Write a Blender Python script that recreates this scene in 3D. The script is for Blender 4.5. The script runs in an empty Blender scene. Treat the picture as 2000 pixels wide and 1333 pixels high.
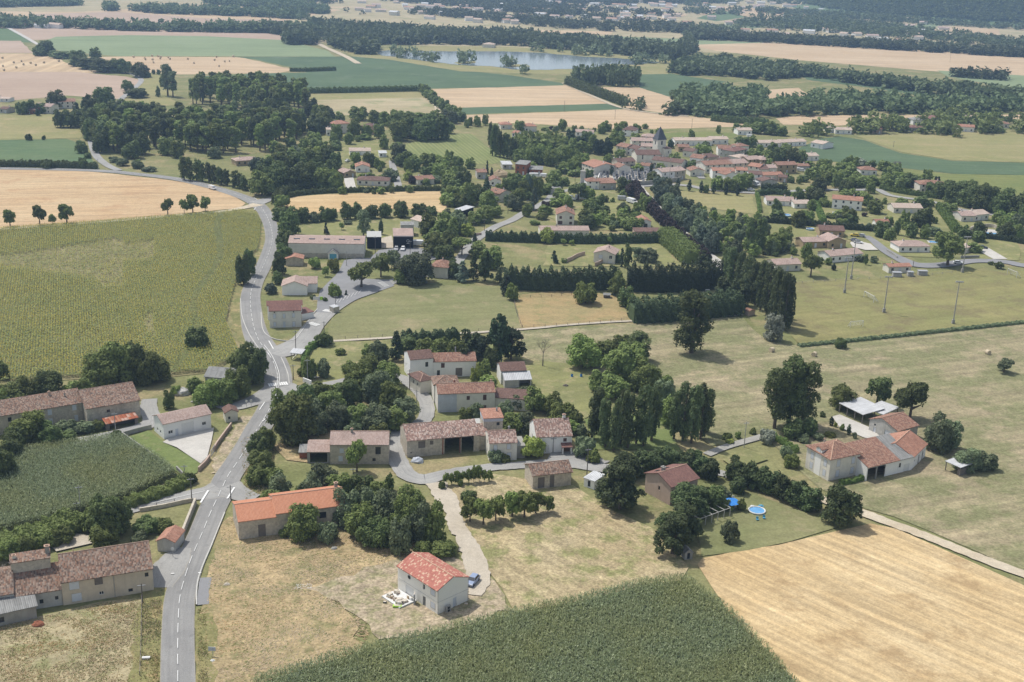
import bpy, math, random
import numpy as np
from mathutils import Vector, Matrix
rad = math.radians
scn = bpy.context.scene
# ------------------------------------------------------------------ camera, world, sun, exposure
CAM_H = 122.0
NAD = (780.0, 7400.0); HORIZON = -110.0      # nadir vanishing point and horizon of the photograph (2000 x 1333 px)
_n = np.array(NAD) - np.array([1000, 666.5]); _dn = np.linalg.norm(_n); _u = _n/_dn
_dh = 666.5 - HORIZON
FPX = math.sqrt(_dh*_dn); PITCH = math.atan(_dh/FPX); ROLL = math.atan2(-_u[0], _u[1])
cF = np.array([0, math.cos(PITCH), -math.sin(PITCH)])
_U0 = np.array([0, math.sin(PITCH), math.cos(PITCH)])
cR = math.cos(ROLL)*np.array([1., 0, 0]) + math.sin(ROLL)*_U0
cU = -math.sin(ROLL)*np.array([1., 0, 0]) + math.cos(ROLL)*_U0
cam = bpy.data.objects.new('camera', bpy.data.cameras.new('camera'))
scn.collection.objects.link(cam); scn.camera = cam
cam.data.lens = FPX/2000*36; cam.data.clip_start = 1; cam.data.clip_end = 20000
cam.matrix_world = Matrix(((cR[0], cU[0], -cF[0], 0), (cR[1], cU[1], -cF[1], 0), (cR[2], cU[2], -cF[2], CAM_H), (0, 0, 0, 1)))

SUN_EL, SUN_AZ = 60.0, 36.0   # shadows fall to the right, SUN_AZ degrees towards the camera
tosun = Vector((-math.cos(rad(SUN_AZ))*math.cos(rad(SUN_EL)), math.sin(rad(SUN_AZ))*math.cos(rad(SUN_EL)), math.sin(rad(SUN_EL))))
sun = bpy.data.objects.new('sun', bpy.data.lights.new('sun', 'SUN')); scn.collection.objects.link(sun)
sun.data.energy = 3.8; sun.data.angle = rad(0.5); sun.data.color = (1, 0.955, 0.88)
sun.rotation_euler = tosun.to_track_quat('Z', 'Y').to_euler()
w = bpy.data.worlds.new('World'); scn.world = w; w.use_nodes = True
sky = w.node_tree.nodes.new('ShaderNodeTexSky'); sky.sky_type = 'NISHITA'; sky.sun_disc = False
sky.sun_elevation = rad(SUN_EL); sky.sun_rotation = math.atan2(tosun.x, tosun.y)
sky.air_density = 1.2; sky.dust_density = 2.0
bg = w.node_tree.nodes['Background']; hsv = w.node_tree.nodes.new('ShaderNodeHueSaturation'); hsv.inputs['Saturation'].default_value = .55; w.node_tree.links.new(sky.outputs[0], hsv.inputs['Color']); w.node_tree.links.new(hsv.outputs[0], bg.inputs[0]); bg.inputs[1].default_value = 0.145
scn.view_settings.view_transform = 'Standard'; scn.view_settings.look = 'None'
scn.view_settings.gamma = 1; scn.view_settings.exposure = 0.06
scn.cycles.max_bounces = 5; scn.cycles.diffuse_bounces = 3; scn.cycles.volume_bounces = 0
scn.cycles.transparent_max_bounces = 8; scn.cycles.use_denoising = True

# ------------------------------------------------------------------ pixel to place
def G(px, py, z=0.0):
    d = cF*FPX + cR*(px-1000) - cU*(py-666.5)
    t = (z-CAM_H)/d[2]
    return np.array([d[0]*t, d[1]*t, z])
def scale_at(P):              # pixels (of 2000) per metre
    return FPX/float((np.array(P)-np.array([0, 0, CAM_H]))@cF)
def proj(P):
    v = np.array(P, float)-np.array([0, 0, CAM_H]); z = v@cF
    return 1000+FPX*(v@cR)/z, 666.5-FPX*(v@cU)/z
def inframe(P, m=40):
    x, y = proj(P); return -m < x < 2000+m and -m < y < 1333+m
def h_from_px(P, dy):         # height whose top stands dy px above the foot
    x0, y0 = proj(P); x1, y1 = proj((P[0], P[1], P[2]+5.0))
    k = (y0-y1)/5.0
    return dy/k*(1-0.0*dy)
rng = np.random.default_rng(7); random.seed(7)

# ------------------------------------------------------------------ object helpers
COL = scn.collection
LABELS = {}
def link(o): COL.objects.link(o); return o
def tag(o, label=None, cat=None, group=None, kind=None):
    if label: o['label'] = label
    if cat: o['category'] = cat
    if group: o['group'] = group
    if kind: o['kind'] = kind
    return o
def empty(name, loc, label=None, cat=None, group=None):
    o = bpy.data.objects.new(name, None); link(o); o.location = tuple(float(a) for a in loc); o.empty_display_size = .5
    return tag(o, label, cat, group)
def mesh(name, verts, faces, mats, parent=None, mi=None, uv=None, smooth=False):
    me = bpy.data.meshes.new(name); me.from_pydata([tuple(map(float, v)) for v in verts], [], faces)
    for m in (mats if isinstance(mats, (list, tuple)) else [mats]): me.materials.append(m)
    if mi is not None: me.polygons.foreach_set('material_index', mi)
    if uv is not None:
        l = me.uv_layers.new(name='UVMap'); l.data.foreach_set('uv', np.array(uv, dtype=np.float32).ravel())
    if smooth: me.polygons.foreach_set('use_smooth', [True]*len(me.polygons))
    me.update()
    o = bpy.data.objects.new(name, me); link(o)
    if parent: o.parent = parent
    return o
def quads_mesh(name, V, mats, mi=None, n=4):          # V: (k,n,3) loose polygons, fast
    V = np.asarray(V, dtype=np.float32); k = len(V)
    me = bpy.data.meshes.new(name)
    me.vertices.add(k*n); me.vertices.foreach_set('co', V.reshape(-1))
    me.loops.add(k*n); me.loops.foreach_set('vertex_index', np.arange(k*n, dtype=np.int32))
    me.polygons.add(k); me.polygons.foreach_set('loop_start', np.arange(0, k*n, n, dtype=np.int32))
    for m in mats: me.materials.append(m)
    if mi is not None: me.polygons.foreach_set('material_index', np.asarray(mi, dtype=np.int32))
    me.update(calc_edges=True)
    return me
class MB:                                              # collects shapes for ONE mesh object
    def __init__(s): s.v = []; s.f = []; s.m = []
    def add(s, v, f, m=0):
        b = len(s.v); s.v += [tuple(map(float, p)) for p in v]; s.f += [tuple(i+b for i in q) for q in f]; s.m += [m]*len(f); return s
    def box(s, c, size, ex=(1, 0), m=0, top=1.0):     # centre of the BASE, size, x-direction
        ex = np.array([ex[0], ex[1], 0.]); ex /= np.linalg.norm(ex); ey = np.array([-ex[1], ex[0], 0]); c = np.array(c, float)
        v = []
        for z, k in ((0, 1), (size[2], top)):
            for a, b in ((-1, -1), (1, -1), (1, 1), (-1, 1)):
                v.append(c+ex*a*size[0]/2*k+ey*b*size[1]/2*k+np.array([0, 0, z]))
        return s.add(v, [(3, 2, 1, 0), (4, 5, 6, 7), (0, 1, 5, 4), (1, 2, 6, 5), (2, 3, 7, 6), (3, 0, 4, 7)], m)
    def tube(s, p, q, r0, r1=None, n=6, m=0):
        r1 = r0 if r1 is None else r1
        p = Vector(p); q = Vector(q); d = (q-p).normalized(); a = d.orthogonal().normalized(); b = d.cross(a)
        v = []
        for c, r in ((p, r0), (q, r1)):
            for i in range(n):
                t = 2*math.pi*i/n; v.append(tuple(c+(a*math.cos(t)+b*math.sin(t))*r))
        f = [(i, (i+1) % n, n+(i+1) % n, n+i) for i in range(n)]+[tuple(range(n-1, -1, -1)), tuple(range(n, 2*n))]
        return s.add(v, f, m)
    def poly(s, pts, m=0): return s.add(pts, [tuple(range(len(pts)))], m)
    def build(s, name, mats, parent=None, smooth=False): return mesh(name, s.v, s.f, mats, parent, s.m, smooth=smooth)

# ------------------------------------------------------------------ materials
class NT:
    def __init__(s, name, rough=0.9, spec=0.2):
        s.mat = bpy.data.materials.new(name); s.mat.use_nodes = True; s.t = s.mat.node_tree; s.b = s.t.nodes['Principled BSDF']
        s.b.inputs['Roughness'].default_value = rough; s.b.inputs['Specular IOR Level'].default_value = spec
    def n(s, typ, **kw):
        nd = s.t.nodes.new(typ)
        for k, v in kw.items():
            if k.startswith('i_'):
                nd.inputs[k[2:].replace('_', ' ')].default_value = v
            else: setattr(nd, k, v)
        return nd
    def l(s, a, b): s.t.links.new(a, b)
    def noise(s, vec, scale, detail=3, rough=.55):
        nd = s.n('ShaderNodeTexNoise'); nd.inputs['Scale'].default_value = scale; nd.inputs['Detail'].default_value = detail; nd.inputs['Roughness'].default_value = rough
        s.l(vec, nd.inputs['Vector']); return nd.outputs[0]
    def ramp(s, fac, stops):
        nd = s.n('ShaderNodeValToRGB'); e = nd.color_ramp.elements
        while len(e) < len(stops): e.new(.5)
        for el, (p, c) in zip(e, stops): el.position = p; el.color = (*c, 1) if len(c) == 3 else c
        s.l(fac, nd.inputs[0]); return nd.outputs[0]
    def mix(s, fac, a, b, mode='MIX'):
        nd = s.n('ShaderNodeMix', data_type='RGBA', blend_type=mode)
        for sock, v in ((nd.inputs[0], fac), (nd.inputs[6], a), (nd.inputs[7], b)):
            if hasattr(v, 'is_linked'): s.l(v, sock)
            elif isinstance(v, (int, float)): sock.default_value = v
            else: sock.default_value = (*v, 1)
        return nd.outputs[2]
    def math(s, op, a, b=0.0, c=None):
        nd = s.n('ShaderNodeMath', operation=op)
        for sock, v in zip(nd.inputs, (a, b, c)):
            if v is None: continue
            if hasattr(v, 'is_linked'): s.l(v, sock)
            else: sock.default_value = v
        return nd.outputs[0]
    def mapr(s, v, a, b, c, d):
        nd = s.n('ShaderNodeMapRange'); s.l(v, nd.inputs[0])
        for i, x in enumerate((a, b, c, d)): nd.inputs[i+1].default_value = x
        return nd.outputs[0]
    def pos(s): return s.n('ShaderNodeNewGeometry').outputs['Position']
    def obj(s): return s.n('ShaderNodeTexCoord').outputs['Object']
    def rotscale(s, vec, ang, sc):
        nd = s.n('ShaderNodeMapping', vector_type='POINT'); s.l(vec, nd.inputs[0]); nd.inputs['Rotation'].default_value = (0, 0, -ang); 
        m2 = s.n('ShaderNodeVectorMath', operation='MULTIPLY'); s.l(nd.outputs[0], m2.inputs[0]); m2.inputs[1].default_value = sc
        return m2.outputs[0]
    def col(s, c): s.l(c, s.b.inputs['Base Color'])
    def bump(s, h, strength=.3, dist=.1):
        nd = s.n('ShaderNodeBump'); nd.inputs['Strength'].default_value = strength; nd.inputs['Distance'].default_value = dist
        s.l(h, nd.inputs['Height']); s.l(nd.outputs[0], s.b.inputs['Normal'])
def mul(c, k): return tuple(min(1, a*k) for a in c)
def plain(name, c, rough=.7, var=.12, scale=2.0, metal=0, spec=.3):
    t = NT(name, rough, spec); n = t.noise(t.obj(), scale, 4)
    t.col(t.ramp(n, [(.3, mul(c, 1-var)), (.7, mul(c, 1+var))])); t.b.inputs['Metallic'].default_value = metal
    return t.mat
def field_mat(name, c1, c2, c3=None, ang=0.0, sw=3.0, ss=.35, patch=25.0, c3amt=.5, grain=.25, gs=3.0, row=0.0, rowc=None, rows=.5, tracks=0.0, trk=.3):
    """c1/c2: base tones, c3: patches, ang: direction the stripes run, sw: stripe width, row: crop row spacing"""
    t = NT(name, .95, .05); p = t.pos()
    big = t.noise(p, 1/patch, 5, .6)
    c = t.mix(t.mapr(big, .35, .65, 0, 1), c1, c2)
    st = t.noise(t.rotscale(p, ang, (1/sw*.045, 1/sw, 0)), 1.0, 4, .65)
    c = t.mix(ss, c, t.ramp(st, [(.3, (.32, .32, .32)), (.5, (.5, .5, .5)), (.7, (.72, .72, .70))]), 'OVERLAY')
    if c3:
        n3 = t.noise(p, 1/patch*2.3, 6, .7); c = t.mix(t.mapr(n3, .62-c3amt*.2, .74-c3amt*.2, 0, .8), c, c3)
    if row:
        wv = t.n('ShaderNodeTexWave', wave_type='BANDS', bands_direction='Y'); wv.inputs['Scale'].default_value = 1/row/3.1416*1.0
        wv.inputs['Distortion'].default_value = .6; wv.inputs['Detail'].default_value = 1
        t.l(t.rotscale(p, ang, (.2, 1, 1)), wv.inputs['Vector'])
        c = t.mix(t.mapr(wv.outputs[1], .3, .7, 0, rows), c, rowc or mul(c1, .6))
    if tracks:
        wv = t.n('ShaderNodeTexWave', wave_type='BANDS', bands_direction='Y'); wv.inputs['Scale'].default_value = 1/tracks/3.1416
        wv.inputs['Distortion'].default_value = 3.0; wv.inputs['Detail'].default_value = 3; wv.inputs['Detail Scale'].default_value = .35
        t.l(t.rotscale(p, ang, (.25, 1, 1)), wv.outputs[0].node.inputs['Vector'])
        c = t.mix(t.mapr(wv.outputs[1], .86, .97, 0, trk), c, mul(c1, 1.4))
    g = t.noise(p, gs, 5, .75); g2 = t.noise(p, gs*.25, 4, .7)
    c = t.mix(grain, c, t.ramp(g, [(.3, (.25, .25, .25)), (.7, (.75, .75, .75))]), 'OVERLAY')
    c = t.mix(grain*.8, c, t.ramp(g2, [(.3, (.3, .3, .3)), (.7, (.7, .7, .7))]), 'OVERLAY')
    t.col(c); t.bump(g, .4, .15)
    return t.mat
def dirang(a, b):          # ground direction between two pixels
    A, B = G(*a), G(*b); return math.atan2(B[1]-A[1], B[0]-A[0])
def leaf_mat(name, c, var=.35, tr=.25):
    t = NT(name, .75, .25); oi = t.n('ShaderNodeObjectInfo'); p = t.pos()
    n = t.noise(p, .55, 4, .7)
    c1 = t.ramp(n, [(.3, mul(c, 1-var)), (.55, c), (.75, mul(c, 1+var*1.2))])
    hs = t.n('ShaderNodeHueSaturation'); t.l(c1, hs.inputs['Color'])
    t.l(t.mapr(oi.outputs['Random'], 0, 1, .492, .522), hs.inputs['Hue']); t.l(t.mapr(oi.outputs['Random'], 0, 1, .62, 1.35), hs.inputs['Value'])
    hs.inputs['Saturation'].default_value = 1.0
    t.col(hs.outputs[0])
    ts = t.n('ShaderNodeBsdfTranslucent'); t.l(hs.outputs[0], ts.inputs[0]); mx = t.n('ShaderNodeMixShader'); mx.inputs[0].default_value = tr
    out = t.t.nodes['Material Output']; t.l(t.b.outputs[0], mx.inputs[1]); t.l(ts.outputs[0], mx.inputs[2]); t.l(mx.outputs[0], out.inputs[0])
    return t.mat
def roof_mat(name, cols, tw=.22, th=.38, bump=.6, patch=.35, rough=.85):
    """canal tiles: u along the eave, v down the slope, both in metres"""
    t = NT(name, rough, .15); uv = t.n('ShaderNodeUVMap').outputs[0]
    sp = t.n('ShaderNodeSeparateXYZ'); t.l(uv, sp.inputs[0])
    iu = t.math('FLOOR', t.math('DIVIDE', sp.outputs[0], tw)); iv = t.math('FLOOR', t.math('DIVIDE', sp.outputs[1], th))
    cb = t.n('ShaderNodeCombineXYZ'); t.l(iu, cb.inputs[0]); t.l(iv, cb.inputs[1])
    wn = t.n('ShaderNodeTexWhiteNoise', noise_dimensions='2D'); t.l(cb.outputs[0], wn.inputs['Vector'])
    n = len(cols); c = t.ramp(wn.outputs[0], [(i/n, c) for i, c in enumerate(cols)]); 
    for nd in t.t.nodes:
        if nd.type == 'VALTORGB': nd.color_ramp.interpolation = 'CONSTANT'
    pn = t.noise(t.pos(), .35, 5, .7)
    c = t.mix(patch, c, t.ramp(pn, [(.3, (.28, .27, .27)), (.7, (.7, .7, .7))]), 'OVERLAY')
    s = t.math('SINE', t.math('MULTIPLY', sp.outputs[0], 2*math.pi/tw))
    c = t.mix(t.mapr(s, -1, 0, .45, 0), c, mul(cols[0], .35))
    t.col(c); t.bump(s, bump, .06)
    return t.mat
def wall_mat(name, c, dirt=.35, stone=0.0, scale=.6):
    t = NT(name, .92, .1); o = t.obj()
    n = t.noise(o, scale, 5, .65); n2 = t.noise(t.rotscale(o, 0, (2.5, 2.5, .35)), 1.0, 4, .6)
    col = t.mix(t.mapr(n, .35, .7, 0, 1), c, mul(c, 1-dirt*.6))
    col = t.mix(t.mapr(n2, .5, .75, 0, dirt), col, mul(c, .62))
    if stone:
        v = t.n('ShaderNodeTexVoronoi'); v.inputs['Scale'].default_value = 2.6; t.l(o, v.inputs['Vector'])
        
        bw = t.n('ShaderNodeRGBToBW'); t.l(v.outputs['Color'], bw.inputs[0]); col = t.mix(stone*.5, col, t.ramp(bw.outputs[0], [(.2, (.3, .29, .28)), (.8, (.68, .67, .63))]), 'OVERLAY')
    t.col(col); t.bump(t.noise(o, 6, 4), .25, .03)
    return t.mat
M = {}
# walls
M['cream'] = wall_mat('cream_render', (.72, .69, .61), .25); M['white'] = wall_mat('white_render', (.84, .83, .80), .12); M['newwall'] = wall_mat('new_grey_render', (.82, .80, .74), .06)
M['beige'] = wall_mat('beige_render', (.60, .52, .41), .3); M['stone'] = wall_mat('old_stone', (.54, .49, .41), .45, .6); M['grey'] = wall_mat('grey_render', (.52, .51, .48), .5)
M['brick'] = wall_mat('red_brick', (.32, .13, .08), .4, .4); M['darkwall'] = wall_mat('dark_cladding', (.012, .013, .02), .2); M['blue'] = wall_mat('bluish_render', (.52, .55, .60), .3)
M['tan'] = wall_mat('tan_render', (.42, .33, .21), .3); M['concrete'] = wall_mat('concrete', (.36, .35, .32), .5); M['pinkwall'] = wall_mat('pink_cement', (.50, .385, .315), .3)
# roofs
M['old'] = roof_mat('old_canal_tiles', [(0.21, 0.135, 0.1), (0.31, 0.215, 0.165), (0.38, 0.285, 0.225), (0.15, 0.105, 0.085), (0.31, 0.185, 0.13), (0.26, 0.21, 0.175)], .26, .42, .7)
M['oldpink'] = roof_mat('mottled_pink_tiles', [(0.34, 0.225, 0.185), (0.46, 0.34, 0.285), (0.26, 0.175, 0.15), (0.5, 0.4, 0.345), (0.33, 0.205, 0.165), (0.2, 0.145, 0.125)], .30, .5, .7)
M['rust'] = roof_mat('reddish_old_tiles', [(0.32, 0.175, 0.125), (0.27, 0.145, 0.105), (0.37, 0.215, 0.155), (0.24, 0.14, 0.11), (0.4, 0.26, 0.195)], .24, .42, .6)
M['pink'] = roof_mat('pale_pink_tiles', [(0.42, 0.31, 0.265), (0.48, 0.37, 0.32), (0.38, 0.275, 0.235), (0.44, 0.34, 0.3)], .24, .4, .45)
M['pale'] = roof_mat('pale_straw_tiles', [(0.52, 0.42, 0.35), (0.56, 0.46, 0.39), (0.48, 0.38, 0.31)], .24, .4, .4)
M['orange'] = roof_mat('bright_orange_tiles', [(0.56, 0.255, 0.155), (0.58, 0.275, 0.17), (0.53, 0.24, 0.145)], .28, .40, .6, .1)
M['orange2'] = roof_mat('orange_tiles', [(0.42, 0.22, 0.155), (0.46, 0.26, 0.19), (0.39, 0.2, 0.14), (0.33, 0.18, 0.13)], .24, .4, .5)
M['newred'] = roof_mat('red_and_straw_tiles', [(0.44, 0.175, 0.135), (0.4, 0.155, 0.12), (0.5, 0.22, 0.165), (0.46, 0.19, 0.15), (0.42, 0.165, 0.125), (0.62, 0.43, 0.31)], .3, .42, .4, .05)
M['brown'] = roof_mat('brown_tiles', [(.17, .105, .085), (.20, .125, .10), (.15, .095, .08), (.22, .14, .12)], .24, .4, .5)
M['plum'] = roof_mat('dark_red_tiles', [(0.23, 0.125, 0.105), (0.26, 0.145, 0.12), (0.2, 0.11, 0.095)], .24, .4, .5)
M['fibre'] = roof_mat('grey_fibre_cement', [(.27, .27, .26), (.30, .30, .29), (.24, .24, .23)], .35, 2.4, .5)
M['sheet'] = roof_mat('pale_metal_sheet', [(.50, .51, .52), (.54, .55, .56)], .5, 4.0, .4, .4, .6)
M['rustsheet'] = roof_mat('rusty_sheet', [(.36, .13, .07), (.40, .19, .12), (.33, .11, .06), (.45, .30, .24)], .9, 1.4, .5)
M['flat'] = plain('flat_roof', (.40, .40, .38)); M['ridge'] = plain('ridge_tiles', (.50, .32, .23), .9, .25, 1.5)
M['ridgeold'] = plain('old_ridge_tiles', (.42, .29, .22), .9, .3, 1.5)
# trims
M['glass'] = plain('dark_window_glass', (.03, .035, .045), .15, .1, 1, spec=.6); M['frame'] = plain('white_frame', (.62, .62, .60)); M['shut'] = plain('pale_grey_shutter', (.56, .59, .64), .6, .05)
M['shutbr'] = plain('brown_shutter', (.10, .055, .045)); M['doorbr'] = plain('brown_door', (.16, .09, .05)); M['garage'] = plain('white_garage_door', (.68, .68, .66), .5, .04)
M['darkhole'] = plain('dark_opening', (.02, .018, .016)); M['metal'] = plain('grey_metal', (.32, .33, .34), .5); M['pole'] = plain('weathered_pole', (.13, .115, .10), .9); M['cpole'] = plain('concrete_pole', (.36, .35, .33))
M['woodgrey'] = plain('grey_wood', (.17, .15, .135)); M['trunk'] = plain('bark', (.13, .105, .08), .95, .3, 3); M['paleTrunk'] = plain('pale_bark', (.30, .27, .23), .95, .3, 3)
M['bluedoor'] = plain('blue_panel', (.10, .34, .50)); M['black'] = plain('black_plastic', (.02, .02, .022), .5); M['kerb'] = plain('pale_kerb', (.45, .44, .41))
# ------------------------------------------------------------------ ground, fields, water
def sheet(name, pts, mat, z, kind='structure', label=None, jit=.5, step=9.0):
    P = [G(*p)[:2] for p in pts]; out = []
    for i in range(len(P)):
        a = np.array(P[i]); b = np.array(P[(i+1) % len(P)]); d = np.linalg.norm(b-a)
        st = step*max(1, d/200); k = max(1, int(d/st)); nrm = np.array([-(b-a)[1], (b-a)[0]])/max(d, .01)
        for j in range(k):
            out.append(a+(b-a)*j/k+(nrm*rng.normal(0, jit) if j else 0))
    v = [(q[0], q[1], z) for q in out]
    o = mesh(name, v, [tuple(range(len(v)))], mat); o['kind'] = kind
    if label: o['label'] = label
    n = o.data.polygons[0].normal
    if n.z < 0: o.data.flip_normals()
    return o
def catmull(P, n=6):
    P = [np.array(p, float) for p in P]; P = [2*P[0]-P[1]]+P+[2*P[-1]-P[-2]]; out = []
    for i in range(1, len(P)-2):
        for j in range(n):
            t = j/n
            out.append(.5*((2*P[i])+(-P[i-1]+P[i+1])*t+(2*P[i-1]-5*P[i]+4*P[i+1]-P[i+2])*t*t+(-P[i-1]+3*P[i]-3*P[i+1]+P[i+2])*t**3))
    out.append(P[-2]); return out
def strip(name, line, z, mat, kind='structure', jit=0.0):       # line: world points (x, y, width)
    v = []; f = []; uv = []; L = 0
    for i, p in enumerate(line):
        a = line[max(i-1, 0)]; b = line[min(i+1, len(line)-1)]; d = np.array([b[0]-a[0], b[1]-a[1]]); d /= np.linalg.norm(d)+1e-9; n = np.array([-d[1], d[0]])
        wv = p[2]/2; j1, j2 = (rng.normal(0, jit, 2) if jit else (0, 0))
        v += [(p[0]+n[0]*(wv+j1), p[1]+n[1]*(wv+j1), z), (p[0]-n[0]*(wv+j2), p[1]-n[1]*(wv+j2), z)]
        if i: f.append((2*i-2, 2*i-1, 2*i+1, 2*i))
    uvv = []
    acc = [0]
    for i in range(1, len(line)): acc.append(acc[-1]+math.dist(line[i][:2], line[i-1][:2]))
    for i in range(1, len(line)): uvv += [(0, acc[i-1]), (1, acc[i-1]), (1, acc[i]), (0, acc[i])]
    o = mesh(name, v, f, mat, uv=uvv); o['kind'] = kind
    return o
def wline(pts, wd=None, n=6):          # pixel points (x, y[, width m]) to a smooth world line
    W = []
    for p in pts:
        g = G(p[0], p[1]); W.append((g[0], g[1], p[2] if len(p) > 2 else wd))
    return catmull(W, n)
DRY = (.34, .27, .155); GRASS = (.17, .185, .075); OLIVE = (.22, .215, .10)
g0 = field_mat('meadow_ground', (.215, .205, .10), (.155, .17, .07), (.30, .245, .14), 0.1, 6, .3, 45, .6, .45, 1.2)
gm = mesh('ground', [(-9000, -400, 0), (9000, -400, 0), (9000, 11000, 0), (-9000, 11000, 0)], [(0, 1, 2, 3)], g0); gm['kind'] = 'structure'
WHEAT = ((.46, .31, .165), (.53, .385, .22))
fm = {}
fm['wheat_near'] = field_mat('cut_wheat_stubble', (.43, .315, .17), (.50, .39, .235), (.34, .24, .13), dirang((1650, 1150), (1990, 1300)), 1.7, .85, 30, .5, .4, 2.5, tracks=6.0)
fm['wheat_left'] = field_mat('wheat_left_stubble', (.42, .295, .175), (.47, .355, .22), (.39, .255, .15), dirang((100, 400), (400, 392)), 3.5, .55, 40, .4, .3, 1.5, tracks=9.0)
fm['wheat_mid'] = field_mat('wheat_mid_stubble', (.42, .30, .16), (.48, .36, .21), None, dirang((600, 395), (860, 390)), 3, .5, 30, .4, .25, 1.5, tracks=8)
fm['wheat_far'] = field_mat('wheat_far_stubble', (.43, .32, .205), (.48, .37, .25), None, dirang((1000, 235), (1300, 240)), 8, .4, 80, .4, .2, .6)
fm['wheat_fl'] = field_mat('wheat_far_left', (.42, .31, .195), (.49, .38, .25), None, dirang((20, 135), (100, 108)), 9, .5, 60, .4, .2, .6, tracks=22)
fm['plow'] = field_mat('ploughed_pinkish', (.36, .27, .205), (.41, .315, .245), None, dirang((0, 160), (200, 160)), 6, .2, 90, .3, .15, .8)
fm['green_d'] = field_mat('far_dark_green_crop', (.082, .122, .070), (.105, .15, .083), (.14, .175, .115), dirang((600, 150), (1000, 160)), 5, .3, 70, .3, .2, .7)
fm['green_l'] = field_mat('far_light_green_crop', (.19, .235, .13), (.225, .27, .155), None, dirang((100, 90), (600, 95)), 10, .3, 110, .3, .2, .6)
fm['green_m'] = field_mat('left_green_crop', (.10, .15, .075), (.125, .17, .085), (.15, .185, .11), dirang((0, 290), (150, 295)), 3, .3, 40, .3, .2, 1.0)
fm['tan'] = field_mat('far_tan_meadow', (.33, .28, .17), (.40, .34, .22), (.22, .24, .12), 0.0, 8, .3, 70, .5, .2, .7)
fm['olive'] = field_mat('olive_meadow', (.23, .225, .10), (.28, .25, .125), (.33, .27, .15), .2, 5, .25, 40, .4, .3, 1.4)
fm['meadow'] = field_mat('hay_meadow', (.235, .215, .125), (.31, .258, .17), (.165, .175, .085), dirang((1500, 760), (1990, 700)), 3.6, .75, 38, .9, .55, 1.6, tracks=6.5, trk=.2)
fm['meadow2'] = field_mat('hay_meadow_near', (.33, .265, .155), (.36, .30, .185), (.19, .20, .08), dirang((1000, 980), (1250, 1120)), 2.2, .65, 16, .7, .7, 2.0)
fm['pitch'] = field_mat('football_grass', (.20, .20, .085), (.24, .22, .10), (.18, .155, .085), dirang((1560, 640), (1990, 590)), 6, .4, 30, .6, .3, 1.3)
fm['meadow3'] = field_mat('centre_green_meadow', (.175, .185, .085), (.225, .215, .11), (.285, .245, .145), .3, 5, .3, 35, .4, .32, 1.6)
fm['paddock'] = field_mat('dry_paddock', (.34, .25, .13), (.28, .235, .12), (.22, .21, .095), .1, 3, .2, 14, .5, .35, 1.6)
fm['lawn'] = field_mat('garden_lawn', (.18, .185, .085), (.235, .235, .10), (.33, .28, .16), .5, 3, .2, 18, .5, .3, 2)
fm['greenlawn'] = field_mat('green_lawn', (.135, .175, .06), (.17, .20, .08), (.25, .235, .12), .5, 3, .2, 12, .3, .3, 2)
fm['dry'] = field_mat('golden_dry_grass', (.37, .285, .165), (.31, .245, .14), (.175, .17, .08), .5, 2.2, .5, 13, .65, .6, 1.6)
fm['dirt'] = field_mat('bare_plot_earth', (.385, .315, .225), (.32, .265, .185), (.20, .195, .10), .4, 2, .4, 7, .8, .75, 1.8)
fm['stubble'] = field_mat('rough_stubble', (.35, .295, .185), (.31, .27, .165), (.20, .205, .095), dirang((20, 1300), (260, 1200)), 1.6, .5, 14, .7, .6, 3.0)
fm['verge'] = field_mat('roadside_verge', (.16, .17, .07), (.24, .21, .10), (.36, .28, .15), .2, 2, .3, 9, .5, .5, 2.5)
fm['vine'] = field_mat('vineyard_rows', (.19, .215, .085), (.24, .25, .11), None, dirang((900, 270), (960, 315)), 3, .3, 30, .3, .3, 1.5, row=2.6, rowc=(.12, .15, .06))
fm['soil'] = field_mat('crop_soil_green', (.055, .065, .028), (.07, .078, .035), None, 0, 3, .2, 20, .3, .3, 2)
fm['sunsoil'] = field_mat('sunflower_ground', (.20, .185, .09), (.27, .235, .13), None, 0, 3, .2, 20, .3, .3, 2)
fm['yellowgreen'] = field_mat('far_sunflower', (.145, .175, .065), (.19, .20, .075), None, 0, 3, .3, 30, .3, .3, 1.0)
fm['gravel'] = field_mat('pale_gravel', (.42, .37, .295), (.47, .42, .345), None, 0, 2, .1, 6, .3, .3, 4)
fm['white_gravel'] = field_mat('white_gravel', (.50, .48, .44), (.44, .42, .385), None, 0, 2, .1, 6, .3, .2, 4)
fm['track'] = field_mat('dirt_track', (.44, .37, .27), (.50, .44, .34), None, 0, 2, .2, 8, .3, .3, 3)
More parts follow.
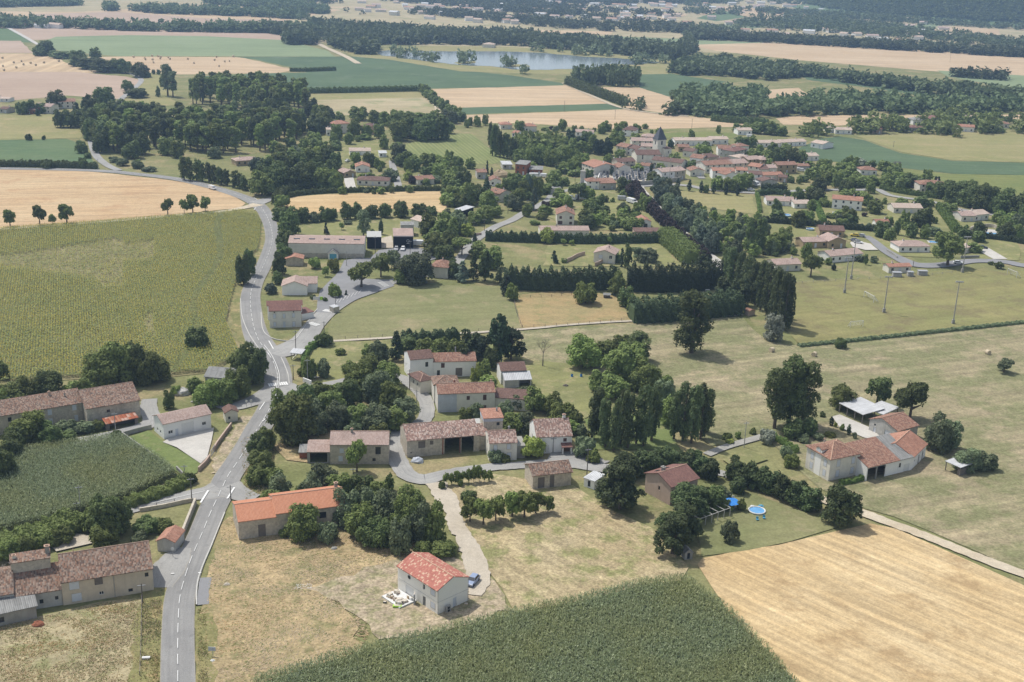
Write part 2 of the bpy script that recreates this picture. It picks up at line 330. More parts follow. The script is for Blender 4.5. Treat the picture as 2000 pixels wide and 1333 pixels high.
FIELDS = [
 ('far_field', 'tan', [(-400, -40), (2500, -30), (2500, 130), (-400, 60)]),
 ('wheat_field', 'wheat_far', [(-60, 22), (150, 24), (420, 8), (480, 12), (700, 14), (560, 40), (250, 42), (-60, 40)]),
 ('ploughed_field', 'plow', [(55, 28), (230, 24), (400, 36), (560, 40), (560, 54), (200, 46), (60, 36)]),
 ('ploughed_field', 'plow', [(-60, 52), (130, 53), (400, 58), (570, 66), (570, 80), (140, 72), (85, 78), (-60, 82)]),
 ('green_field', 'green_m', [(-60, 55), (20, 56), (70, 84), (-60, 80)]),
 ('ploughed_field', 'plow', [(-60, 80), (40, 80), (65, 104), (-60, 104)]),
 ('green_field', 'green_l', [(75, 84), (110, 72), (250, 69), (400, 71), (560, 79), (640, 100), (655, 111), (430, 110), (230, 110), (120, 101)]),
 ('wheat_field', 'wheat_fl', [(-60, 105), (60, 105), (110, 113), (140, 128), (165, 135), (215, 144), (100, 141), (-60, 141)]),
 ('wheat_field', 'wheat_far', [(170, 112), (230, 111), (470, 112), (575, 137), (545, 143), (350, 146), (260, 140), (190, 120)]),
 ('ploughed_field', 'plow', [(-60, 141), (150, 141), (245, 150), (274, 157), (260, 172), (232, 194), (130, 187), (20, 197), (-60, 197)]),
 ('crop_field', 'green_d', [(455, 111), (690, 111), (760, 117), (860, 133), (1000, 148), (1100, 163), (1095, 170), (860, 173), (700, 178), (560, 182), (380, 150), (545, 143), (600, 142), (570, 132), (500, 117)]),
 ('meadow', 'tan', [(590, 184), (820, 179), (850, 206), (850, 224), (700, 226), (600, 222)]),
 ('green_strip', 'olive', [(590, 184), (822, 179), (832, 191), (600, 196)]),
 ('wheat_field', 'wheat_far', [(838, 175), (1112, 167), (1195, 204), (890, 211)]),
 ('crop_field', 'green_d', [(890, 211), (1185, 203), (1222, 214), (1100, 218), (895, 224)]),
 ('wheat_field', 'wheat_far', [(895, 226), (1100, 219), (1225, 214), (1330, 226), (1475, 241), (1460, 248), (1300, 252), (1160, 252), (1040, 242), (905, 240)]),
 ('wheat_field', 'wheat_far', [(1155, 170), (1250, 172), (1310, 190), (1346, 226), (1330, 226), (1225, 212)]),
 ('crop_field', 'green_d', [(1240, 142), (1300, 143), (1360, 152), (1420, 160), (1310, 190), (1250, 172)]),
 ('shore_meadow', 'olive', [(640, 84), (720, 96), (860, 90), (1000, 92), (1200, 107), (1310, 118), (1305, 145), (1200, 146), (1060, 145), (900, 140), (760, 117), (690, 111)]),
 ('wheat_field', 'wheat_far', [(800, 52), (1000, 58), (1200, 62), (1190, 68), (1000, 66), (760, 58)]),
 ('green_field', 'green_l', [(1050, 72), (1100, 68), (1300, 75), (1500, 84), (1500, 94), (1350, 88), (1060, 80)]),
 ('wheat_field', 'wheat_far', [(1340, 88), (1500, 84), (1700, 93), (2120, 118), (2120, 155), (1900, 146), (1720, 131), (1560, 118), (1400, 100)]),
 ('green_field', 'green_l', [(1830, 138), (2120, 155), (2120, 182), (1960, 170), (1850, 150)]),
 ('crop_field', 'green_d', [(1560, 146), (1640, 153), (1750, 170), (1810, 178), (1800, 188), (1700, 172), (1580, 157)]),
 ('meadow', 'tan', [(640, 16), (760, 14), (780, 20), (700, 26)]), ('green_field', 'green_l', [(800, 4), (900, 0), (940, 8), (860, 12)]), ('wheat_field', 'wheat_far', [(1120, 2), (1220, -2), (1240, 8), (1160, 10)]), ('meadow', 'olive', [(1000, 16), (1110, 14), (1130, 20), (1060, 24)]), ('meadow', 'tan', [(900, 24), (980, 22), (1010, 28), (930, 30)]),
 ('wheat_field', 'wheat_far', [(1280, 36), (1330, 26), (1345, 30), (1310, 38)]), ('wheat_field', 'wheat_far', [(1500, 34), (1540, 20), (1600, 28), (1560, 40)]), ('meadow', 'olive', [(1600, 20), (1680, 14), (1700, 24), (1640, 30)]), ('meadow', 'tan', [(1560, 50), (1640, 40), (1660, 46), (1600, 56)]), ('green_field', 'green_l', [(1380, 50), (1480, 46), (1500, 54), (1400, 60)]), ('wheat_field', 'wheat_far', [(1640, 4), (1700, 0), (1730, 6), (1680, 12)]), ('meadow', 'tan', [(1180, 36), (1250, 30), (1280, 36), (1220, 42)]), ('meadow', 'tan', [(1940, 84), (2060, 84), (2060, 98), (1960, 94)]),
 ('wheat_field', 'wheat_far', [(1360, 28), (1420, 12), (1500, 18), (1500, 38), (1430, 38)]), ('green_field', 'green_m', [(1360, 36), (1410, 20), (1460, 34), (1400, 42)]),
 ('wheat_field', 'wheat_far', [(1720, 2), (1850, 0), (1900, 8), (1840, 19), (1760, 12)]),
 ('wheat_field', 'wheat_far', [(1820, 58), (1870, 52), (1950, 58), (1955, 76), (1840, 70)]), ('green_field', 'green_l', [(1750, 62), (1790, 50), (1855, 36), (1850, 46), (1800, 60)]),
 ('wheat_field', 'wheat_far', [(1495, 176), (1560, 172), (1580, 186), (1560, 200), (1500, 200)]), ('wheat_field', 'wheat_far', [(1515, 232), (1560, 226), (2120, 224), (2120, 232), (1740, 234), (1640, 246), (1530, 244)]),
 ('pasture', 'olive', [(-60, 226), (100, 224), (165, 258), (158, 270), (-60, 276)]),
 ('green_field', 'green_m', [(-60, 276), (130, 272), (155, 282), (188, 322), (100, 320), (-60, 318)]),
 ('meadow', 'olive', [(240, 194), (300, 188), (330, 192), (350, 204), (300, 212), (250, 210)]),
 ('meadow', 'olive', [(300, 143), (330, 160), (340, 186), (250, 190), (275, 158), (270, 145)]),
 ('crop_field', 'green_d', [(1600, 272), (1640, 267), (1690, 275), (1760, 300), (1860, 315), (2120, 322), (2120, 345), (1860, 340), (1700, 322), (1560, 310), (1560, 290)]),
 ('meadow', 'yellowgreen', [(1740, 328), (1860, 341), (2120, 345), (2120, 400), (1900, 372), (1790, 348)]),
 ('pasture', 'olive', [(1670, 266), (1760, 262), (2120, 250), (2120, 321), (1862, 314), (1762, 298)]),
 ('sunflower_strip', 'yellowgreen', [(1260, 262), (1380, 258), (1440, 262), (1430, 271), (1280, 271)]),
 ('vineyard', 'vine', [(782, 286), (868, 262), (920, 262), (990, 314), (960, 322), (840, 318), (800, 305)]),
 ('paddock', 'lawn', [(575, 300), (640, 262), (735, 266), (770, 300), (750, 320), (600, 320)]),
 ('wheat_field', 'wheat_left', [(-60, 326), (130, 333), (220, 340), (300, 349), (360, 357), (420, 371), (460, 386), (480, 398), (468, 407), (300, 425), (150, 436), (-60, 452)]),
 ('wheat_field', 'wheat_mid', [(553, 400), (566, 386), (640, 380), (800, 375), (898, 375), (902, 388), (862, 416), (780, 408), (700, 411), (625, 418), (575, 415)]),
 ('vineyard', 'olive', [(1310, 374), (1370, 374), (1470, 383), (1482, 420), (1430, 414), (1340, 400)]),
 ('meadow', 'meadow3', [(648, 668), (640, 648), (648, 622), (690, 594), (772, 556), (980, 560), (1006, 600), (1018, 642), (830, 656)]),
 ('paddock', 'paddock', [(1004, 578), (1110, 566), (1205, 580), (1236, 628), (1018, 642)]),
 ('football_pitch', 'pitch', [(1545, 552), (1650, 545), (1860, 528), (2500, 540), (2500, 600), (1990, 628), (1700, 660), (1560, 672), (1530, 640)]),
 ('hay_meadow', 'meadow', [(1010, 648), (1240, 633), (1450, 620), (1500, 668), (1545, 676), (1700, 664), (2000, 634), (2800, 560), (2800, 1420), (1900, 1075), (1745, 1010), (1690, 995), (1600, 955), (1500, 860), (1390, 872), (1300, 800), (1150, 730), (1020, 700)]),
 ('sunflower_ground', 'sunsoil', [(-400, 470), (-60, 452), (200, 433), (400, 417), (470, 412), (503, 416), (512, 432), (511, 470), (505, 492), (478, 505), (468, 540), (455, 583), (444, 630), (470, 690), (420, 728), (330, 738), (150, 742), (-60, 757), (-400, 790)]),
 ('maize_ground', 'soil', [(-60, 888), (60, 880), (213, 858), (240, 858), (310, 900), (350, 930), (290, 960), (238, 982), (180, 1000), (75, 1030), (-60, 1062)]),
 ('stubble_field', 'stubble', [(-120, 1230), (75, 1206), (200, 1176), (276, 1170), (276, 1500), (-400, 1600), (-400, 1280)]),
 ('dry_grassland', 'dry', [(448, 1010), (560, 1025), (700, 1035), (860, 1060), (880, 1130), (780, 1150), (640, 1160), (700, 1230), (700, 1500), (390, 1500), (390, 1200), (408, 1110)]),
 ('bare_plot', 'dirt', [(585, 1150), (660, 1128), (740, 1105), (860, 1080), (935, 1110), (975, 1150), (1005, 1195), (860, 1238), (740, 1250), (690, 1200), (640, 1170)]),
 ('hay_meadow', 'meadow2', [(868, 948), (950, 925), (1120, 950), (1200, 1000), (1290, 1040), (1345, 1110), (1330, 1136), (1262, 1142), (1150, 1172), (1005, 1198), (980, 1150), (940, 1100), (905, 1040)]),
 ('maize_ground', 'soil', [(500, 1338), (700, 1276), (850, 1241), (1000, 1203), (1150, 1172), (1262, 1143), (1340, 1134), (1425, 1200), (1500, 1278), (1600, 1400), (1830, 1720), (250, 1720)]),
 ('wheat_field', 'wheat_near', [(1362, 1104), (1372, 1092), (1450, 1076), (1520, 1066), (1620, 1042), (1700, 1024), (1750, 1034), (1850, 1078), (2000, 1145), (2700, 1450), (2700, 1900), (1900, 1900), (1553, 1333), (1500, 1278), (1425, 1200)]),
 ('garden', 'lawn', [(430, 1000), (390, 1080), (395, 990)]),
 ('garden', 'lawn', [(600, 690), (650, 668), (740, 668), (780, 680), (760, 735), (690, 742), (640, 752), (600, 752)]),
 ('garden', 'lawn', [(1010, 700), (1150, 715), (1180, 800), (1120, 830), (1010, 790)]),
 ('garden', 'greenlawn', [(1140, 820), (1320, 800), (1330, 880), (1150, 880)]),
 ('garden', 'meadow3', [(1350, 1010), (1420, 950), (1540, 990), (1640, 1030), (1540, 1060), (1370, 1088)]),
 
 ('garden', 'greenlawn', [(245, 858), (290, 842), (322, 866), (345, 878), (392, 905), (385, 925), (362, 934), (310, 900)]),
 ('garden', 'lawn', [(1070, 480), (1290, 476), (1335, 520), (1200, 522), (1060, 520)]),
 ('garden', 'lawn', [(570, 430), (850, 424), (830, 470), (700, 475), (560, 462)]),
 ('garden', 'lawn', [(1110, 350), (1240, 375), (1290, 450), (1120, 450), (1060, 420)]),
 ('garden', 'lawn', [(1500, 380), (1800, 400), (1990, 450), (1990, 510), (1740, 500), (1640, 460), (1500, 470)]),
 ('rough_grass', 'dry', [(530, 870), (570, 850), (640, 820), (660, 850), (600, 905), (560, 900)]),
 ('rough_grass', 'dry', [(600, 772), (700, 752), (720, 765), (640, 790)]),
]
zf = .0025
for nm, m, pts in FIELDS:
    sheet(nm, pts, fm[m], zf, jit={'far_field': 0, 'bare_plot': .8, 'dry_grassland': .8, 'garden': .8}.get(nm, .5), step=2.5 if nm in ('bare_plot', 'dry_grassland') else 9); zf += .0025
# lake
wm = NT('lake_water', .12, .5); wm.col(wm.ramp(wm.noise(wm.pos(), .01, 3), [(.3, (.16, .20, .23)), (.7, (.20, .24, .27))])); wm.bump(wm.noise(wm.pos(), .5, 4), .15, .1)
sheet('lake_water', [(733, 101), (760, 99), (850, 101), (980, 101), (1060, 104), (1150, 112), (1205, 114), (1293, 122), (1250, 127), (1190, 126), (1160, 134), (1060, 137), (1000, 136), (960, 130), (920, 129), (880, 126), (800, 116), (745, 109)], wm.mat, zf, jit=1.5); zf += .004
sheet('shore_meadow', [(985, 130), (1010, 126), (1034, 129), (1036, 131), (1000, 132)], fm['olive'], zf); zf += .004
sheet('shore_meadow', [(885, 124), (900, 120), (930, 121), (928, 124), (900, 126)], fm['olive'], zf)
# hill in the far right corner
def hill():
    c = G(2120, 36); R = 560; n = 40; v = []; f = []
    for i in range(n+1):
        for j in range(n+1):
            x = (i/n*2-1); y = (j/n*2-1); r = math.hypot(x, y)
            z = 118*max(0, (1-min(r, 1)**2))**1.4-1.5
            v.append((c[0]+x*R*1.2, c[1]+y*R, z))
    for i in range(n):
        for j in range(n):
            a = i*(n+1)+j; f.append((a, a+n+1, a+n+2, a+1))
    o = mesh('hill', v, f, fm['green_m'], smooth=True); o['kind'] = 'structure'; return c, R
HILL = hill()
# ------------------------------------------------------------------ roads and tracks
def asphalt(name, c1, c2):
    t = NT(name, .9, .2); p = t.pos(); n = t.noise(p, .12, 5, .6); g = t.noise(p, 5, 4, .7)
    c = t.mix(t.mapr(n, .35, .65, 0, 1), c1, c2)
    uv = t.n('ShaderNodeUVMap').outputs[0]; sp = t.n('ShaderNodeSeparateXYZ'); t.l(uv, sp.inputs[0])
    tr = t.math('COSINE', t.math('MULTIPLY', sp.outputs[0], 4*2*math.pi)); c = t.mix(t.mapr(tr, .2, 1, 0, .22), c, mul(c1, .8))
    ed = t.math('ABSOLUTE', t.math('SUBTRACT', sp.outputs[0], .5)); c = t.mix(t.mapr(ed, .46, .5, 0, .7), c, (.33, .30, .24))
    sn = t.noise(t.rotscale(uv, 0, (7, .05, 0)), 1.0, 4, .7); c = t.mix(.45, c, t.ramp(sn, [(.3, (.36, .36, .36)), (.7, (.62, .62, .61))]), 'OVERLAY'); pt = t.noise(p, .45, 2, .4); c = t.mix(t.mapr(pt, .66, .68, 0, .28), c, mul(c1, .6))
    t.col(t.mix(.45, c, t.ramp(g, [(.3, (.3, .3, .3)), (.7, (.7, .7, .7))]), 'OVERLAY')); return t.mat
AS3 = plain('car_park_asphalt', (.22, .22, .225), .9, .1, .2)
AS = asphalt('worn_asphalt', (.215, .212, .207), (.265, .26, .25)); AS2 = asphalt('side_asphalt', (.27, .265, .255), (.33, .325, .31))
PAINT = plain('road_paint', (.68, .68, .66), .8, .08, .5)
ROADS = {}
def road(nm, pts, wd, mat, z, jit=0.0, name='road', n=6):
    L = wline(pts, wd, n); o = strip(name, L, z, mat, jit=jit); ROADS[nm] = L; return o
MAINP = [(347, 1420), (347.5, 1330, 5.9), (347.3, 1262, 5.9), (348.5, 1210, 5.9), (351.5, 1170, 5.9), (360, 1135, 5.9), (372.5, 1097, 6), (385, 1067, 6), (398, 1037, 6), (411, 1005, 6.1), (431, 962, 6.6), (446, 931, 6.6), (461, 909, 6.6), (474, 889, 6.6), (488, 866, 6.6), (505, 837, 7), (524, 806, 7), (538, 778, 7.6), (543.5, 750, 8), (540, 725, 8.4), (531, 704, 8.6), (515, 681, 8.6), (502, 659, 8.2), (493, 628, 7.6), (489, 583, 7), (497, 553, 6.6), (512, 526, 6.2), (525, 495, 6), (532, 466, 6), (527, 438, 6.2), (516, 415, 6.6), (503, 401, 7), (480, 388, 7), (440, 374, 6.6), (400, 363, 6.6), (360, 353.5, 6.6), (320, 347, 6.6), (270, 341.5, 6.6), (215, 336, 6.6), (130, 332.5, 6), (-60, 329, 6)]
MAINP[0] = (347, 1420, 5.9)
for i, (a, b, wv, mt, jt) in enumerate([(0, 0, 0, 0, 0)]): pass
zr = .24
road('gravel', [(445, 925), (450, 900), (466, 868), (484, 838), (500, 815)], 7.5, fm['dirt'], zr-.03, .4, 'road_shoulder')
road('verge_r', [(396, 1183), (397, 1160), (402, 1130)], 2.2, AS3, zr-.035, .05, 'road_shoulder')
road('verge_l', [(292, 1400), (293, 1300), (298, 1200), (312, 1150)], 6.0, fm['verge'], zr-.04, .4, 'road_verge')
road('verge_r2', [(402, 1400), (401, 1300), (400, 1200)], 3.6, fm['verge'], zr-.045, .4, 'road_verge')
road('verge_m', [(497, 690), (478, 650), (470, 600), (476, 560), (495, 530), (515, 495), (522, 465), (516, 440)], 6.5, fm['verge'], zr-.05, .4, 'road_verge')
main_o = road('main', MAINP, 6, AS, zr)
road('west', [(430, 958, 9), (408, 964, 7), (363, 971, 5), (313, 984, 4.4), (265, 994, 4), (215, 1008, 4), (160, 1022, 4), (130, 1035, 4), (90, 1060, 4)], 4.4, AS2, zr+.004, .05)
road('east_small', [(440, 952, 8), (470, 968, 6), (500, 975, 4)], 5, AS2, zr+.008, .1)
road('south_triangle', [(312, 1150, 5), (326, 1118, 7), (345, 1090, 6), (360, 1072, 3)], 6, AS2, zr+.012, .1)
road('lane_left', [(545, 760, 9), (512, 778, 7), (486, 788, 6), (455, 796, 5), (420, 790, 4), (380, 782, 4)], 5, AS2, zr+.016)
road('lane_farm', [(292, 781, 4), (290, 800, 4.6), (296, 825, 5), (270, 838, 5), (225, 849, 4.4), (175, 859, 4.2), (108, 871, 4), (60, 878, 4), (0, 885, 4), (-60, 892, 4)], 4, AS2, zr+.020, .1)
road('east_lane', [(552, 757, 8), (575, 761, 6), (597, 759, 4.6), (650, 751, 4.2), (693, 741, 4), (740, 736, 4), (780, 738, 4), (800, 751, 4), (822, 769, 4.2), (834, 796, 4.2), (828, 822, 4.2), (795, 836, 4), (770, 852, 4.4), (768, 880, 5), (780, 908, 5), (798, 930, 5), (830, 938, 5.5), (863, 929, 4.4), (910, 920, 4), (965, 914, 4), (1010, 911, 4), (1060, 906, 4), (1113, 907, 5), (1150, 912, 5), (1180, 916, 5), (1230, 920, 4), (1300, 918, 3.6), (1376, 919, 3.4), (1425, 931, 3.2)], 4, AS2, zr+.024, .08)
road('yard', [(1075, 888), (1110, 893), (1140, 900), (1160, 912)], 8.5, AS2, zr+.028, .3, 'farmyard')
road('junction_e', [(534, 694, 8), (552, 688, 10), (571, 679, 9.5), (590, 667, 8), (601, 655, 7.5), (617, 633, 7), (647, 604, 7), (690, 579, 7), (750, 557, 6), (790, 545, 5), (850, 535, 4.5), (890, 515, 4.5), (922, 476, 4.5), (945, 458, 4.5), (970, 443, 4.5), (1000, 431, 4.5), (1027, 415, 4.5), (1067, 395, 4.5), (1085, 378, 4.5), (1120, 370, 4.5), (1150, 352, 5), (1172, 333, 5), (1182, 318, 5), (1200, 308, 5)], 6, AS2, zr+.032)
o = sheet('car_park', [(625, 570), (655, 540), (672, 510), (700, 505), (722, 506), (740, 490), (790, 484), (850, 488), (860, 505), (800, 520), (752, 512), (720, 520), (690, 545), (760, 548), (770, 560), (700, 585), (650, 612), (618, 612)], AS3, zr+.036, jit=.2)
road('road_nw', [(232, 334), (212, 325), (192, 310), (184, 296), (179, 275), (185, 262), (205, 240), (225, 210), (237, 194), (260, 175), (276, 158), (262, 147), (250, 143)], 4.5, AS2, zr+.040)
road('nw_side', [(505, 400, 7), (485, 405, 5), (455, 411, 3.6), (425, 415, 3), (300, 426, 3), (175, 437, 3), (-60, 454, 3)], 4, fm['track'], zr+.044)
road('junction_n', [(500, 398, 9), (520, 392, 7), (545, 388, 6), (570, 380, 5), (640, 373, 5), (760, 371, 4.5), (780, 372, 4.5)], 5, AS2, zr+.048)
road('straight_lane', [(780, 374), (775, 352), (768, 330), (766, 315)], 4, AS2, zr+.052)
road('right_track', [(1560, 960), (1640, 990), (1690, 1006), (1745, 1026), (1800, 1046), (1860, 1070), (1930, 1098), (2000, 1124), (2160, 1180), (2700, 1385)], 3.4, fm['track'], zr+.056, .12, 'dirt_track')
road('white_path', [(650, 668), (830, 657), (1005, 646), (1125, 635), (1237, 628), (1350, 622), (1450, 616)], 1.7, fm['gravel'], zr+.060, .06, 'path')
road('slab_path', [(1380, 890), (1420, 874), (1476, 858), (1500, 850)], 2.6, M['concrete'], zr+.064, 0, 'path')
road('drive', [(850, 945, 4.5), (868, 970, 5), (885, 1000, 3.6), (892, 1030, 3.8), (908, 1055, 4), (922, 1085, 4.6), (931, 1112, 5), (934, 1140, 4.5), (926, 1165, 3)], 4, fm['gravel'], zr+.068, .2, 'gravel_drive')
road('cypress_road', [(1180, 330, 3), (1230, 362, 4), (1262, 363, 7), (1300, 361, 5), (1345, 364, 5), (1375, 370, 4.5), (1425, 375, 4.5), (1480, 378, 4.5), (1520, 376, 4.5), (1600, 372, 4.5), (1680, 372, 4.5), (1712, 371, 4.5), (1740, 383, 4.5), (1800, 392, 4.5), (1832, 398, 4.5), (1870, 409, 4.5), (1937, 420, 4.5), (2050, 436, 4.5)], 4.5, AS2, zr+.072)
road('alley', [(1250, 366, 4), (1258, 378, 4), (1272, 393, 4.5), (1300, 425, 4.5), (1340, 462, 4.5), (1380, 497, 5), (1410, 520, 6), (1420, 530, 5)], 4, fm['white_gravel'], zr+.076, .1, 'gravel_alley')
road('estate', [(1690, 462, 4), (1706, 472, 4), (1725, 488, 5), (1750, 503, 6), (1787, 518, 8), (1837, 519, 7), (1900, 511, 6), (1962, 513, 6.5), (2000, 520, 6.5), (2100, 532, 6)], 5, AS3, zr+.080)
road('far_road', [(598, 70), (610, 80), (640, 95), (675, 111), (700, 125)], 7, fm['track'], zr+.084, 0, 'far_road')
road('far_road2', [(10, 52), (40, 68), (75, 88)], 5, fm['white_gravel'], zr+.088, 0, 'far_road')
road('village', [(1200, 322, 5), (1240, 330, 4), (1310, 312, 9), (1340, 322, 9), (1360, 340, 5), (1372, 350, 4)], 5, AS2, zr+.092)
road('field_track', [(822, 177), (850, 205), (856, 222)], 4, fm['track'], zr+.096, 0, 'dirt_track')
road('field_track2', [(1100, 163), (1160, 190), (1220, 213), (1300, 224), (1345, 228)], 4, fm['track'], zr+.100, 0, 'dirt_track')
# white gravel yards
for i, (nm, pts, m) in enumerate([('gravel_yard', [(318, 866), (345, 876), (392, 908), (405, 895), (414, 860), (418, 838), (330, 858)], 'white_gravel'), ('gravel_yard', [(1625, 816), (1640, 812), (1700, 838), (1725, 860), (1690, 858), (1640, 838)], 'white_gravel'),
  ('farmyard', [(100, 1070), (150, 1045), (178, 1050), (180, 1064), (110, 1080)], 'gravel'), ('terrace', [(1893, 453), (1918, 448), (1955, 452), (1960, 460), (1915, 461)], 'white_gravel'), ('gravel_yard', [(745, 467), (765, 462), (768, 486), (740, 486)], 'gravel'),
  ('gravel_yard', [(1660, 476), (1668, 470), (1700, 478), (1715, 490), (1690, 490), (1665, 484)], 'white_gravel'), ('terrace', [(672, 350), (690, 348), (696, 372), (676, 374)], 'white_gravel'), ('gravel_yard', [(1895, 492), (1930, 486), (1968, 508), (1940, 508), (1915, 494)], 'white_gravel'),
  ('cemetery_ground', [(1167, 352), (1180, 330), (1200, 325), (1290, 332), (1292, 352), (1240, 358), (1200, 352)], 'gravel'), ('garden_plot', [(1410, 900), (1460, 880), (1500, 900), (1440, 920)], 'lawn')]):
    sheet(nm, pts, fm[m], zr+.104+.004*i, jit=.15)
# ------------------------------------------------------------------ painted markings
zm = zr+.15
def along(L, s0, s1):
    acc = 0; out = []
    for a, b in zip(L[:-1], L[1:]):
        d = math.dist(a[:2], b[:2])
        if acc+d > s0 and acc < s1:
            for t in (max(0, (s0-acc)/d), min(1, (s1-acc)/d)): out.append((a[0]+(b[0]-a[0])*t, a[1]+(b[1]-a[1])*t, 0))
        acc += d
    res = []
    for p in out:
        if not res or math.dist(p[:2], res[-1][:2]) > .05: res.append(p)
    return res, acc
def offset(P, o):
    out = []
    for i, p in enumerate(P):
        a = P[max(i-1, 0)]; b = P[min(i+1, len(P)-1)]; d = np.array([b[0]-a[0], b[1]-a[1]]); d /= np.linalg.norm(d)+1e-9
        out.append((p[0]-d[1]*o, p[1]+d[0]*o))
    return out
mk = MB()
def line_mark(P, wd, z=None):
    z = z or zm; l = offset(P, wd/2); r = offset(P, -wd/2)
    for i in range(len(P)-1): mk.add([(*l[i], z), (*r[i], z), (*r[i+1], z), (*l[i+1], z)], [(0, 1, 2, 3)])
ML = ROADS['main']; tot = along(ML, 0, 0)[1]
s = 2.0
while s < tot-10:
    P, _ = along(ML, s, s+3.2)
    if len(P) > 1: line_mark(P, .115)
    s += 5.1
def px_mark(a, b, wd): line_mark([tuple(G(*a)[:2])+(0,), tuple(G(*b)[:2])+(0,)], wd)
for a, b, wd in [((392, 985), (407, 961), .45), ((444, 977), (458, 955), .4), ((300, 985), (400, 962), .12), ((507, 803), (517, 788), .25), ((512, 826), (519, 820), .3), ((525, 668), (534, 684), .3), ((571, 703), (583, 690), .12), ((496, 388), (503, 392), .3), ((500, 407), (496, 412), .3), ((334, 1124), (341, 1123.5), .3), ((387, 1122.5), (393, 1122), .3)]: px_mark(a, b, wd)
def zebra(a, b, n, wd, ln):           # bars across the road from a to b
    A, B = G(*a)[:2], G(*b)[:2]; d = (B-A)/np.linalg.norm(B-A); nn = np.array([-d[1], d[0]])
    for i in range(n):
        c = A+(B-A)*(i+.5)/n
        mk.add([(*(c-d*wd/2-nn*ln/2), zm), (*(c+d*wd/2-nn*ln/2), zm), (*(c+d*wd/2+nn*ln/2), zm), (*(c-d*wd/2+nn*ln/2), zm)], [(0, 1, 2, 3)])
zebra((524, 755), (562, 751), 9, .5, 2.6); zebra((604, 633), (622, 638), 6, .5, 2.4); zebra((632, 608), (652, 611), 6, .5, 2.4); zebra((742, 553), (756, 562), 5, .5, 2.2)
for k in range(7): px_mark((655+k*7.5, 596-k*3.4), (661+k*7.5, 586-k*3.0), .12)
# solid centre line through the bend
P1 = [tuple(G(*p)[:2])+(0,) for p in [(536, 782), (544, 756), (546, 738), (541, 718), (530, 695), (516, 676)]]; line_mark(catmull(P1, 5), .14)
P1 = [tuple(G(*p)[:2])+(0,) for p in [(533, 790), (538, 772), (541, 752), (542, 735), (535, 712), (524, 692)]]; line_mark(catmull(P1, 5), .14)
mo = mk.build('road_markings', PAINT); mo['kind'] = 'structure'
def kerb(pts, wd=.25, h=.14):
    L = wline(pts, wd, 4); b = MB()
    l = offset(L, wd/2); r = offset(L, -wd/2); z0 = 0; z1 = zr+h
    for i in range(len(L)-1):
        b.add([(*l[i], z1), (*r[i], z1), (*r[i+1], z1), (*l[i+1], z1)], [(0, 1, 2, 3)]); b.add([(*l[i], z0), (*l[i+1], z0), (*l[i+1], z1), (*l[i], z1)], [(0, 1, 2, 3)]); b.add([(*r[i], z0), (*r[i], z1), (*r[i+1], z1), (*r[i+1], z0)], [(0, 1, 2, 3)])
    o = b.build('kerb', M['kerb']); o['kind'] = 'structure'
kerb([(384, 1184), (384, 1160), (387, 1135), (397, 1105), (412, 1070), (424, 1040), (439, 1003)]); kerb([(510, 612), (512, 640), (520, 655), (540, 665), (570, 667), (585, 655), (608, 620), (620, 605)]); kerb([(549, 700), (556, 715), (563, 735), (565, 752)]); kerb([(470, 585), (473, 620), (487, 655), (505, 682)])
kerb([(400, 1090), (414, 1062), (424, 1036)]) if False else None
# ------------------------------------------------------------------ haze
def haze(dens=.00015):
    z0, z1 = -1.0, 150.0
    b = MB(); b.box((0, 5300, z0), (18200, 11600, z1-z0)); m = bpy.data.materials.new('haze_air'); m.use_nodes = True; t = m.node_tree
    t.nodes.remove(t.nodes['Principled BSDF']); pv = t.nodes.new('ShaderNodeVolumePrincipled'); pv.inputs['Density'].default_value = dens; pv.inputs['Color'].default_value = (.46, .68, 1, 1); pv.inputs['Anisotropy'].default_value = .2
    t.links.new(pv.outputs[0], t.nodes['Material Output'].inputs['Volume'])
    o = b.build('haze', m); o['kind'] = 'stuff'; o['label'] = 'pale blue summer haze over the whole valley'
haze()
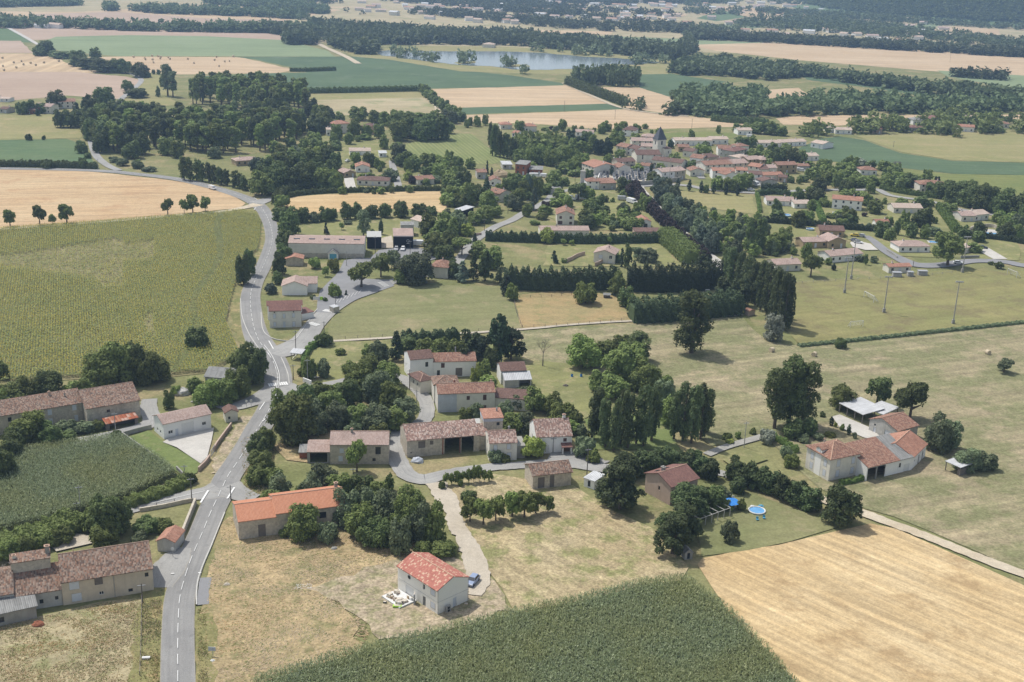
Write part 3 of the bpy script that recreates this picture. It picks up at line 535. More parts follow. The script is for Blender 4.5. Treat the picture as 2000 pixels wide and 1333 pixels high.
# ------------------------------------------------------------------ buildings
def uvslab(poly, th=.14):
    """a roof slope: polygon (counter-clockwise from above) with thickness; returns verts, faces, uvs"""
    P = [np.array(p, float) for p in poly]; n = np.cross(P[1]-P[0], P[2]-P[1]); n /= np.linalg.norm(n)
    if n[2] < 0: P = P[::-1]; n = -n
    e = np.cross((0, 0, 1.), n); e = e/np.linalg.norm(e) if np.linalg.norm(e) > 1e-5 else np.array([1., 0, 0]); s = np.cross(n, e)
    k = len(P); V = P+[p-np.array([0, 0, th]) for p in P]
    F = [tuple(range(k)), tuple(range(2*k-1, k-1, -1))]+[(i, i+k, (i+1) % k+k, (i+1) % k) for i in range(k)]
    uv = [(p@e, -(p@s)) for p in V]
    return V, F, [uv[i] for f in F for i in f]
class House:
    def __init__(s, name, label, cat, A, B, D, h, at='b', group=None, root=None, z0=0.0):
        """A, B: pixels of the front wall's left and right ends ('b' at the ground, 'e' at the eave height h); D: depth in metres"""
        z = h if at == 'e' else 0
        a = G(A[0], A[1], z) if len(A) == 2 else np.array(A, float); b = G(B[0], B[1], z) if len(B) == 2 else np.array(B, float); a[2] = b[2] = 0
        s.L = np.linalg.norm(b-a); s.ex = (b-a)/s.L; s.ey = np.array([-s.ex[1], s.ex[0], 0]); s.a = a; s.D = D; s.h = h; s.z0 = z0
        if root is None:
            s.org = a+s.ex*s.L/2+s.ey*D/2
            s.root = empty(name, s.org, label, cat, group); s.root['_o'] = 0; del s.root['_o']
        else: s.root = root.root; s.org = root.org
    def P(s, u, v, z): return s.a+s.ex*u+s.ey*v+np.array([0, 0, z+s.z0])-s.org
    def walls(s, mat, ops=(), rise=0, roof='g', ry=.5, fm=None, name='wall', openf=False):
        L, D, h = s.L, s.D, s.h; b = MB(); wins = []
        faces = {'f': (0, 0, 1, 0, L), 'r': (L, 0, 0, 1, D), 'b': (L, D, -1, 0, L), 'l': (0, D, 0, -1, D)}
        hb = h
        for k, (u0, v0, du, dv, ln) in faces.items():
            hh = h
            if roof == 's' and k == 'b': hh = h+rise
            if roof == 'sf' and k == 'f': hh = h+rise
            if k == 'f' and openf: continue
            O = []
            for o in ops:
                if o[0] != k: continue
                uc = o[1]*ln; O.append((max(.05, uc-o[3]/2), min(ln-.05, uc+o[3]/2), o[2], min(o[2]+o[4], hh-.08), o[5]))
            xs = sorted({0, ln, *[o[0] for o in O], *[o[1] for o in O]}); zs = sorted({-.3, hh, *[o[2] for o in O], *[o[3] for o in O]})
            q = lambda t, z, dep=0, u0=u0, v0=v0, du=du, dv=dv: s.P(u0+du*t-dv*dep, v0+dv*t+du*dep, z)
            for i in range(len(xs)-1):
                for j in range(len(zs)-1):
                    cx = (xs[i]+xs[i+1])/2; cz = (zs[j]+zs[j+1])/2
                    if any(o[0] < cx < o[1] and o[2] < cz < o[3] for o in O): continue
                    b.add([q(xs[i], zs[j]), q(xs[i+1], zs[j]), q(xs[i+1], zs[j+1]), q(xs[i], zs[j+1])], [(0, 1, 2, 3)])
            for o in O:
                d = .22
                for (x0, z0, x1, z1) in ((o[0], o[2], o[1], o[2]), (o[1], o[2], o[1], o[3]), (o[1], o[3], o[0], o[3]), (o[0], o[3], o[0], o[2])):
                    b.add([q(x0, z0), q(x0, z0, d), q(x1, z1, d), q(x1, z1)], [(0, 1, 2, 3)])
                if o[4] != 'o': wins.append((q, o, du, dv))
        # gables
        if roof == 'g':
            for u in (0, L): b.poly([s.P(u, 0, h), s.P(u, D, h), s.P(u, D*ry, h+rise)])
        if roof == 'e':
            for v in (0, D): b.poly([s.P(0, v, h), s.P(L, v, h), s.P(L*ry, v, h+rise)])
        if roof == 's':
            for u in (0, L): b.poly([s.P(u, 0, h), s.P(u, D, h), s.P(u, D, h+rise)])
        if roof == 'sf':
            for u in (0, L): b.poly([s.P(u, 0, h), s.P(u, D, h), s.P(u, 0, h+rise)])
        o = b.build(name, M[mat], s.root)
        for q, w, du, dv in wins: s.opening(q, w)
        return s
    def opening(s, q, w):
        u0, u1, z0, z1, kind = w
        def pane(name, m, d0, d1, parent, inset=0.0, bars=False):
            b = MB(); i = inset
            v = [q(u0+i, z0+i, d1), q(u1-i, z0+i, d1), q(u1-i, z0+i, d0), q(u0+i, z0+i, d0), q(u0+i, z1-i, d1), q(u1-i, z1-i, d1), q(u1-i, z1-i, d0), q(u0+i, z1-i, d0)]
            b.add(v, [(0, 1, 5, 4), (1, 2, 6, 5), (2, 3, 7, 6), (3, 0, 4, 7), (0, 3, 2, 1), (4, 5, 6, 7)])
            return b.build(name, m, parent)
        def framing(parent, m, d):
            b = MB(); t = .09; um = (u0+u1)/2
            for (x0, y0, x1, y1) in ((u0, z0, u0+t, z1), (u1-t, z0, u1, z1), (u0+t, z0, u1-t, z0+t), (u0+t, z1-t, u1-t, z1), (um-t/2, z0+t, um+t/2, z1-t)):
                b.poly([q(x0, y0, d), q(x1, y0, d), q(x1, y1, d), q(x0, y1, d)])
            return b.build('frame', m, parent)
        if kind == 'w': p = pane('window', M['glass'], .2, .14, s.root); framing(p, M['frame'], .12)
        elif kind == 'k': pane('window', M['glass'], .2, .14, s.root)
        elif kind == 's': p = pane('shutter', M['shut'], .05, -.04, s.root, -.02); pane('surround', M['stone'], .04, -.02, p, -.13)
        elif kind == 'S': pane('shutter', M['shutbr'], .05, -.03, s.root, -.03)
        elif kind == 'd': pane('door', M['shut'], .2, .12, s.root)
        elif kind == 'D': pane('door', M['doorbr'], .2, .12, s.root)
        elif kind == 'g':
            p = pane('garage_door', M['garage'], .2, .1, s.root)
        elif kind == 'h':      # hatch / dark barn door
            pane('barn_door', M['woodgrey'], .2, .12, s.root)
        elif kind == 'B': pane('door', M['bluedoor'], .2, .12, s.root)
    def zr(s, u, v, rise, roof, ry=.5):
        L, D, h = s.L, s.D, s.h
        if roof == 'g': return h+rise*(v/(D*ry) if v < D*ry else (D-v)/(D*(1-ry)))
        if roof == 'e': return h+rise*(u/(L*ry) if u < L*ry else (L-u)/(L*(1-ry)))
        if roof == 's': return h+rise*v/D
        if roof == 'sf': return h+rise*(1-v/D)
        if roof == 'h': return h+min(rise, rise*min(v, D-v, u, L-u)/(min(L, D)/2))
        return h
    def roof(s, mat, rise, roof='g', o=.35, ry=.5, ridge=None, th=.16, name='roof', ou=None):
        L, D, h = s.L, s.D, s.h+.02; ou = o if ou is None else ou; S = []; R = []
        if roof == 'g':
            k1 = rise/(D*ry); k2 = rise/(D*(1-ry))
            S = [[s.P(-ou, -o, h-k1*o), s.P(L+ou, -o, h-k1*o), s.P(L+ou, D*ry, h+rise), s.P(-ou, D*ry, h+rise)],
                 [s.P(L+ou, D+o, h-k2*o), s.P(-ou, D+o, h-k2*o), s.P(-ou, D*ry, h+rise), s.P(L+ou, D*ry, h+rise)]]
            R = [(s.P(-ou, D*ry, h+rise), s.P(L+ou, D*ry, h+rise))]
        elif roof == 'e':
            k1 = rise/(L*ry); k2 = rise/(L*(1-ry))
            S = [[s.P(-o, D+ou, h-k1*o), s.P(-o, -ou, h-k1*o), s.P(L*ry, -ou, h+rise), s.P(L*ry, D+ou, h+rise)],
                 [s.P(L+o, -ou, h-k2*o), s.P(L+o, D+ou, h-k2*o), s.P(L*ry, D+ou, h+rise), s.P(L*ry, -ou, h+rise)]]
            R = [(s.P(L*ry, -ou, h+rise), s.P(L*ry, D+ou, h+rise))]
        elif roof in ('s', 'sf'):
            k = rise/D; zf, zb = (h-k*o, h+rise+k*o) if roof == 's' else (h+rise+k*o, h-k*o)
            S = [[s.P(-ou, -o, zf), s.P(L+ou, -o, zf), s.P(L+ou, D+o, zb), s.P(-ou, D+o, zb)]]
        elif roof == 'f': S = [[s.P(-o, -o, h), s.P(L+o, -o, h), s.P(L+o, D+o, h), s.P(-o, D+o, h)]]
        elif roof == 'h':
            m = min(L, D)/2; k = rise/m; z = h-k*o
            c = [s.P(-o, -o, z), s.P(L+o, -o, z), s.P(L+o, D+o, z), s.P(-o, D+o, z)]
            if L >= D: r0, r1 = s.P(m, m, h+rise), s.P(L-m, m, h+rise); S = [[c[0], c[1], r1, r0], [c[2], c[3], r0, r1], [c[3], c[0], r0], [c[1], c[2], r1]]
            else: r0, r1 = s.P(m, m, h+rise), s.P(m, D-m, h+rise); S = [[c[0], c[1], r0], [c[1], c[2], r1, r0], [c[2], c[3], r1], [c[3], c[0], r0, r1]]
            R = [(r0, r1)]+[(c[0], r0), (c[1], r0 if L < D else r1), (c[2], r1), (c[3], r1 if L < D else r0)]
            R = [r for r in R if np.linalg.norm(r[0]-r[1]) > .3]
        V = []; F = []; U = []
        for sl in S:
            v, f, u = uvslab(sl, th); bse = len(V); V += v; F += [tuple(i+bse for i in q) for q in f]; U += u
        s.ro = mesh(name, V, F, M[mat], s.root, uv=U)
        if ridge and R:
            b = MB()
            for p, q in R: b.tube(p, q, .13, n=5)
            b.build('ridge', M[ridge], s.ro)
        s.rp = (rise, roof, ry)
        return s
    def chimney(s, u, v, hgt=.9, sz=.55, mat='pinkwall', cap='ridgeold', pipe=False):
        rise, roof, ry = s.rp; z = s.zr(u*s.L, v*s.D, rise, roof, ry); c = s.P(u*s.L, v*s.D, z-.4)
        b = MB()
        if pipe: b.tube(c, c+np.array([0, 0, hgt+.4]), .11, n=8); o = b.build('chimney', M['metal'], s.ro); return s
        b.box(c, (sz, sz*.8, hgt+.4), s.ex); o = b.build('chimney', M[mat], s.ro)
        b = MB(); b.box(c+np.array([0, 0, hgt+.4]), (sz*1.35, sz*1.15, .1), s.ex); b.box(c+np.array([0, 0, hgt+.5]), (sz*.7, sz*.5, .18), s.ex); b.build('cap', M[cap], s.ro)
        return s
    def skylight(s, u, v, w=.8, l=1.1):
        rise, roof, ry = s.rp; P = []
        for a, c in ((-w/2, -l/2), (w/2, -l/2), (w/2, l/2), (-w/2, l/2)):
            P.append(s.P(u*s.L+a, v*s.D+c, s.zr(u*s.L+a, v*s.D+c, rise, roof, ry)+.13))
        v_, f_, u_ = uvslab(P, .1); mesh('skylight', v_, f_, M['glass'], s.ro); return s
def H(name, label, cat, A, B, D, h, rise, roof, rm, wm, ops=(), at='b', o=.35, ry=.5, ridge=None, group=None, root=None, ou=None, th=.16, openf=False, z0=0.0):
    x = House(name, label, cat, A, B, D, h, at, group, root, z0)
    x.walls(wm, ops, rise, roof, ry, openf=openf); x.roof(rm, rise, roof, o, ry, ridge, th, ou=ou); return x
def wins(face, us, z, w, h, k): return [(face, u, z, w, h, k) for u in us]
# --- new house
hs = H('house', 'two-storey new pale house with red and straw speckled roof beside parked blue car', 'house', (777, 1152), (855, 1202), 7.6, 5.5, 1.5, 'g', 'newred', 'newwall',
  [('f', .30, .15, 2.5, 2.2, 'g'), ('f', .665, .1, .9, 2.1, 'w'), ('f', .88, .9, 1.2, 1.2, 's'), ('f', .66, 3.7, .6, 1.1, 'k'), ('f', .88, 3.7, 1.2, 1.15, 's'), ('r', .56, .1, .9, 2.1, 'd')], o=.3, ou=.1, ridge='ridge')
b = MB(); c = hs.P(3.6, -.02, 4.4)
ring = [c+hs.ex*math.cos(t)*.42+np.array([0, 0, math.sin(t)*.42]) for t in np.linspace(0, 2*math.pi, 17)[:-1]]; b.poly(ring); b.poly([p-hs.ey*.0 for p in ring][::-1]); o_ = b.build('round_window', M['glass'], hs.root)
b = MB(); 
for i in range(16): b.tube(ring[i], ring[(i+1) % 16], .06, n=5)
b.build('frame', M['metal'], o_)
b = MB(); L_, D_ = hs.L, hs.D
for (u0, v0, u1, v1) in ((0, 0, L_, 0), (L_, 0, L_, D_)): b.tube(hs.P(u0, v0-.02, 2.75), hs.P(u1+.02, v1, 2.75), .035, n=4)
b.build('string_course', M['grey'], hs.root)
b = MB(); b.tube(hs.P(L_+.06, -.06, 0), hs.P(L_+.06, -.06, 5.3), .05, n=6); b.build('drainpipe', M['concrete'], hs.root)
b = MB(); b.tube(hs.P(L_+.06, D_+.06, 0), hs.P(L_+.06, D_+.06, 5.3), .05, n=6); b.build('drainpipe', M['metal'], hs.root)
NEWH = hs
# --- long farmhouse bottom left (three volumes)
f1 = H('farmhouse', 'long beige farmhouse with striped old canal tile roof at the roadside, lower left', 'farmhouse', (124, 1183), (301, 1154), 11.0, 5.2, 2.6, 'g', 'old', 'beige',
  [('f', .135, 3.1, 1.7, 1.6, 's'), ('f', .15, .5, 1.7, 1.6, 's'), ('f', .40, 3.2, 1.5, 1.5, 'h'), ('f', .42, 1.0, .9, .7, 'w'), ('f', .93, 3.3, .7, .9, 'k'), ('f', .74, .6, .8, .7, 'k'), ('r', .4, 2.2, .5, .8, 'k')], o=.4, ou=.15, ry=.55, ridge='ridgeold')
b = MB(); b.tube(f1.P(f1.L*.16, 4.6, 6.8), f1.P(f1.L*.16, 4.6, 9.2), .09, n=6); b.build('chimney', M['rustsheet'], f1.ro)
b = MB(); b.tube(f1.P(f1.L*.565, -.08, 0), f1.P(f1.L*.565, -.08, 5), .07, n=6); b.build('drainpipe', M['cpole'], f1.root)
A2 = f1.a-f1.ex*8.3; B2 = f1.a-f1.ex*.05
f2 = H('farmhouse', '', '', A2+f1.ey*.25, B2+f1.ey*.25, 10.6, 3.7, 2.5, 'g', 'old', 'grey', [('f', .12, 1.0, .8, 1.0, 'k'), ('f', .55, 1.0, .7, .9, 'k'), ('f', .88, 1.3, .6, .8, 'k'), ('f', .15, 2.6, 1.7, .8, 'o')], o=.4, ou=.05, ry=.55, root=f1)
# tall stone block rising from the low roof
bl = House('', '', '', A2+f1.ey*5.0-f1.ex*.3, A2+f1.ey*5.0+f1.ex*6.7, 2.6, 8.0, root=f1); bl.walls('stone', (), .5, 's', name='upper_wall'); bl.roof('old', .5, 's', .15, name='upper_roof')
bl.chimney(.1, .5, .6, .6, 'cream'); bl.chimney(.95, .6, 1.4, .8, 'concrete')
f3 = H('farmhouse', '', '', f1.a-f1.ex*32+f1.ey*.2, A2+f1.ey*.2-f1.ex*.05, 10.5, 4.4, 2.2, 'g', 'old', 'grey', (), o=.3, ou=.05, root=f1)
H('barn', 'low grey block barn with grey fibre-cement roof at the lower left edge', 'barn', (-90, 1246), (73, 1209), 7.8, 2.9, 1.3, 's', 'fibre', 'concrete', [('f', .55, .9, 1.6, 1.1, 'k'), ('f', .2, .9, 1.6, 1.1, 'k')], o=.3)
H('shed', 'small grey shed with orange tiled roof beside the low road wall', 'shed', (308, 1077), (342, 1080), 5.2, 2.6, .9, 'e', 'orange2', 'grey', (), o=.25)
# --- orange roof barn
b1 = H('barn', 'stone barn with bright orange new tile roof behind roadside grass', 'barn', (467, 1056), (540, 1046), 9.5, 4.6, 1.6, 'g', 'orange', 'stone', [('f', .62, .1, 1.6, 3, 'h'), ('l', .5, 2.6, .7, 1.2, 'k')], o=.3, ou=.1, ridge='ridge')
e0 = b1.a+b1.ex*b1.L
b2 = H('barn', '', '', e0+b1.ex*.03, e0+b1.ex*15.3, 9.6, 5.3, 1.8, 'g', 'orange', 'stone', [('f', .3, .1, 1.8, 2.6, 'h'), ('f', .66, 2.6, 1.5, 1.5, 'k')], o=.3, ou=.1, root=b1, ridge='ridge'); b2.chimney(.93, .6, 1.1, .7, 'concrete')
# --- white garage building
wg = H('workshop', 'white workshop with big white door, pale pink tiled roof and gravel yard', 'workshop', (321, 859), (413, 838), 6.6, 4.4, 1.3, 'g', 'pink', 'white', [('f', .14, 1.2, 1.2, .9, 'w'), ('f', .27, .2, .8, 2, 'd'), ('f', .50, .1, 3.3, 3.2, 'g'), ('f', .85, 1.5, 1.1, .9, 'w'), ('l', .35, 1.0, .8, .8, 'k'), ('l', .65, 1.0, .8, .8, 'k')], o=.3)
H('shed', 'tiny cream hut with brown tiled roof at the road fork', 'hut', (441, 826), (465, 823), 3.6, 2.9, .8, 'e', 'brown', 'cream', [('f', .3, .8, .6, .8, 'k')], o=.3)
# --- long left farmhouse
lf = H('farmhouse', 'long grey-brown farmhouse with ivy wall beside the sunflower field', 'farmhouse', (172, 834), (275, 816), 13.5, 5.2, 2.4, 'g', 'old', 'stone', [('f', .4, 3, .8, .8, 'k')], o=.4, ou=.3, ry=.55, ridge='ridgeold')
lf2 = H('farmhouse', '', '', lf.a-lf.ex*25.5+lf.ey*4.5, lf.a+lf.ey*4.5-lf.ex*.05, 9, 5.4, 2.0, 'g', 'old', 'stone', [('f', .68, 3.2, 1, 1.5, 's'), ('f', .92, 3.4, 1, 1.5, 's'), ('f', .52, 3.6, .6, .7, 'k'), ('f', .68, .4, 1, 1.8, 's'), ('f', .93, .4, .9, 1.6, 's'), ('f', .3, 3.2, .9, 1.2, 'k')], o=.4, ou=.2, root=lf, ry=.6); lf2.chimney(.72, .5, .8, .5, 'pinkwall'); lf2.chimney(.86, .35, .8, .4, 'stone'); lf2.chimney(.02, .8, .6, .4)
H('lean_to', 'low shed with rusty red corrugated roof against the ivy-covered farmhouse', 'shed', (209, 842), (270, 829), 2.6, 2.0, .5, 's', 'rustsheet', 'woodgrey', [('f', .5, .1, 6.5, 1.7, 'o')], o=.2)
H('barn', 'half-hidden barn with dark grey slate roof behind the trees by the sunflowers', 'barn', (400, 735), (452, 739), 8, 3.4, 1.5, 'g', 'fibre', 'grey', (), at='e', o=.3)
# --- hamlet farmhouse with pink roof, centre left
hf = H('farmhouse', 'weathered grey farmhouse with pale pink roof and one pointed bush in front', 'farmhouse', (645, 907), (759, 907), 8.0, 5.4, 1.7, 'g', 'pink', 'stone', [('f', .82, 2.6, 1.3, 2.0, 'k'), ('f', .75, .8, .8, .8, 'k'), ('f', .18, .8, 1, 1.4, 's'), ('f', .2, 3.0, 1, 1.2, 's')], o=.3, ou=.1, ridge='ridgeold'); hf.chimney(.36, .45, .9, .5, 'concrete')
H('farmhouse', '', '', hf.a-hf.ex*5.6+hf.ey*.6, hf.a+hf.ey*.6-hf.ex*.04, 7.0, 3.2, 1.3, 'g', 'pink', 'concrete', [('f', .5, .2, 4.2, 2.5, 'o')], o=.3, ou=.05, root=hf)
H('shed', 'small brick lean-to with grey sheet roof left of the pink-roofed farmhouse', 'shed', (585, 897), (606, 897), 3.4, 1.9, .5, 's', 'fibre', 'brick', (), o=.25)
# --- big mottled barn
mb = H('barn', 'big open-bay stone barn with mottled pink and brown tiled roof', 'barn', (795, 894), (863, 888), 9.0, 4.7, 1.9, 'g', 'oldpink', 'stone', [('f', .42, 2.2, 1.8, 1.9, 'h'), ('f', .70, 2.9, .9, 1.1, 'h'), ('f', .12, 1.0, .5, .3, 'k')], o=.35, ou=.05, ry=.62, ridge='ridgeold')
m0 = mb.a+mb.ex*mb.L
mb2 = H('barn', '', '', m0+mb.ex*.03, m0+mb.ex*9.7, 9.0, 4.7, 1.9, 'g', 'oldpink', 'stone', [('f', .05, 0, .1, .1, 'k'), ('f', .27, -.2, 4.0, 4.5, 'o'), ('f', .68, -.2, 3.2, 4.5, 'o')], o=.35, ou=.05, ry=.62, root=mb)
m1 = m0+mb.ex*9.73+mb.ey*.6
mb3 = H('barn', '', '', m1, m1+mb.ex*2.6, 5.0, 4.1, .9, 's', 'oldpink', 'stone', (), o=.35, ou=.05, root=mb)
b = MB(); b.box(mb2.P(mb2.L*.485, .15, 0), (.35, .3, 4.5), mb.ex); b.build('brick_pillar', M['brick'], mb.root)
b = MB(); b.box(mb2.P(.2, .12, 0), (.3, .3, 4.5), mb.ex); b.build('brick_pillar', M['brick'], mb.root)
# concrete terrace annex, square tower, mottled house, right house
H('annex', 'flat-roofed concrete annex between the mottled barn and the cream house', 'annex', (936, 873), (950, 872), 9, 4.0, 0, 'f', 'flat', 'concrete', (), o=.1)
tw = H('tower_house', 'square stone tower house with pale band and small orange roof behind cream house', 'house', (944, 868), (981, 866), 5.2, 7.2, .5, 's', 'orange2', 'stone', [('f', .75, 5.0, .8, .9, 'k')], o=.2); tw.chimney(.8, .7, .7, .35, 'metal', 'metal')
b = MB(); 
for (u0, v0, u1, v1) in ((0, 0, 1, 0), (1, 0, 1, 1), (0, 1, 0, 0)):
    p = tw.P(u0*tw.L, v0*tw.D, 0); q = tw.P(u1*tw.L, v1*tw.D, 0); dd = (q-p)/np.linalg.norm(q-p); nn = np.array([dd[1], -dd[0], 0])*.06
    b.add([p+nn+np.array([0, 0, 6.2]), q+nn+np.array([0, 0, 6.2]), q+nn+np.array([0, 0, 7.15]), p+nn+np.array([0, 0, 7.15])], [(0, 1, 2, 3)])
b.build('pale_band', M['blue'], tw.root)
ch = H('house', 'cream stone house with mottled tiled roof and grey shutters beside annex', 'house', (955, 901), (1009, 899), 7.6, 5.0, 1.6, 'g', 'oldpink', 'cream', [('f', .22, 3.0, .9, 1.3, 's'), ('f', .70, 3.1, .9, 1.3, 's'), ('f', .72, .8, .9, 1.3, 's'), ('f', .25, .3, .9, 1.9, 's'), ('l', .5, 3, .7, 1.2, 'k'), ('l', .5, .8, .7, 1.2, 'k')], o=.3, ou=.1, ridge='ridgeold'); ch.chimney(.82, .75, .8, .4, 'metal', 'metal')
b = MB(); b.box(ch.P(ch.L+1.2, 4, 0), (2.2, 6, 3.4), ch.ex); b.build('side_terrace', M['concrete'], ch.root)
rh = H('house', 'cream house with steep mottled roof, garage door and small brown porch', 'house', (1047, 887), (1116, 884), 9.5, 4.8, 2.6, 'g', 'oldpink', 'white', [('f', .26, .4, 1.8, 1.9, 'g'), ('f', .80, 3.1, .8, .9, 'S'), ('f', .84, .1, 2.2, 2.1, 'D'), ('l', .4, 1.5, .8, 1.6, 'k')], o=.3, ou=.15, ry=.55); rh.chimney(.88, .57, .9, .7, 'white')
p_ = House('', '', '', rh.a+rh.ex*rh.L*.70-rh.ey*1.6, rh.a+rh.ex*rh.L*.97-rh.ey*1.6, 1.6, 2.3, root=rh); p_.roof('plum', .5, 's', .15, name='porch_roof')
b = MB(); b.box(p_.P(.15, .15, 0), (.25, .25, 2.3), rh.ex); b.box(p_.P(p_.L-.15, .15, 0), (.25, .25, 2.3), rh.ex); b.build('porch_post', M['white'], rh.root)
# little barn with mottled roof in front
H('barn', 'small old barn with mottled roof and ivy below it at the lane', 'barn', (1040, 957), (1115, 949), 6.3, 3.9, 1.4, 'g', 'old', 'stone', [('f', .22, .2, 1.7, 2.8, 'h'), ('f', .50, .1, 1.1, 3.2, 'h')], o=.4, ou=.3, ridge='ridgeold')
# house between dark pines
ph = H('house', 'pinkish house with split orange and dark red roof between the dark pines', 'house', (1259, 961), (1308, 988), 8.6, 5.0, 1.7, 'e', 'plum', 'pinkwall', [('f', .55, 2.4, .6, 1.0, 'k')], o=.4, ou=.35, ridge='ridge'); 
for pl in ():
    pass
ph.chimney(.40, .25, .9, .8, 'concrete', 'concrete'); ph.skylight(.22, .55); ph.skylight(.22, .2)
H('shed', 'white flat garden shed beside the big dark pine', 'shed', (1140, 950), (1160, 957), 4.2, 2.3, .2, 's', 'sheet', 'white', [('f', .5, .3, .8, 1.6, 'k')], o=.2)
# --- hamlet: upper houses
n1 = H('house', 'two-storey white house with brown roof at the lane bend among trees', 'house', (801, 741), (846, 737), 7.2, 6.2, 1.4, 'g', 'brown', 'white', [('f', .72, 3.4, .9, 1.5, 'k'), ('l', .3, 2.4, .6, 1, 'k')], o=.3, ou=.1)
n1b = H('house', '', '', n1.a+n1.ex*(n1.L+.04), n1.a+n1.ex*(n1.L+12.5)-n1.ey*2.2, 6.6, 5.0, 1.5, 'g', 'rust', 'white', [('f', .22, 2.9, 1, 1.4, 'S'), ('f', .12, .2, .9, 1.9, 'k'), ('f', .6, .1, 2, 2.6, 'h')], o=.3, ou=.1, root=n1); n1b.chimney(.55, .7, 1.6, .3, 'metal', 'metal')
n1c = H('house', '', '', (821, 771), (845, 766), 6.5, 4.2, 1.0, 'h', 'brown', 'cream', [('l', .4, 2.2, .6, .9, 'k'), ('l', .75, 2.2, .6, .9, 'k')], o=.35, root=n1, ridge='ridgeold')
lb = H('farmhouse', 'long L-shaped cream and bluish farmhouse with reddish roof at the lane', 'farmhouse', (855, 806), (966, 802), 7.0, 5.6, 1.5, 'g', 'rust', 'cream', [('f', .28, .2, 1.4, 1.6, 'h'), ('f', .53, 3.4, .8, 1.1, 'S'), ('f', .82, 3.2, .9, 1.5, 'S'), ('f', .82, .4, .9, 1.2, 'S')], o=.3, ou=.15, ridge='ridgeold'); lb.chimney(.32, .62, .9, .5, 'brick'); lb.chimney(.97, .6, .6, .4)
b = MB(); q0 = lb.P(.03, -.05, 0); b.add([q0, lb.P(lb.L*.33, -.05, 0), lb.P(lb.L*.33, -.05, 5.3), lb.P(.03, -.05, 5.3)], [(0, 1, 2, 3)]); b.build('blue_render', M['blue'], lb.root)
lb2 = H('farmhouse', '', '', lb.a+lb.ey*7.04-lb.ex*.3, lb.a+lb.ey*7.04+lb.ex*6.6, 6.5, 5.5, 1.4, 'h', 'old', 'cream', (), o=.3, root=lb, ridge='ridgeold')
H('farmhouse', '', '', lb.a+lb.ex*(lb.L+.05)+lb.ey*1, lb.a+lb.ex*(lb.L+9.5)-lb.ey*1.6, 4.2, 3.6, 1.0, 's', 'brown', 'cream', (), o=.3, ou=.1, root=lb)
tr = H('barn', 'brown-roofed barn with white lean-to shelter in the meadow by the big pine', 'barn', (978, 751), (1026, 749), 6.5, 4.3, 1.4, 'g', 'brown', 'white', (), o=.3, ou=.2)
t2 = House('', '', '', tr.a-tr.ey*3.4+tr.ex*.5, tr.a-tr.ey*3.4+tr.ex*(tr.L+1), 3.3, 2.6, root=tr); t2.walls('grey', [('f', .75, .0, 3.2, 2.3, 'o')], 1.2, 's', name='lean_to_wall'); t2.roof('sheet', 1.2, 's', .2, name='lean_to_roof')
# --- farmhouse complex right
fr = H('farmhouse', 'large two-storey farmhouse with hipped tile roof and grey shutters, right side', 'farmhouse', (1623, 896), (1681, 884), 8.6, 6.2, 1.9, 'h', 'rust', 'cream', [('f', .28, .9, 1, 1.7, 's'), ('f', .78, .9, 1, 1.7, 's'), ('f', .28, 3.6, 1, 1.7, 's'), ('f', .78, 3.6, 1, 1.7, 's'), ('f', .28, 5.55, .5, .45, 'k'), ('f', .78, 5.55, .5, .45, 'k'),
  ('l', .25, .9, 1, 1.6, 's'), ('l', .25, 3.5, 1, 1.6, 's'), ('l', .52, 3.3, 1, 1.9, 's'), ('l', .54, .2, 1, 2.2, 'D'), ('l', .80, .9, 1, 1.6, 's'), ('l', .80, 3.5, 1, 1.6, 's'), ('l', .25, 5.55, .5, .45, 'k'), ('l', .80, 5.55, .5, .45, 'k')], at='e', o=.4, ridge='ridge')
fr.chimney(.35, .75, 1.1, .3, 'black' if False else 'stone')
dm = House('', '', '', fr.a+fr.ey*(fr.D*.62)-fr.ex*.05, fr.a+fr.ey*(fr.D*.38)-fr.ex*.05, 2.4, 7.2, root=fr); dm.walls('white', [('f', .5, 5.9, 1.0, 1.1, 's')], .45, 'e', name='dormer_wall'); dm.roof('rust', .45, 'e', .15, name='dormer_roof')
fb = H('barn', 'long red-tiled barn with grey roof panel and open bays behind the farmhouse', 'barn', (1690, 941), (1752, 926), 12.0, 4.0, 2.7, 'g', 'rust', 'white', [('f', .17, -.2, 2.9, 3.6, 'o'), ('f', .46, -.2, 2.9, 3.6, 'o')], o=.4, ou=.05, ry=.72)
e_ = fb.a+fb.ex*(fb.L+.05)
fb2 = H('barn', '', '', e_, e_+fb.ex*4.6, 12.0, 4.0, 2.7, 'g', 'fibre', 'white', [('f', .12, 1.6, .7, 1.2, 'k'), ('f', .62, .1, 1.9, 2.1, 'g')], o=.4, ou=.02, ry=.72, root=fb)
e2 = e_+fb.ex*4.65; dr = G(1806, 893)-e2; dr[2] = 0; dl = np.linalg.norm(dr); dr /= dl
fb3 = H('barn', '', '', e2, e2+dr*dl, 9.5, 3.9, 2.3, 'g', 'orange2', 'white', [('f', .2, 1.6, .6, .8, 'k'), ('f', .5, .1, .9, 2.4, 'k'), ('f', .78, .1, .9, 2.4, 'k')], o=.35, ou=.1, root=fb, ridge='ridge')
b = MB(); b.box(fb.P(fb.L*.315, .1, 0), (.3, .3, 3.8), fb.ex); b.build('post', M['concrete'], fb.root)
gh = H('barn', 'grey outbuilding with red half-hipped tile roof beside the white-roofed carport', 'outbuilding', (1696, 842), (1750, 866), 8.2, 3.6, 1.7, 'e', 'rust', 'grey', [('f', .20, .1, .9, 1.6, 'd'), ('f', .20, 2.2, .6, .6, 'k'), ('f', .66, .1, 2.0, 2.4, 'd')], o=.3, ou=.2, ry=.42, ridge='ridge')
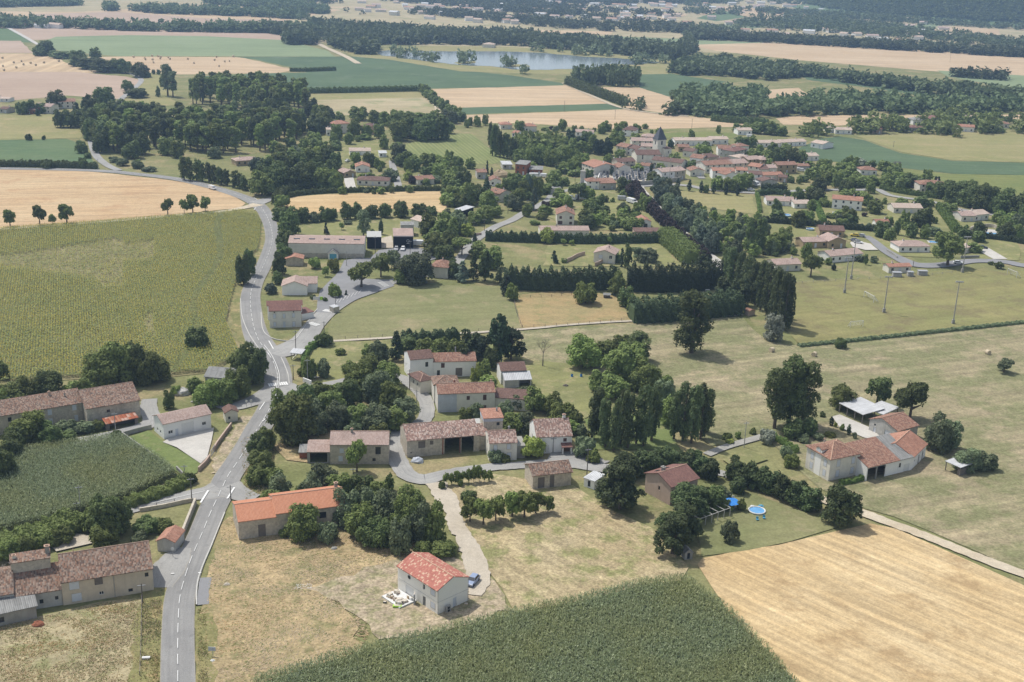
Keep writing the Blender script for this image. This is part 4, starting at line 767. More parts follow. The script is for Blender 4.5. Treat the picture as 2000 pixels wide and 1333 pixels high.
def shelter(name, label, cat, A, B, D, h, rise, rm, posts=3, roof='s'):
    x = House(name, label, cat, A, B, D, h); x.roof(rm, rise, roof, .3)
    for i in range(posts):
        for v in (0, 1):
            b = MB(); b.box(x.P(i*x.L/(posts-1), v*x.D, 0), (.18, .18, x.zr(i*x.L/(posts-1), v*x.D, rise, roof)), x.ex); b.build('post', M['woodgrey'], x.root)
    return x
cp = shelter('carport', 'long open carport with white metal roof above the gravel yard', 'carport', (1639, 807), (1683, 829), 7.5, 3.0, .5, 'sheet', 4)
shelter('carport', 'second open carport bay with white roof right behind the grey outbuilding', 'carport', (1690, 816), (1722, 828), 7, 2.9, .4, 'sheet', 3)
sh = shelter('field_shelter', 'lone open shelter with pale sheet roof and stacked wood in the meadow', 'shelter', (1846, 920), (1873, 932), 6.5, 2.7, .2, 'sheet', 2)
b = MB(); b.box(sh.P(sh.L-.5, sh.D/2, 0), (.8, sh.D*.9, 1.9), sh.ex); b.build('back_wall', M['woodgrey'], sh.root)
# --- industrial hall & neighbours
hl = H('sports_hall', 'long pale hall with tiled roof and small turquoise porch by the car park', 'hall', (564, 503), (711, 505), 13.5, 6.0, 1.3, 'g', 'pink', 'cream', (), o=.2, ou=.2)
b = MB(); b.add([hl.P(-.0, -.06, 0), hl.P(hl.L, -.06, 0), hl.P(hl.L, -.06, 1.9), hl.P(0, -.06, 1.9)], [(0, 1, 2, 3)]); b.build('stone_base', M['stone'], hl.root)
pz = House('', '', '', hl.a+hl.ex*hl.L*.53-hl.ey*2.5, hl.a+hl.ex*hl.L*.66-hl.ey*2.5, 2.4, 2.4, root=hl); pz.walls('white', [('f', .5, .1, 2.8, 2.2, 'B')], 1.6, 'e', name='porch_wall'); pz.roof('fibre', 1.6, 'e', .2, name='porch_roof')
for i in range(5): hl.skylight(.1+i*.2, .28, 2.5, .8)
H('workshop', 'black-clad cube building with flat top right of the long hall', 'workshop', (717, 486), (745, 486), 9.5, 5.0, .15, 's', 'flat', 'darkwall', (), o=.08)
bk = H('workshop', 'black-fronted workshop with pale pink roof and round white emblem', 'workshop', (769, 486), (807, 486), 10, 5.2, 1.1, 's', 'pink', 'darkwall', (), o=.2)
b = MB(); c = bk.P(bk.L*.73, -.05, 3.3)
for i in range(16):
    t0, t1 = 2*math.pi*i/16, 2*math.pi*(i+1)/16; b.tube(c+bk.ex*math.cos(t0)*.55+np.array([0, 0, math.sin(t0)*.55]), c+bk.ex*math.cos(t1)*.55+np.array([0, 0, math.sin(t1)*.55]), .09, n=4)
b.box(c+np.array([0, 0, -1.2]), (1.2, .06, .22), bk.ex); b.build('emblem', M['frame'], bk.root)
b = MB(); b.add([bk.P(-.1, -.08, 5.0), bk.P(bk.L+.1, -.08, 5.0), bk.P(bk.L+.1, -.08, 5.5), bk.P(-.1, -.08, 5.5)], [(0, 1, 2, 3)]); b.build('fascia', M['frame'], bk.root)
H('annex', 'grey metal annex behind the black-fronted workshop', 'annex', (783, 462), (808, 462), 6, 5, .2, 's', 'fibre', 'grey', (), o=.1)
H('house', 'small pink-roofed house behind the workshop among trees', 'house', (823, 448), (848, 443), 7, 3.5, 1.2, 'e', 'pale', 'white', (), o=.3)
H('shed', 'little stone hut with orange tiled roof left of the hall', 'hut', (558, 520), (592, 520), 5.5, 3.0, .9, 'e', 'orange2', 'stone', [('r', .5, .1, 1.4, 2, 'h')], o=.35)
mg = H('community_hall', 'pale hall with cross-gabled pinkish roof above the white car park kerb', 'hall', (551, 577), (600, 577), 8.0, 3.6, 1.7, 'e', 'pink', 'white', (), o=.35)
mg2 = H('community_hall', '', '', mg.a+mg.ex*(mg.L*.5)+mg.ey*3.5, mg.a+mg.ex*(mg.L+3.2)+mg.ey*3.5, 7, 3.55, 1.6, 'g', 'pink', 'white', (), o=.3, root=mg)
ro = H('house', 'two-storey cream roadside house with dark red roof and white shutters', 'house', (527, 641), (589, 639), 6.6, 6.0, 1.5, 'g', 'plum', 'cream', [('f', .16, .5, .8, 1.4, 's'), ('f', .46, .1, .8, 2.0, 'd'), ('f', .76, .3, .8, 1.6, 's'), ('f', .16, 3.3, .8, 1.4, 's'), ('f', .46, 3.3, .8, 1.4, 's'), ('f', .76, 3.4, .8, 1.4, 's'), ('f', .16, 5.1, .45, .4, 'k'), ('f', .76, 5.1, .45, .4, 'k')], o=.35, ou=.15)
ro2 = H('house', '', '', ro.a-ro.ex*.6+ro.ey*8.6, ro.a+ro.ex*(ro.L+.5)+ro.ey*8.6, 4.2, 5.2, .9, 'g', 'plum', 'white', (), o=.3, root=ro)
H('annex', 'low white-walled annex with flat maroon roof beside the cream roadside house', 'annex', (590, 626), (613, 622), 6, 2.4, 0, 'f', 'plum', 'white', (), o=.15)
sq = H('house', 'square house with reddish pyramid roof behind the big round tree', 'house', (841, 542), (874, 545), 8.5, 4.6, 1.5, 'h', 'rust', 'cream', [('r', .3, 1, 1, 1.5, 'k')], o=.4); sq.chimney(.5, .6, .6, .4, 'white')
H('farm_hut', 'small white-roofed transformer kiosk at the roadside corner', 'kiosk', (652, 613), (663, 610), 2.2, 2.2, .1, 's', 'sheet', 'stone', (), o=.15)
wr = H('house', 'cream hillside house with curved terrace wall inside the dark hedges', 'house', (1159, 513), (1200, 517), 9.0, 4.2, 1.5, 'e', 'pink', 'cream', [('f', .33, 2.0, 1.6, 1.5, 's'), ('f', .80, 2.1, 1.3, 1.4, 'w'), ('f', .78, .1, 1.6, 1.5, 'g')], o=.35); wr.chimney(.6, .6, .6, .4)
for pts in ([(1142, 499), (1128, 503), (1115, 510), (1102, 515)], [(1186, 503), (1180, 511), (1172, 517), (1162, 521)]):
    Lw = wline(pts, .3, 4); b = MB()
    for p, q in zip(Lw[:-1], Lw[1:]): b.box(((p[0]+q[0])/2-wr.org[0], (p[1]+q[1])/2-wr.org[1], 0), (math.dist(p[:2], q[:2])+.05, .35, 1.7), (q[0]-p[0], q[1]-p[1]))
    b.build('terrace_wall', M['pinkwall'], wr.root)
ab = H('house', 'two-storey cream house with red roof, white balcony and brown windows', 'house', (1087, 440), (1121, 441), 11, 5.2, 1.7, 'e', 'rust', 'cream', [('f', .22, 3.0, 1.1, 1.2, 'S'), ('f', .8, 3.0, 1.1, 1.2, 'S'), ('f', .2, .4, 2.0, 1.6, 'S'), ('f', .8, .5, 1.2, 1.2, 'S')], o=.4); ab.chimney(.55, .7, 1.0, .6, 'white'); ab.chimney(.85, .5, .8, .3, 'metal')
H('house', 'long low house with pale pink roof behind the clipped hedge', 'house', (1056, 463), (1150, 463), 8, 3.0, 1.1, 'g', 'pink', 'cream', (), o=.3).chimney(.34, .45, .8, .3, 'metal')
H('hut', 'garden hut with bright orange roof beside the tree alley', 'hut', (1250, 446), (1271, 446), 9, 3.2, 1.1, 'e', 'orange2', 'white', [('f', .5, .1, 1.8, 2.0, 'k')], o=.3)
H('shed', 'low brick sheds with dusty pink roofs at the alley end', 'shed', (1240, 462), (1293, 462), 5, 2.2, .6, 's', 'brown', 'pinkwall', (), o=.2)
# --- generic smaller houses: A, B, depth, height, rise, roof type, roof, wall, label
def ops_for(L, h, far=False):
    n = max(2, int(L/3.2)); us = [(i+.5)/n for i in range(n)]; o = []
    for i, u in enumerate(us):
        o.append(('f', u, .9 if i != n//2 else .1, 1.1, 1.2 if i != n//2 else 2.0, 'k' if i != n//2 else 'd'))
        if h > 4.4: o.append(('f', u, 3.3, .9, 1.2, 'k'))
    return o
SMALL = [
 ((1497, 402), (1550, 404), 9, 2.8, 1.4, 'g', 'pink', 'white', 'long bungalow with pinkish roof and white awning beyond the cypress road'),
 ((1551, 408), (1582, 408), 8, 2.7, 1.1, 'g', 'pale', 'white', 'pale-roofed wing with terrace beside a small round pool'),
 ((1624, 408), (1682, 413), 8.5, 5.2, 1.3, 'g', 'orange2', 'white', 'white two-storey house with orange roof and blue windows by the round blue pool'),
 ((1745, 417), (1800, 418), 9, 3.0, 1.4, 'g', 'pale', 'cream', 'straw-roofed bungalow with patio chairs in front'),
 ((1877, 434), (1904, 434), 9, 3.2, 1.2, 'g', 'pink', 'cream', 'cream bungalow wing with pale roof above the walled pool'),
 ((1902, 433), (1930, 430), 9, 3.3, 1.2, 'g', 'pale', 'white', 'white bungalow with big window above the walled pool'),
 ((1710, 443), (1735, 443), 4, 2.4, .9, 'g', 'orange2', 'white', 'small pool house with orange roof and white railing'),
 ((1600, 462), (1648, 464), 9, 3.0, 1.4, 'g', 'brown', 'tan', 'brown-roofed house beside yellow car'),
 ((1568, 485), (1617, 484), 8, 2.9, 1.1, 'g', 'pink', 'tan', 'tan bungalow with pink roof in front of the brown-roofed house'),
 ((1617, 486), (1651, 485), 9, 3.4, 1.7, 'e', 'pink', 'tan', 'tan gabled house beside white parked cars'),
 ((1621, 514), (1683, 508), 8.5, 3.0, 1.3, 'g', 'pink', 'white', 'white bungalow with covered terrace above the football pitch'),
 ((1513, 531), (1563, 529), 8, 3.0, 1.3, 'g', 'pink', 'cream', 'cream bungalow with pink roof by the round roadside tree'),
 ((1735, 534), (1778, 533), 5, 2.8, .7, 'g', 'orange2', 'cream', 'small club house with orange roof at the pitch edge'),
 ((1755, 494), (1815, 494), 9, 3.0, 1.5, 'h', 'pink', 'white', 'white-garaged bungalow with hipped pink roof at the street bend'),
 ((1878, 497), (1900, 493), 6, 2.8, .6, 'g', 'pale', 'cream', 'cream outbuilding behind the tall roadside tree'),
 ((1795, 377), (1850, 379), 10, 4.8, 1.6, 'h', 'rust', 'cream', 'cream house with red roof beside the dark oak wood'),
 ((1680, 342), (1712, 343), 8, 3.2, 1.5, 'h', 'rust', 'white', 'red-roofed house deep among the garden trees'),
 ((462, 325), (507, 322), 9, 3.0, 1.2, 'h', 'pink', 'tan', 'tan bungalow with pale roof in the orchard left of the conifer row'),
 ((638, 266), (652, 266), 8, 4.2, .8, 'g', 'pale', 'white', 'white annex beside the orange-roofed manor'),
 ((652, 262), (684, 260), 9, 6.5, 1.6, 'h', 'orange2', 'cream', 'cream two-storey manor with orange roof between two dark trees'),
 ((705, 262), (730, 264), 8, 5.5, 1.5, 'h', 'brown', 'pinkwall', 'pinkish house with brown roof partly hidden by the dark tree'),
 ((683, 304), (724, 304), 8, 2.8, 1.2, 'g', 'pale', 'white', 'white low house with white roof on the upper lawn'),
 ((741, 308), (755, 308), 7, 2.6, .3, 's', 'sheet', 'white', 'white flat garage beside the fenced lawn'),
 ((695, 337), (722, 337), 9, 3.2, 1.3, 'e', 'orange2', 'white', 'orange-roofed house behind the long brown-roofed bungalow'),
 ((672, 348), (695, 346), 8, 2.8, 1.2, 'e', 'pink', 'tan', 'open garage with pink roof at the top of a white drive'),
 ((697, 362), (759, 364), 8.5, 2.9, 1.3, 'h', 'brown', 'cream', 'long cream bungalow with brown roof behind the wheat strip'),
 ((815, 362), (848, 360), 8, 3.0, 1.2, 'g', 'rust', 'cream', 'cream bungalow with grey shutters behind small garden trees'),
 ((932, 350), (950, 350), 8, 3.8, 1.0, 'g', 'rust', 'grey', 'grey house with red roof behind the dark conifer'),
 ((957, 364), (978, 364), 8, 3.2, 1.2, 'e', 'rust', 'white', 'low white outbuilding with red roof at a garden wall'),
 ((954, 391), (975, 396), 9, 4.5, 1.3, 'g', 'rust', 'cream', 'cream house with red roof and pale blue garage'),
 ((975, 396), (998, 390), 8, 4.0, 1.2, 'e', 'rust', 'cream', 'reddish gabled wing beside the pale blue garage'),
 ((982, 331), (1000, 331), 8, 2.8, .5, 's', 'sheet', 'grey', 'white-roofed open shed beside the brick house'),
 ((1006, 341), (1027, 343), 8, 6.0, .8, 's', 'fibre', 'brick', 'tall narrow brick house with grey roof beside white vans'),
 ((1034, 342), (1059, 343), 7, 3.2, .7, 's', 'fibre', 'brick', 'low brick wing behind two white vans'),
 ((889, 421), (903, 424), 8, 3.0, .6, 's', 'sheet', 'darkwall', 'dark shed with white metal roof above the lane'),
 ((1066, 378), (1095, 378), 5, 2.6, .2, 's', 'fibre', 'cream', 'low grey-roofed outbuilding by the lane trees'),
 ((1136, 334), (1160, 343), 15, 4.6, 1.8, 'g', 'orange2', 'cream', 'orange-roofed house with stepped roofs above the curving street'),
 ((1146, 371), (1171, 371), 7, 4.6, 1.4, 'h', 'rust', 'white', 'white house with red hipped roof below the cemetery'),
 ((1172, 372), (1203, 371), 7, 3.8, 1.2, 's', 'rust', 'grey', 'grey barn with red awning below the cemetery'),
 ((1195, 339), (1208, 343), 8, 4.6, 1.5, 'g', 'rust', 'cream', 'cream gabled house at the top of the cemetery'),
 ((1208, 332), (1240, 330), 8, 4.6, 1.5, 'g', 'brown', 'stone', 'brown-roofed stone house above the cemetery'),
 ((1273, 325), (1330, 332), 9, 4.0, 1.5, 'g', 'brown', 'cream', 'long brown-roofed house right of the cypress'),
 ((1292, 355), (1317, 353), 9, 5.4, 1.3, 'g', 'pink', 'white', 'white two-storey house with pink roof beside the cypress road'),
 ((1317, 353), (1338, 350), 9, 5.2, 1.3, 'g', 'pink', 'stone', 'stone half of the roadside house right of its white neighbour'),
 ((1203, 300), (1222, 304), 9, 5.0, 1.5, 'g', 'rust', 'cream', 'red-roofed village house behind the church nave, left end'),
 ((1222, 303), (1243, 307), 9, 4.8, 1.5, 'g', 'brown', 'white', 'white-walled village house next to the church nave'),
 ((1234, 289), (1275, 290), 10, 4.6, 1.4, 'g', 'pink', 'cream', 'pink-roofed village house behind the church'),
 ((1215, 266), (1240, 268), 10, 4.5, 2.2, 'h', 'brown', 'white', 'dark brown-roofed house at the edge of the far wheat'),
 ((1252, 278), (1282, 280), 9, 4.0, 1.4, 'h', 'pink', 'tan', 'pale-roofed house behind the church steeple'),
 ((1318, 285), (1390, 285), 9, 3.6, 1.2, 'g', 'pale', 'white', 'long white house with pale roof right of the steeple'),
 ((1325, 297), (1346, 297), 7, 3.2, 1.2, 'g', 'rust', 'tan', 'low tan barn with red roof in front of the long white house'),
 ((1123, 266), (1158, 268), 8, 3.0, 1.2, 'g', 'pink', 'white', 'white bungalow with pink roof and blue hedge sheet'),
 ((1022, 258), (1048, 258), 9, 4.0, 1.5, 'h', 'orange2', 'cream', 'orange-roofed house left of the far wheat'),
 ((978, 253), (1000, 253), 9, 3.4, 1.3, 'h', 'orange2', 'cream', 'orange-roofed bungalow right of the tall poplars'),
 ((1000, 268), (1010, 269), 8, 3.0, 1.0, 'g', 'orange2', 'white', 'tiny orange-roofed house below the poplars'),
 ((850, 243), (874, 243), 9, 4.5, 1.6, 'h', 'rust', 'white', 'house with red roof at the wood edge by the far wheat'),
 ((760, 243), (778, 243), 8, 4.0, 1.2, 'g', 'brown', 'white', 'white house hidden in the wood, left one'),
 ((798, 246), (812, 246), 8, 4.0, 1.2, 'g', 'brown', 'white', 'white house hidden in the wood, right one'),
 ((1388, 282), (1422, 282), 9, 3.4, 1.2, 'g', 'pale', 'white', 'pale-roofed white house beside the dark round trees'),
 ((1441, 264), (1468, 264), 8, 3.4, 1.2, 'g', 'pale', 'white', 'pale-roofed house with white van at the wheat edge'),
 ((1402, 305), (1430, 306), 9, 4.8, 1.5, 'g', 'rust', 'white', 'white two-storey village house with dark red roof'),
 ((1433, 311), (1458, 306), 9, 4.8, 1.5, 'h', 'plum', 'grey', 'grey village house with maroon hipped roof'),
 ((1347, 320), (1370, 323), 9, 4.0, 1.5, 'g', 'rust', 'white', 'white village house with reddish roof and skylight'),
 ((1371, 322), (1405, 318), 9, 4.0, 1.5, 'h', 'brown', 'stone', 'brown stone village barn beside the white house'),
 ((1377, 339), (1430, 336), 10, 4.8, 1.6, 'g', 'rust', 'cream', 'long terrace with faded red roof in the village centre, left half'),
 ((1430, 336), (1460, 334), 10, 4.8, 1.6, 'g', 'pink', 'stone', 'long terrace with dusty brown roof in the village centre, right half'),
 ((1391, 350), (1434, 351), 8, 4.8, 1.2, 'g', 'orange2', 'white', 'white terrace house with orange roof above the cypress road'),
 ((1445, 325), (1466, 322), 9, 5.0, 1.3, 'h', 'pale', 'cream', 'cream house with very pale roof in the village centre'),
 ((1460, 328), (1485, 326), 9, 4.8, 1.3, 'g', 'pink', 'tan', 'tan house with dusty pink roof in the village centre'),
 ((1485, 328), (1503, 327), 9, 4.8, 1.3, 'h', 'pink', 'tan', 'tan end house with dusty pink hipped roof'),
 ((1460, 340), (1482, 343), 9, 4.8, 1.3, 'g', 'orange2', 'cream', 'cream house with the brightest orange roof in the village'),
 ((1482, 344), (1500, 344), 10, 4.0, 1.3, 'g', 'brown', 'cream', 'brown-roofed house right of the brightest orange roof'),
 ((1416, 356), (1440, 354), 7, 4.2, 1.2, 'e', 'rust', 'white', 'white gable-ended house behind the roadside trees'),
 ((1462, 357), (1487, 358), 9, 4.8, 1.2, 'g', 'brown', 'white', 'white house with two brown windows by the white truck'),
 ((1487, 354), (1528, 353), 7, 3.4, 1.1, 'g', 'orange2', 'cream', 'long low cream house with faded orange roof'),
 ((1488, 366), (1518, 365), 7, 3.4, 1.2, 'e', 'brown', 'grey', 'grey barn with brown roof behind the clipped hedge'),
 ((1518, 340), (1555, 339), 8, 5.2, 1.3, 'g', 'rust', 'tan', 'large tan hall with three dark arched doors'),
 ((1558, 334), (1580, 334), 7, 3.0, .8, 'g', 'rust', 'grey', 'low garage with red roof beside white van'),
 ((1348, 345), (1375, 345), 8, 3.4, 1.3, 'e', 'rust', 'cream', 'small cream house with brown roof behind the cypresses'),
 ((1252, 300), (1278, 301), 8, 4.6, 1.4, 'g', 'pink', 'cream', 'pinkish house wedged directly behind the church nave'),
 ((1250, 334), (1270, 336), 6, 3.4, 1.1, 'g', 'rust', 'white', 'little red-roofed house between the nave and the cemetery'),
 ((1333, 306), (1352, 309), 8, 4.0, 1.3, 'g', 'brown', 'cream', 'brown-roofed house across the village square'),
 ((1440, 298), (1462, 297), 8, 4.0, 1.3, 'h', 'rust', 'white', 'red-roofed house before the bushy trees north of the centre'),
 ((1405, 331), (1428, 329), 7, 5.0, 1.2, 'g', 'brown', 'stone', 'brown-roofed house behind the faded red terrace'),
 ((1500, 342), (1516, 342), 8, 4.2, 1.2, 'g', 'pink', 'cream', 'narrow cream house left of the arched-door hall'),
 ((1437, 348), (1458, 349), 7, 4.6, 1.2, 'g', 'orange2', 'cream', 'small orange-roofed house right of the white terrace'),
 ((1520, 356), (1536, 357), 6, 3.0, .9, 'g', 'brown', 'pinkwall', 'low brick-coloured annex right of the grey barn'),
 ((1481, 288), (1523, 288), 8, 3.0, 1.2, 'g', 'pale', 'white', 'bright white house with pale pink roof, left of a pair'),
 ((1524, 287), (1574, 285), 8, 3.0, 1.2, 'g', 'pale', 'white', 'bright white house with pale pink roof and dark doors, right of a pair'),
 ((1583, 288), (1606, 292), 12, 3.4, 1.2, 'g', 'pale', 'white', 'bright white angular house at the green field corner'),
 ((1572, 315), (1598, 314), 8, 3.2, 1.2, 'g', 'pale', 'white', 'pale house with pink roof at the green field edge'),
 ((1617, 260), (1628, 260), 7, 3.2, .9, 'g', 'pale', 'white', 'tiny white outbuilding beside small conifers'),
 ((1631, 262), (1663, 263), 8, 3.2, 1.2, 'g', 'pale', 'white', 'white house with orange roof at the tip of the green field'),
 ((1704, 261), (1722, 262), 8, 3.6, 1.2, 'g', 'rust', 'pinkwall', 'pink house with red roof beside the tall green tree'),
 ((1783, 244), (1816, 244), 10, 3.8, 1.4, 'h', 'fibre', 'white', 'white house with grey roof near the right edge'),
 ((1816, 243), (1845, 243), 9, 4.2, 1.6, 'e', 'plum', 'white', 'white house with dark plum roof near the right edge'),
 ((1778, 258), (1806, 258), 8, 3.2, 1.2, 'h', 'plum', 'grey', 'grey bungalow with plum roof above the pasture'),
 ((1862, 236), (1904, 237), 9, 3.2, 1.3, 'h', 'pale', 'white', 'white house with pale roof behind round trees, right'),
 ((1870, 257), (1902, 259), 8, 3.8, 1.3, 'g', 'orange2', 'white', 'white house with orange roof above the pasture'),
 ((1936, 249), (1970, 251), 9, 3.4, 1.4, 'h', 'rust', 'cream', 'cream house with red roof at the far right'),
 ((45, 222), (70, 224), 9, 3.0, 1.6, 'g', 'brown', 'brick', 'brown barn at the left end of the distant farm'),
 ((68, 221), (100, 223), 10, 5.0, 1.5, 'g', 'pink', 'cream', 'distant stone farmhouse with pale roof, left'),
 ((98, 213), (148, 212), 10, 5.0, 1.5, 'g', 'rust', 'cream', 'distant stone farmhouse with reddish roof, right'),
 ((0, 221), (14, 222), 9, 3.0, 1.0, 'g', 'brown', 'grey', 'brown-roofed barn cut by the left edge'),
 ((-10, 199), (18, 200), 9, 2.5, .5, 'g', 'pale', 'white', 'low white-roofed shed at the left edge'),
 ((25, 52), (45, 53), 14, 4.0, 2, 'g', 'pink', 'white', 'far white house where the pale track ends'),
 ((942, 93), (964, 94), 14, 4.0, 2, 'h', 'pale', 'cream', 'lone pale house on the far lake shore'),
 ((1208, 88), (1228, 88), 14, 4.0, 2, 'g', 'pink', 'white', 'pink-roofed house in the wood behind the lake'),
]
for (A, B, D, h, rise, rt, rm, wm_, lab) in SMALL:
    L = np.linalg.norm(G(*A)-G(*B)); s0 = scale_at(G(*A))
    x = H('house' if 'barn' not in lab and 'shed' not in lab else 'outbuilding', lab, 'house' if not any(k in lab for k in ('barn', 'shed', 'garage', 'hut')) else 'outbuilding', A, B, D, h, rise, rt, rm, wm_, ops_for(L, h) if s0 > 2.0 and wm_ != 'darkwall' else (), o=.35)
    if s0 > 2.2 and rt != 's': x.chimney(random.choice([.25, .7, .8]), .5, .8, .5, 'white')
# --- church
cn = H('church', 'village church with slate spire, square bell tower and brown-roofed nave', 'church', (1243, 318), (1289, 318), 11, 4.9, 2.0, 'g', 'brown', 'cream', wins('f', (.25, .75), 2, .8, 3, 'k'), o=.4)
ct = House('', '', '', G(1283, 306)*1.0, G(1299, 305)*1.0, 5.4, 10.2, root=cn); ct.walls('cream', [('f', .5, 7.0, 1.2, 2.3, 'k'), ('l', .5, 7.0, 1.1, 2.3, 'k')], 0, 'f', name='bell_tower')
c = [ct.P(-.3, -.3, 10.2), ct.P(ct.L+.3, -.3, 10.2), ct.P(ct.L+.3, ct.D+.3, 10.2), ct.P(-.3, ct.D+.3, 10.2)]; ap = ct.P(ct.L/2, ct.D/2, 18)
V = []; F = []; U = []
for i in range(4):
    v, f, u = uvslab([c[i], c[(i+1) % 4], ap], .1); k = len(V); V += v; F += [tuple(j+k for j in q) for q in f]; U += u
M['slate'] = roof_mat('slate', [(.10, .11, .13), (.13, .14, .16), (.09, .10, .12)], .3, .3, .3); mesh('spire', V, F, M['slate'], cn.root, uv=U)
H('church_annex', 'square stone annex right of the bell tower', 'annex', (1299, 307), (1311, 306), 7, 5.0, .8, 's', 'brown', 'cream', [('f', .5, 2, .8, 1.6, 'k')], o=.2)
# ------------------------------------------------------------------ trees: prototypes in unit size (crown radius 1, height 1)
def leaf_quads(C, N, size, r):         # centres, outward directions, size array
    k = len(C); n = N+r.normal(0, .55, (k, 3)); n /= np.linalg.norm(n, axis=1)[:, None]+1e-9
    a = np.cross(n, r.normal(0, 1, (k, 3))); a /= np.linalg.norm(a, axis=1)[:, None]+1e-9; b = np.cross(n, a)
    s1 = size*r.uniform(.6, 1.25, k); s2 = size*r.uniform(.35, .9, k)
    a = a*s1[:, None]; b = b*s2[:, None]
    return np.stack([C-a*.9-b*.3, C-b, C+a, C+b*.8+a*.1], 1)
def blob_crown(seed, blobs, nl, ls, asp, zst=1.0):
    """blobs: (x, y, z, r) in a space where radius=1 and the height is asp radii; returns quads scaled so z is 0..1"""
    r = np.random.default_rng(seed); B = np.array(blobs); w = B[:, 3]**2; idx = r.choice(len(B), nl, p=w/w.sum())
    d = r.normal(0, 1, (nl, 3)); d /= np.linalg.norm(d, axis=1)[:, None]; d[:, 2] = np.where(d[:, 2] < -.6, -d[:, 2]*.8, d[:, 2]); d /= np.linalg.norm(d, axis=1)[:, None]
    lump = 1+.14*np.sin(d[:, 0]*7+seed)+.12*np.sin(d[:, 1]*9+idx)+.1*np.sin(d[:, 2]*8+idx*2)
    C = B[idx, :3]+d*(B[idx, 3]*lump*r.uniform(.72, 1.04, nl))[:, None]*np.array([1, 1, zst])
    D2 = (((C[:, None, :]-B[None, :, :3])/np.array([1, 1, zst]))**2).sum(2)-(B[None, :, 3]*.62)**2
    keep = (D2 > 0).all(1); C = C[keep]; d = d[keep]
    d[:, 2] += .25; Q = leaf_quads(C, d, np.full(len(C), ls), r)
    if zst > 1: m_ = Q.mean(1, keepdims=True); Q = m_+(Q-m_)*np.array([.85, .85, 1.35])
    Q[:, :, 2] /= asp
    return Q
def make_blobs(kind, seed):
    r = np.random.default_rng(seed); B = []
    if kind == 'broad':          # height = 2.4 radii, crown from .5
        B.append((0, 0, 1.45, .62))
        for i in range(13):
            t = r.uniform(0, 6.28); z = r.uniform(.72, 2.0); q = .72*math.sqrt(max(.05, 1-((z-1.25)/1.05)**2))*r.uniform(.75, 1.0); B.append((q*math.cos(t), q*math.sin(t), z, r.uniform(.26, .42)))
        return B, 2.4
    if kind == 'tallbroad':
        for i in range(26):
            t = r.uniform(0, 6.28); z = r.uniform(.55, 3.5); q = .72*math.sqrt(max(.12, 1-((z-1.85)/1.75)**2))*r.uniform(.5, 1.0); B.append((q*math.cos(t), q*math.sin(t), z, r.uniform(.32, .48)))
        B.append((0, 0, 1.7, .7)); return B, 3.9
    if kind == 'bush':
        B.append((0, 0, .6, .6))
        for i in range(12):
            t = r.uniform(0, 6.28); z = r.uniform(.3, 1.15); q = .7*math.sqrt(max(.1, 1-((z-.5)/.9)**2))*r.uniform(.8, 1.0); B.append((q*math.cos(t), q*math.sin(t), z, r.uniform(.25, .4)))
        return B, 1.5
    if kind == 'mass':           # wide dense wood tree, crown almost to the ground
        B.append((0, 0, 1.0, .72)); B.append((0, 0, .5, .6))
        for i in range(20):
            t = r.uniform(0, 6.28); z = r.uniform(.22, 1.8); q = .76*math.sqrt(max(.08, 1-((z-.8)/1.25)**2))*r.uniform(.75, 1.0); B.append((q*math.cos(t), q*math.sin(t), z, r.uniform(.24, .40)))
        return B, 2.15
    if kind == 'poplar':         # narrow column: height 7 radii, bundled upright plumes leaning slightly
        lx, ly = r.normal(0, .05, 2)
        for i in range(46):
            z = r.uniform(.35, 6.0); pr = .70*min(1, (7.3-z)/2.6)*min(1, .65+z/2.2)*r.uniform(.8, 1.15); t = r.uniform(0, 6.28); q = pr*r.uniform(.35, .95)
            B.append((q*math.cos(t)+lx*z, q*math.sin(t)+ly*z, z*.93+.3, r.uniform(.22, .40)*min(1, .62+(6.6-z)/3)))
        return B, 7.0
    if kind == 'plant':          # plantation poplar: bare stem, oval crown
        for i in range(28):
            z = r.uniform(1.35, 5.0); t = r.uniform(0, 6.28); q = .66*math.sqrt(max(.12, 1-((z-3.1)/2.3)**2))*r.uniform(.4, 1); B.append((q*math.cos(t), q*math.sin(t), z, r.uniform(.32, .5)))
        return B, 5.4
    if kind == 'cypress':
        for i in range(22):
            z = .3+i*.42; B.append((r.normal(0, .06), r.normal(0, .06), z, max(.16, .85*math.sin(min(1, (z+.6)/3.2)*1.57)*min(1, (10.4-z)/5))))
        return B, 10.0
    if kind == 'conifer':
        for i in range(60):
            z = r.uniform(.25, 3.5); pr = .95*(1-z/3.75)**.85; t = r.uniform(0, 6.28); q = pr*r.uniform(.45, .95); B.append((q*math.cos(t), q*math.sin(t), z, .12+.17*(1-z/3.9)))
        return B, 3.8
    if kind == 'pine':           # dark layered pine or cedar, broad and ragged
        for i in range(42):
            z = r.uniform(.35, 2.3); pr = .92*math.sqrt(max(.05, 1-(z/2.6)**1.7)); t = r.uniform(0, 6.28); q = pr*r.uniform(.3, 1.0); B.append((q*math.cos(t), q*math.sin(t), z, r.uniform(.16, .32)))
        return B, 2.5
    if kind == 'umbrella':
        for i in range(18):
            t = r.uniform(0, 6.28); q = .78*math.sqrt(r.uniform(0, 1)); B.append((q*math.cos(t), q*math.sin(t), 1.45+.3*(1-q*q)+r.uniform(-.06, .06), r.uniform(.22, .32)))
        return B, 2.0
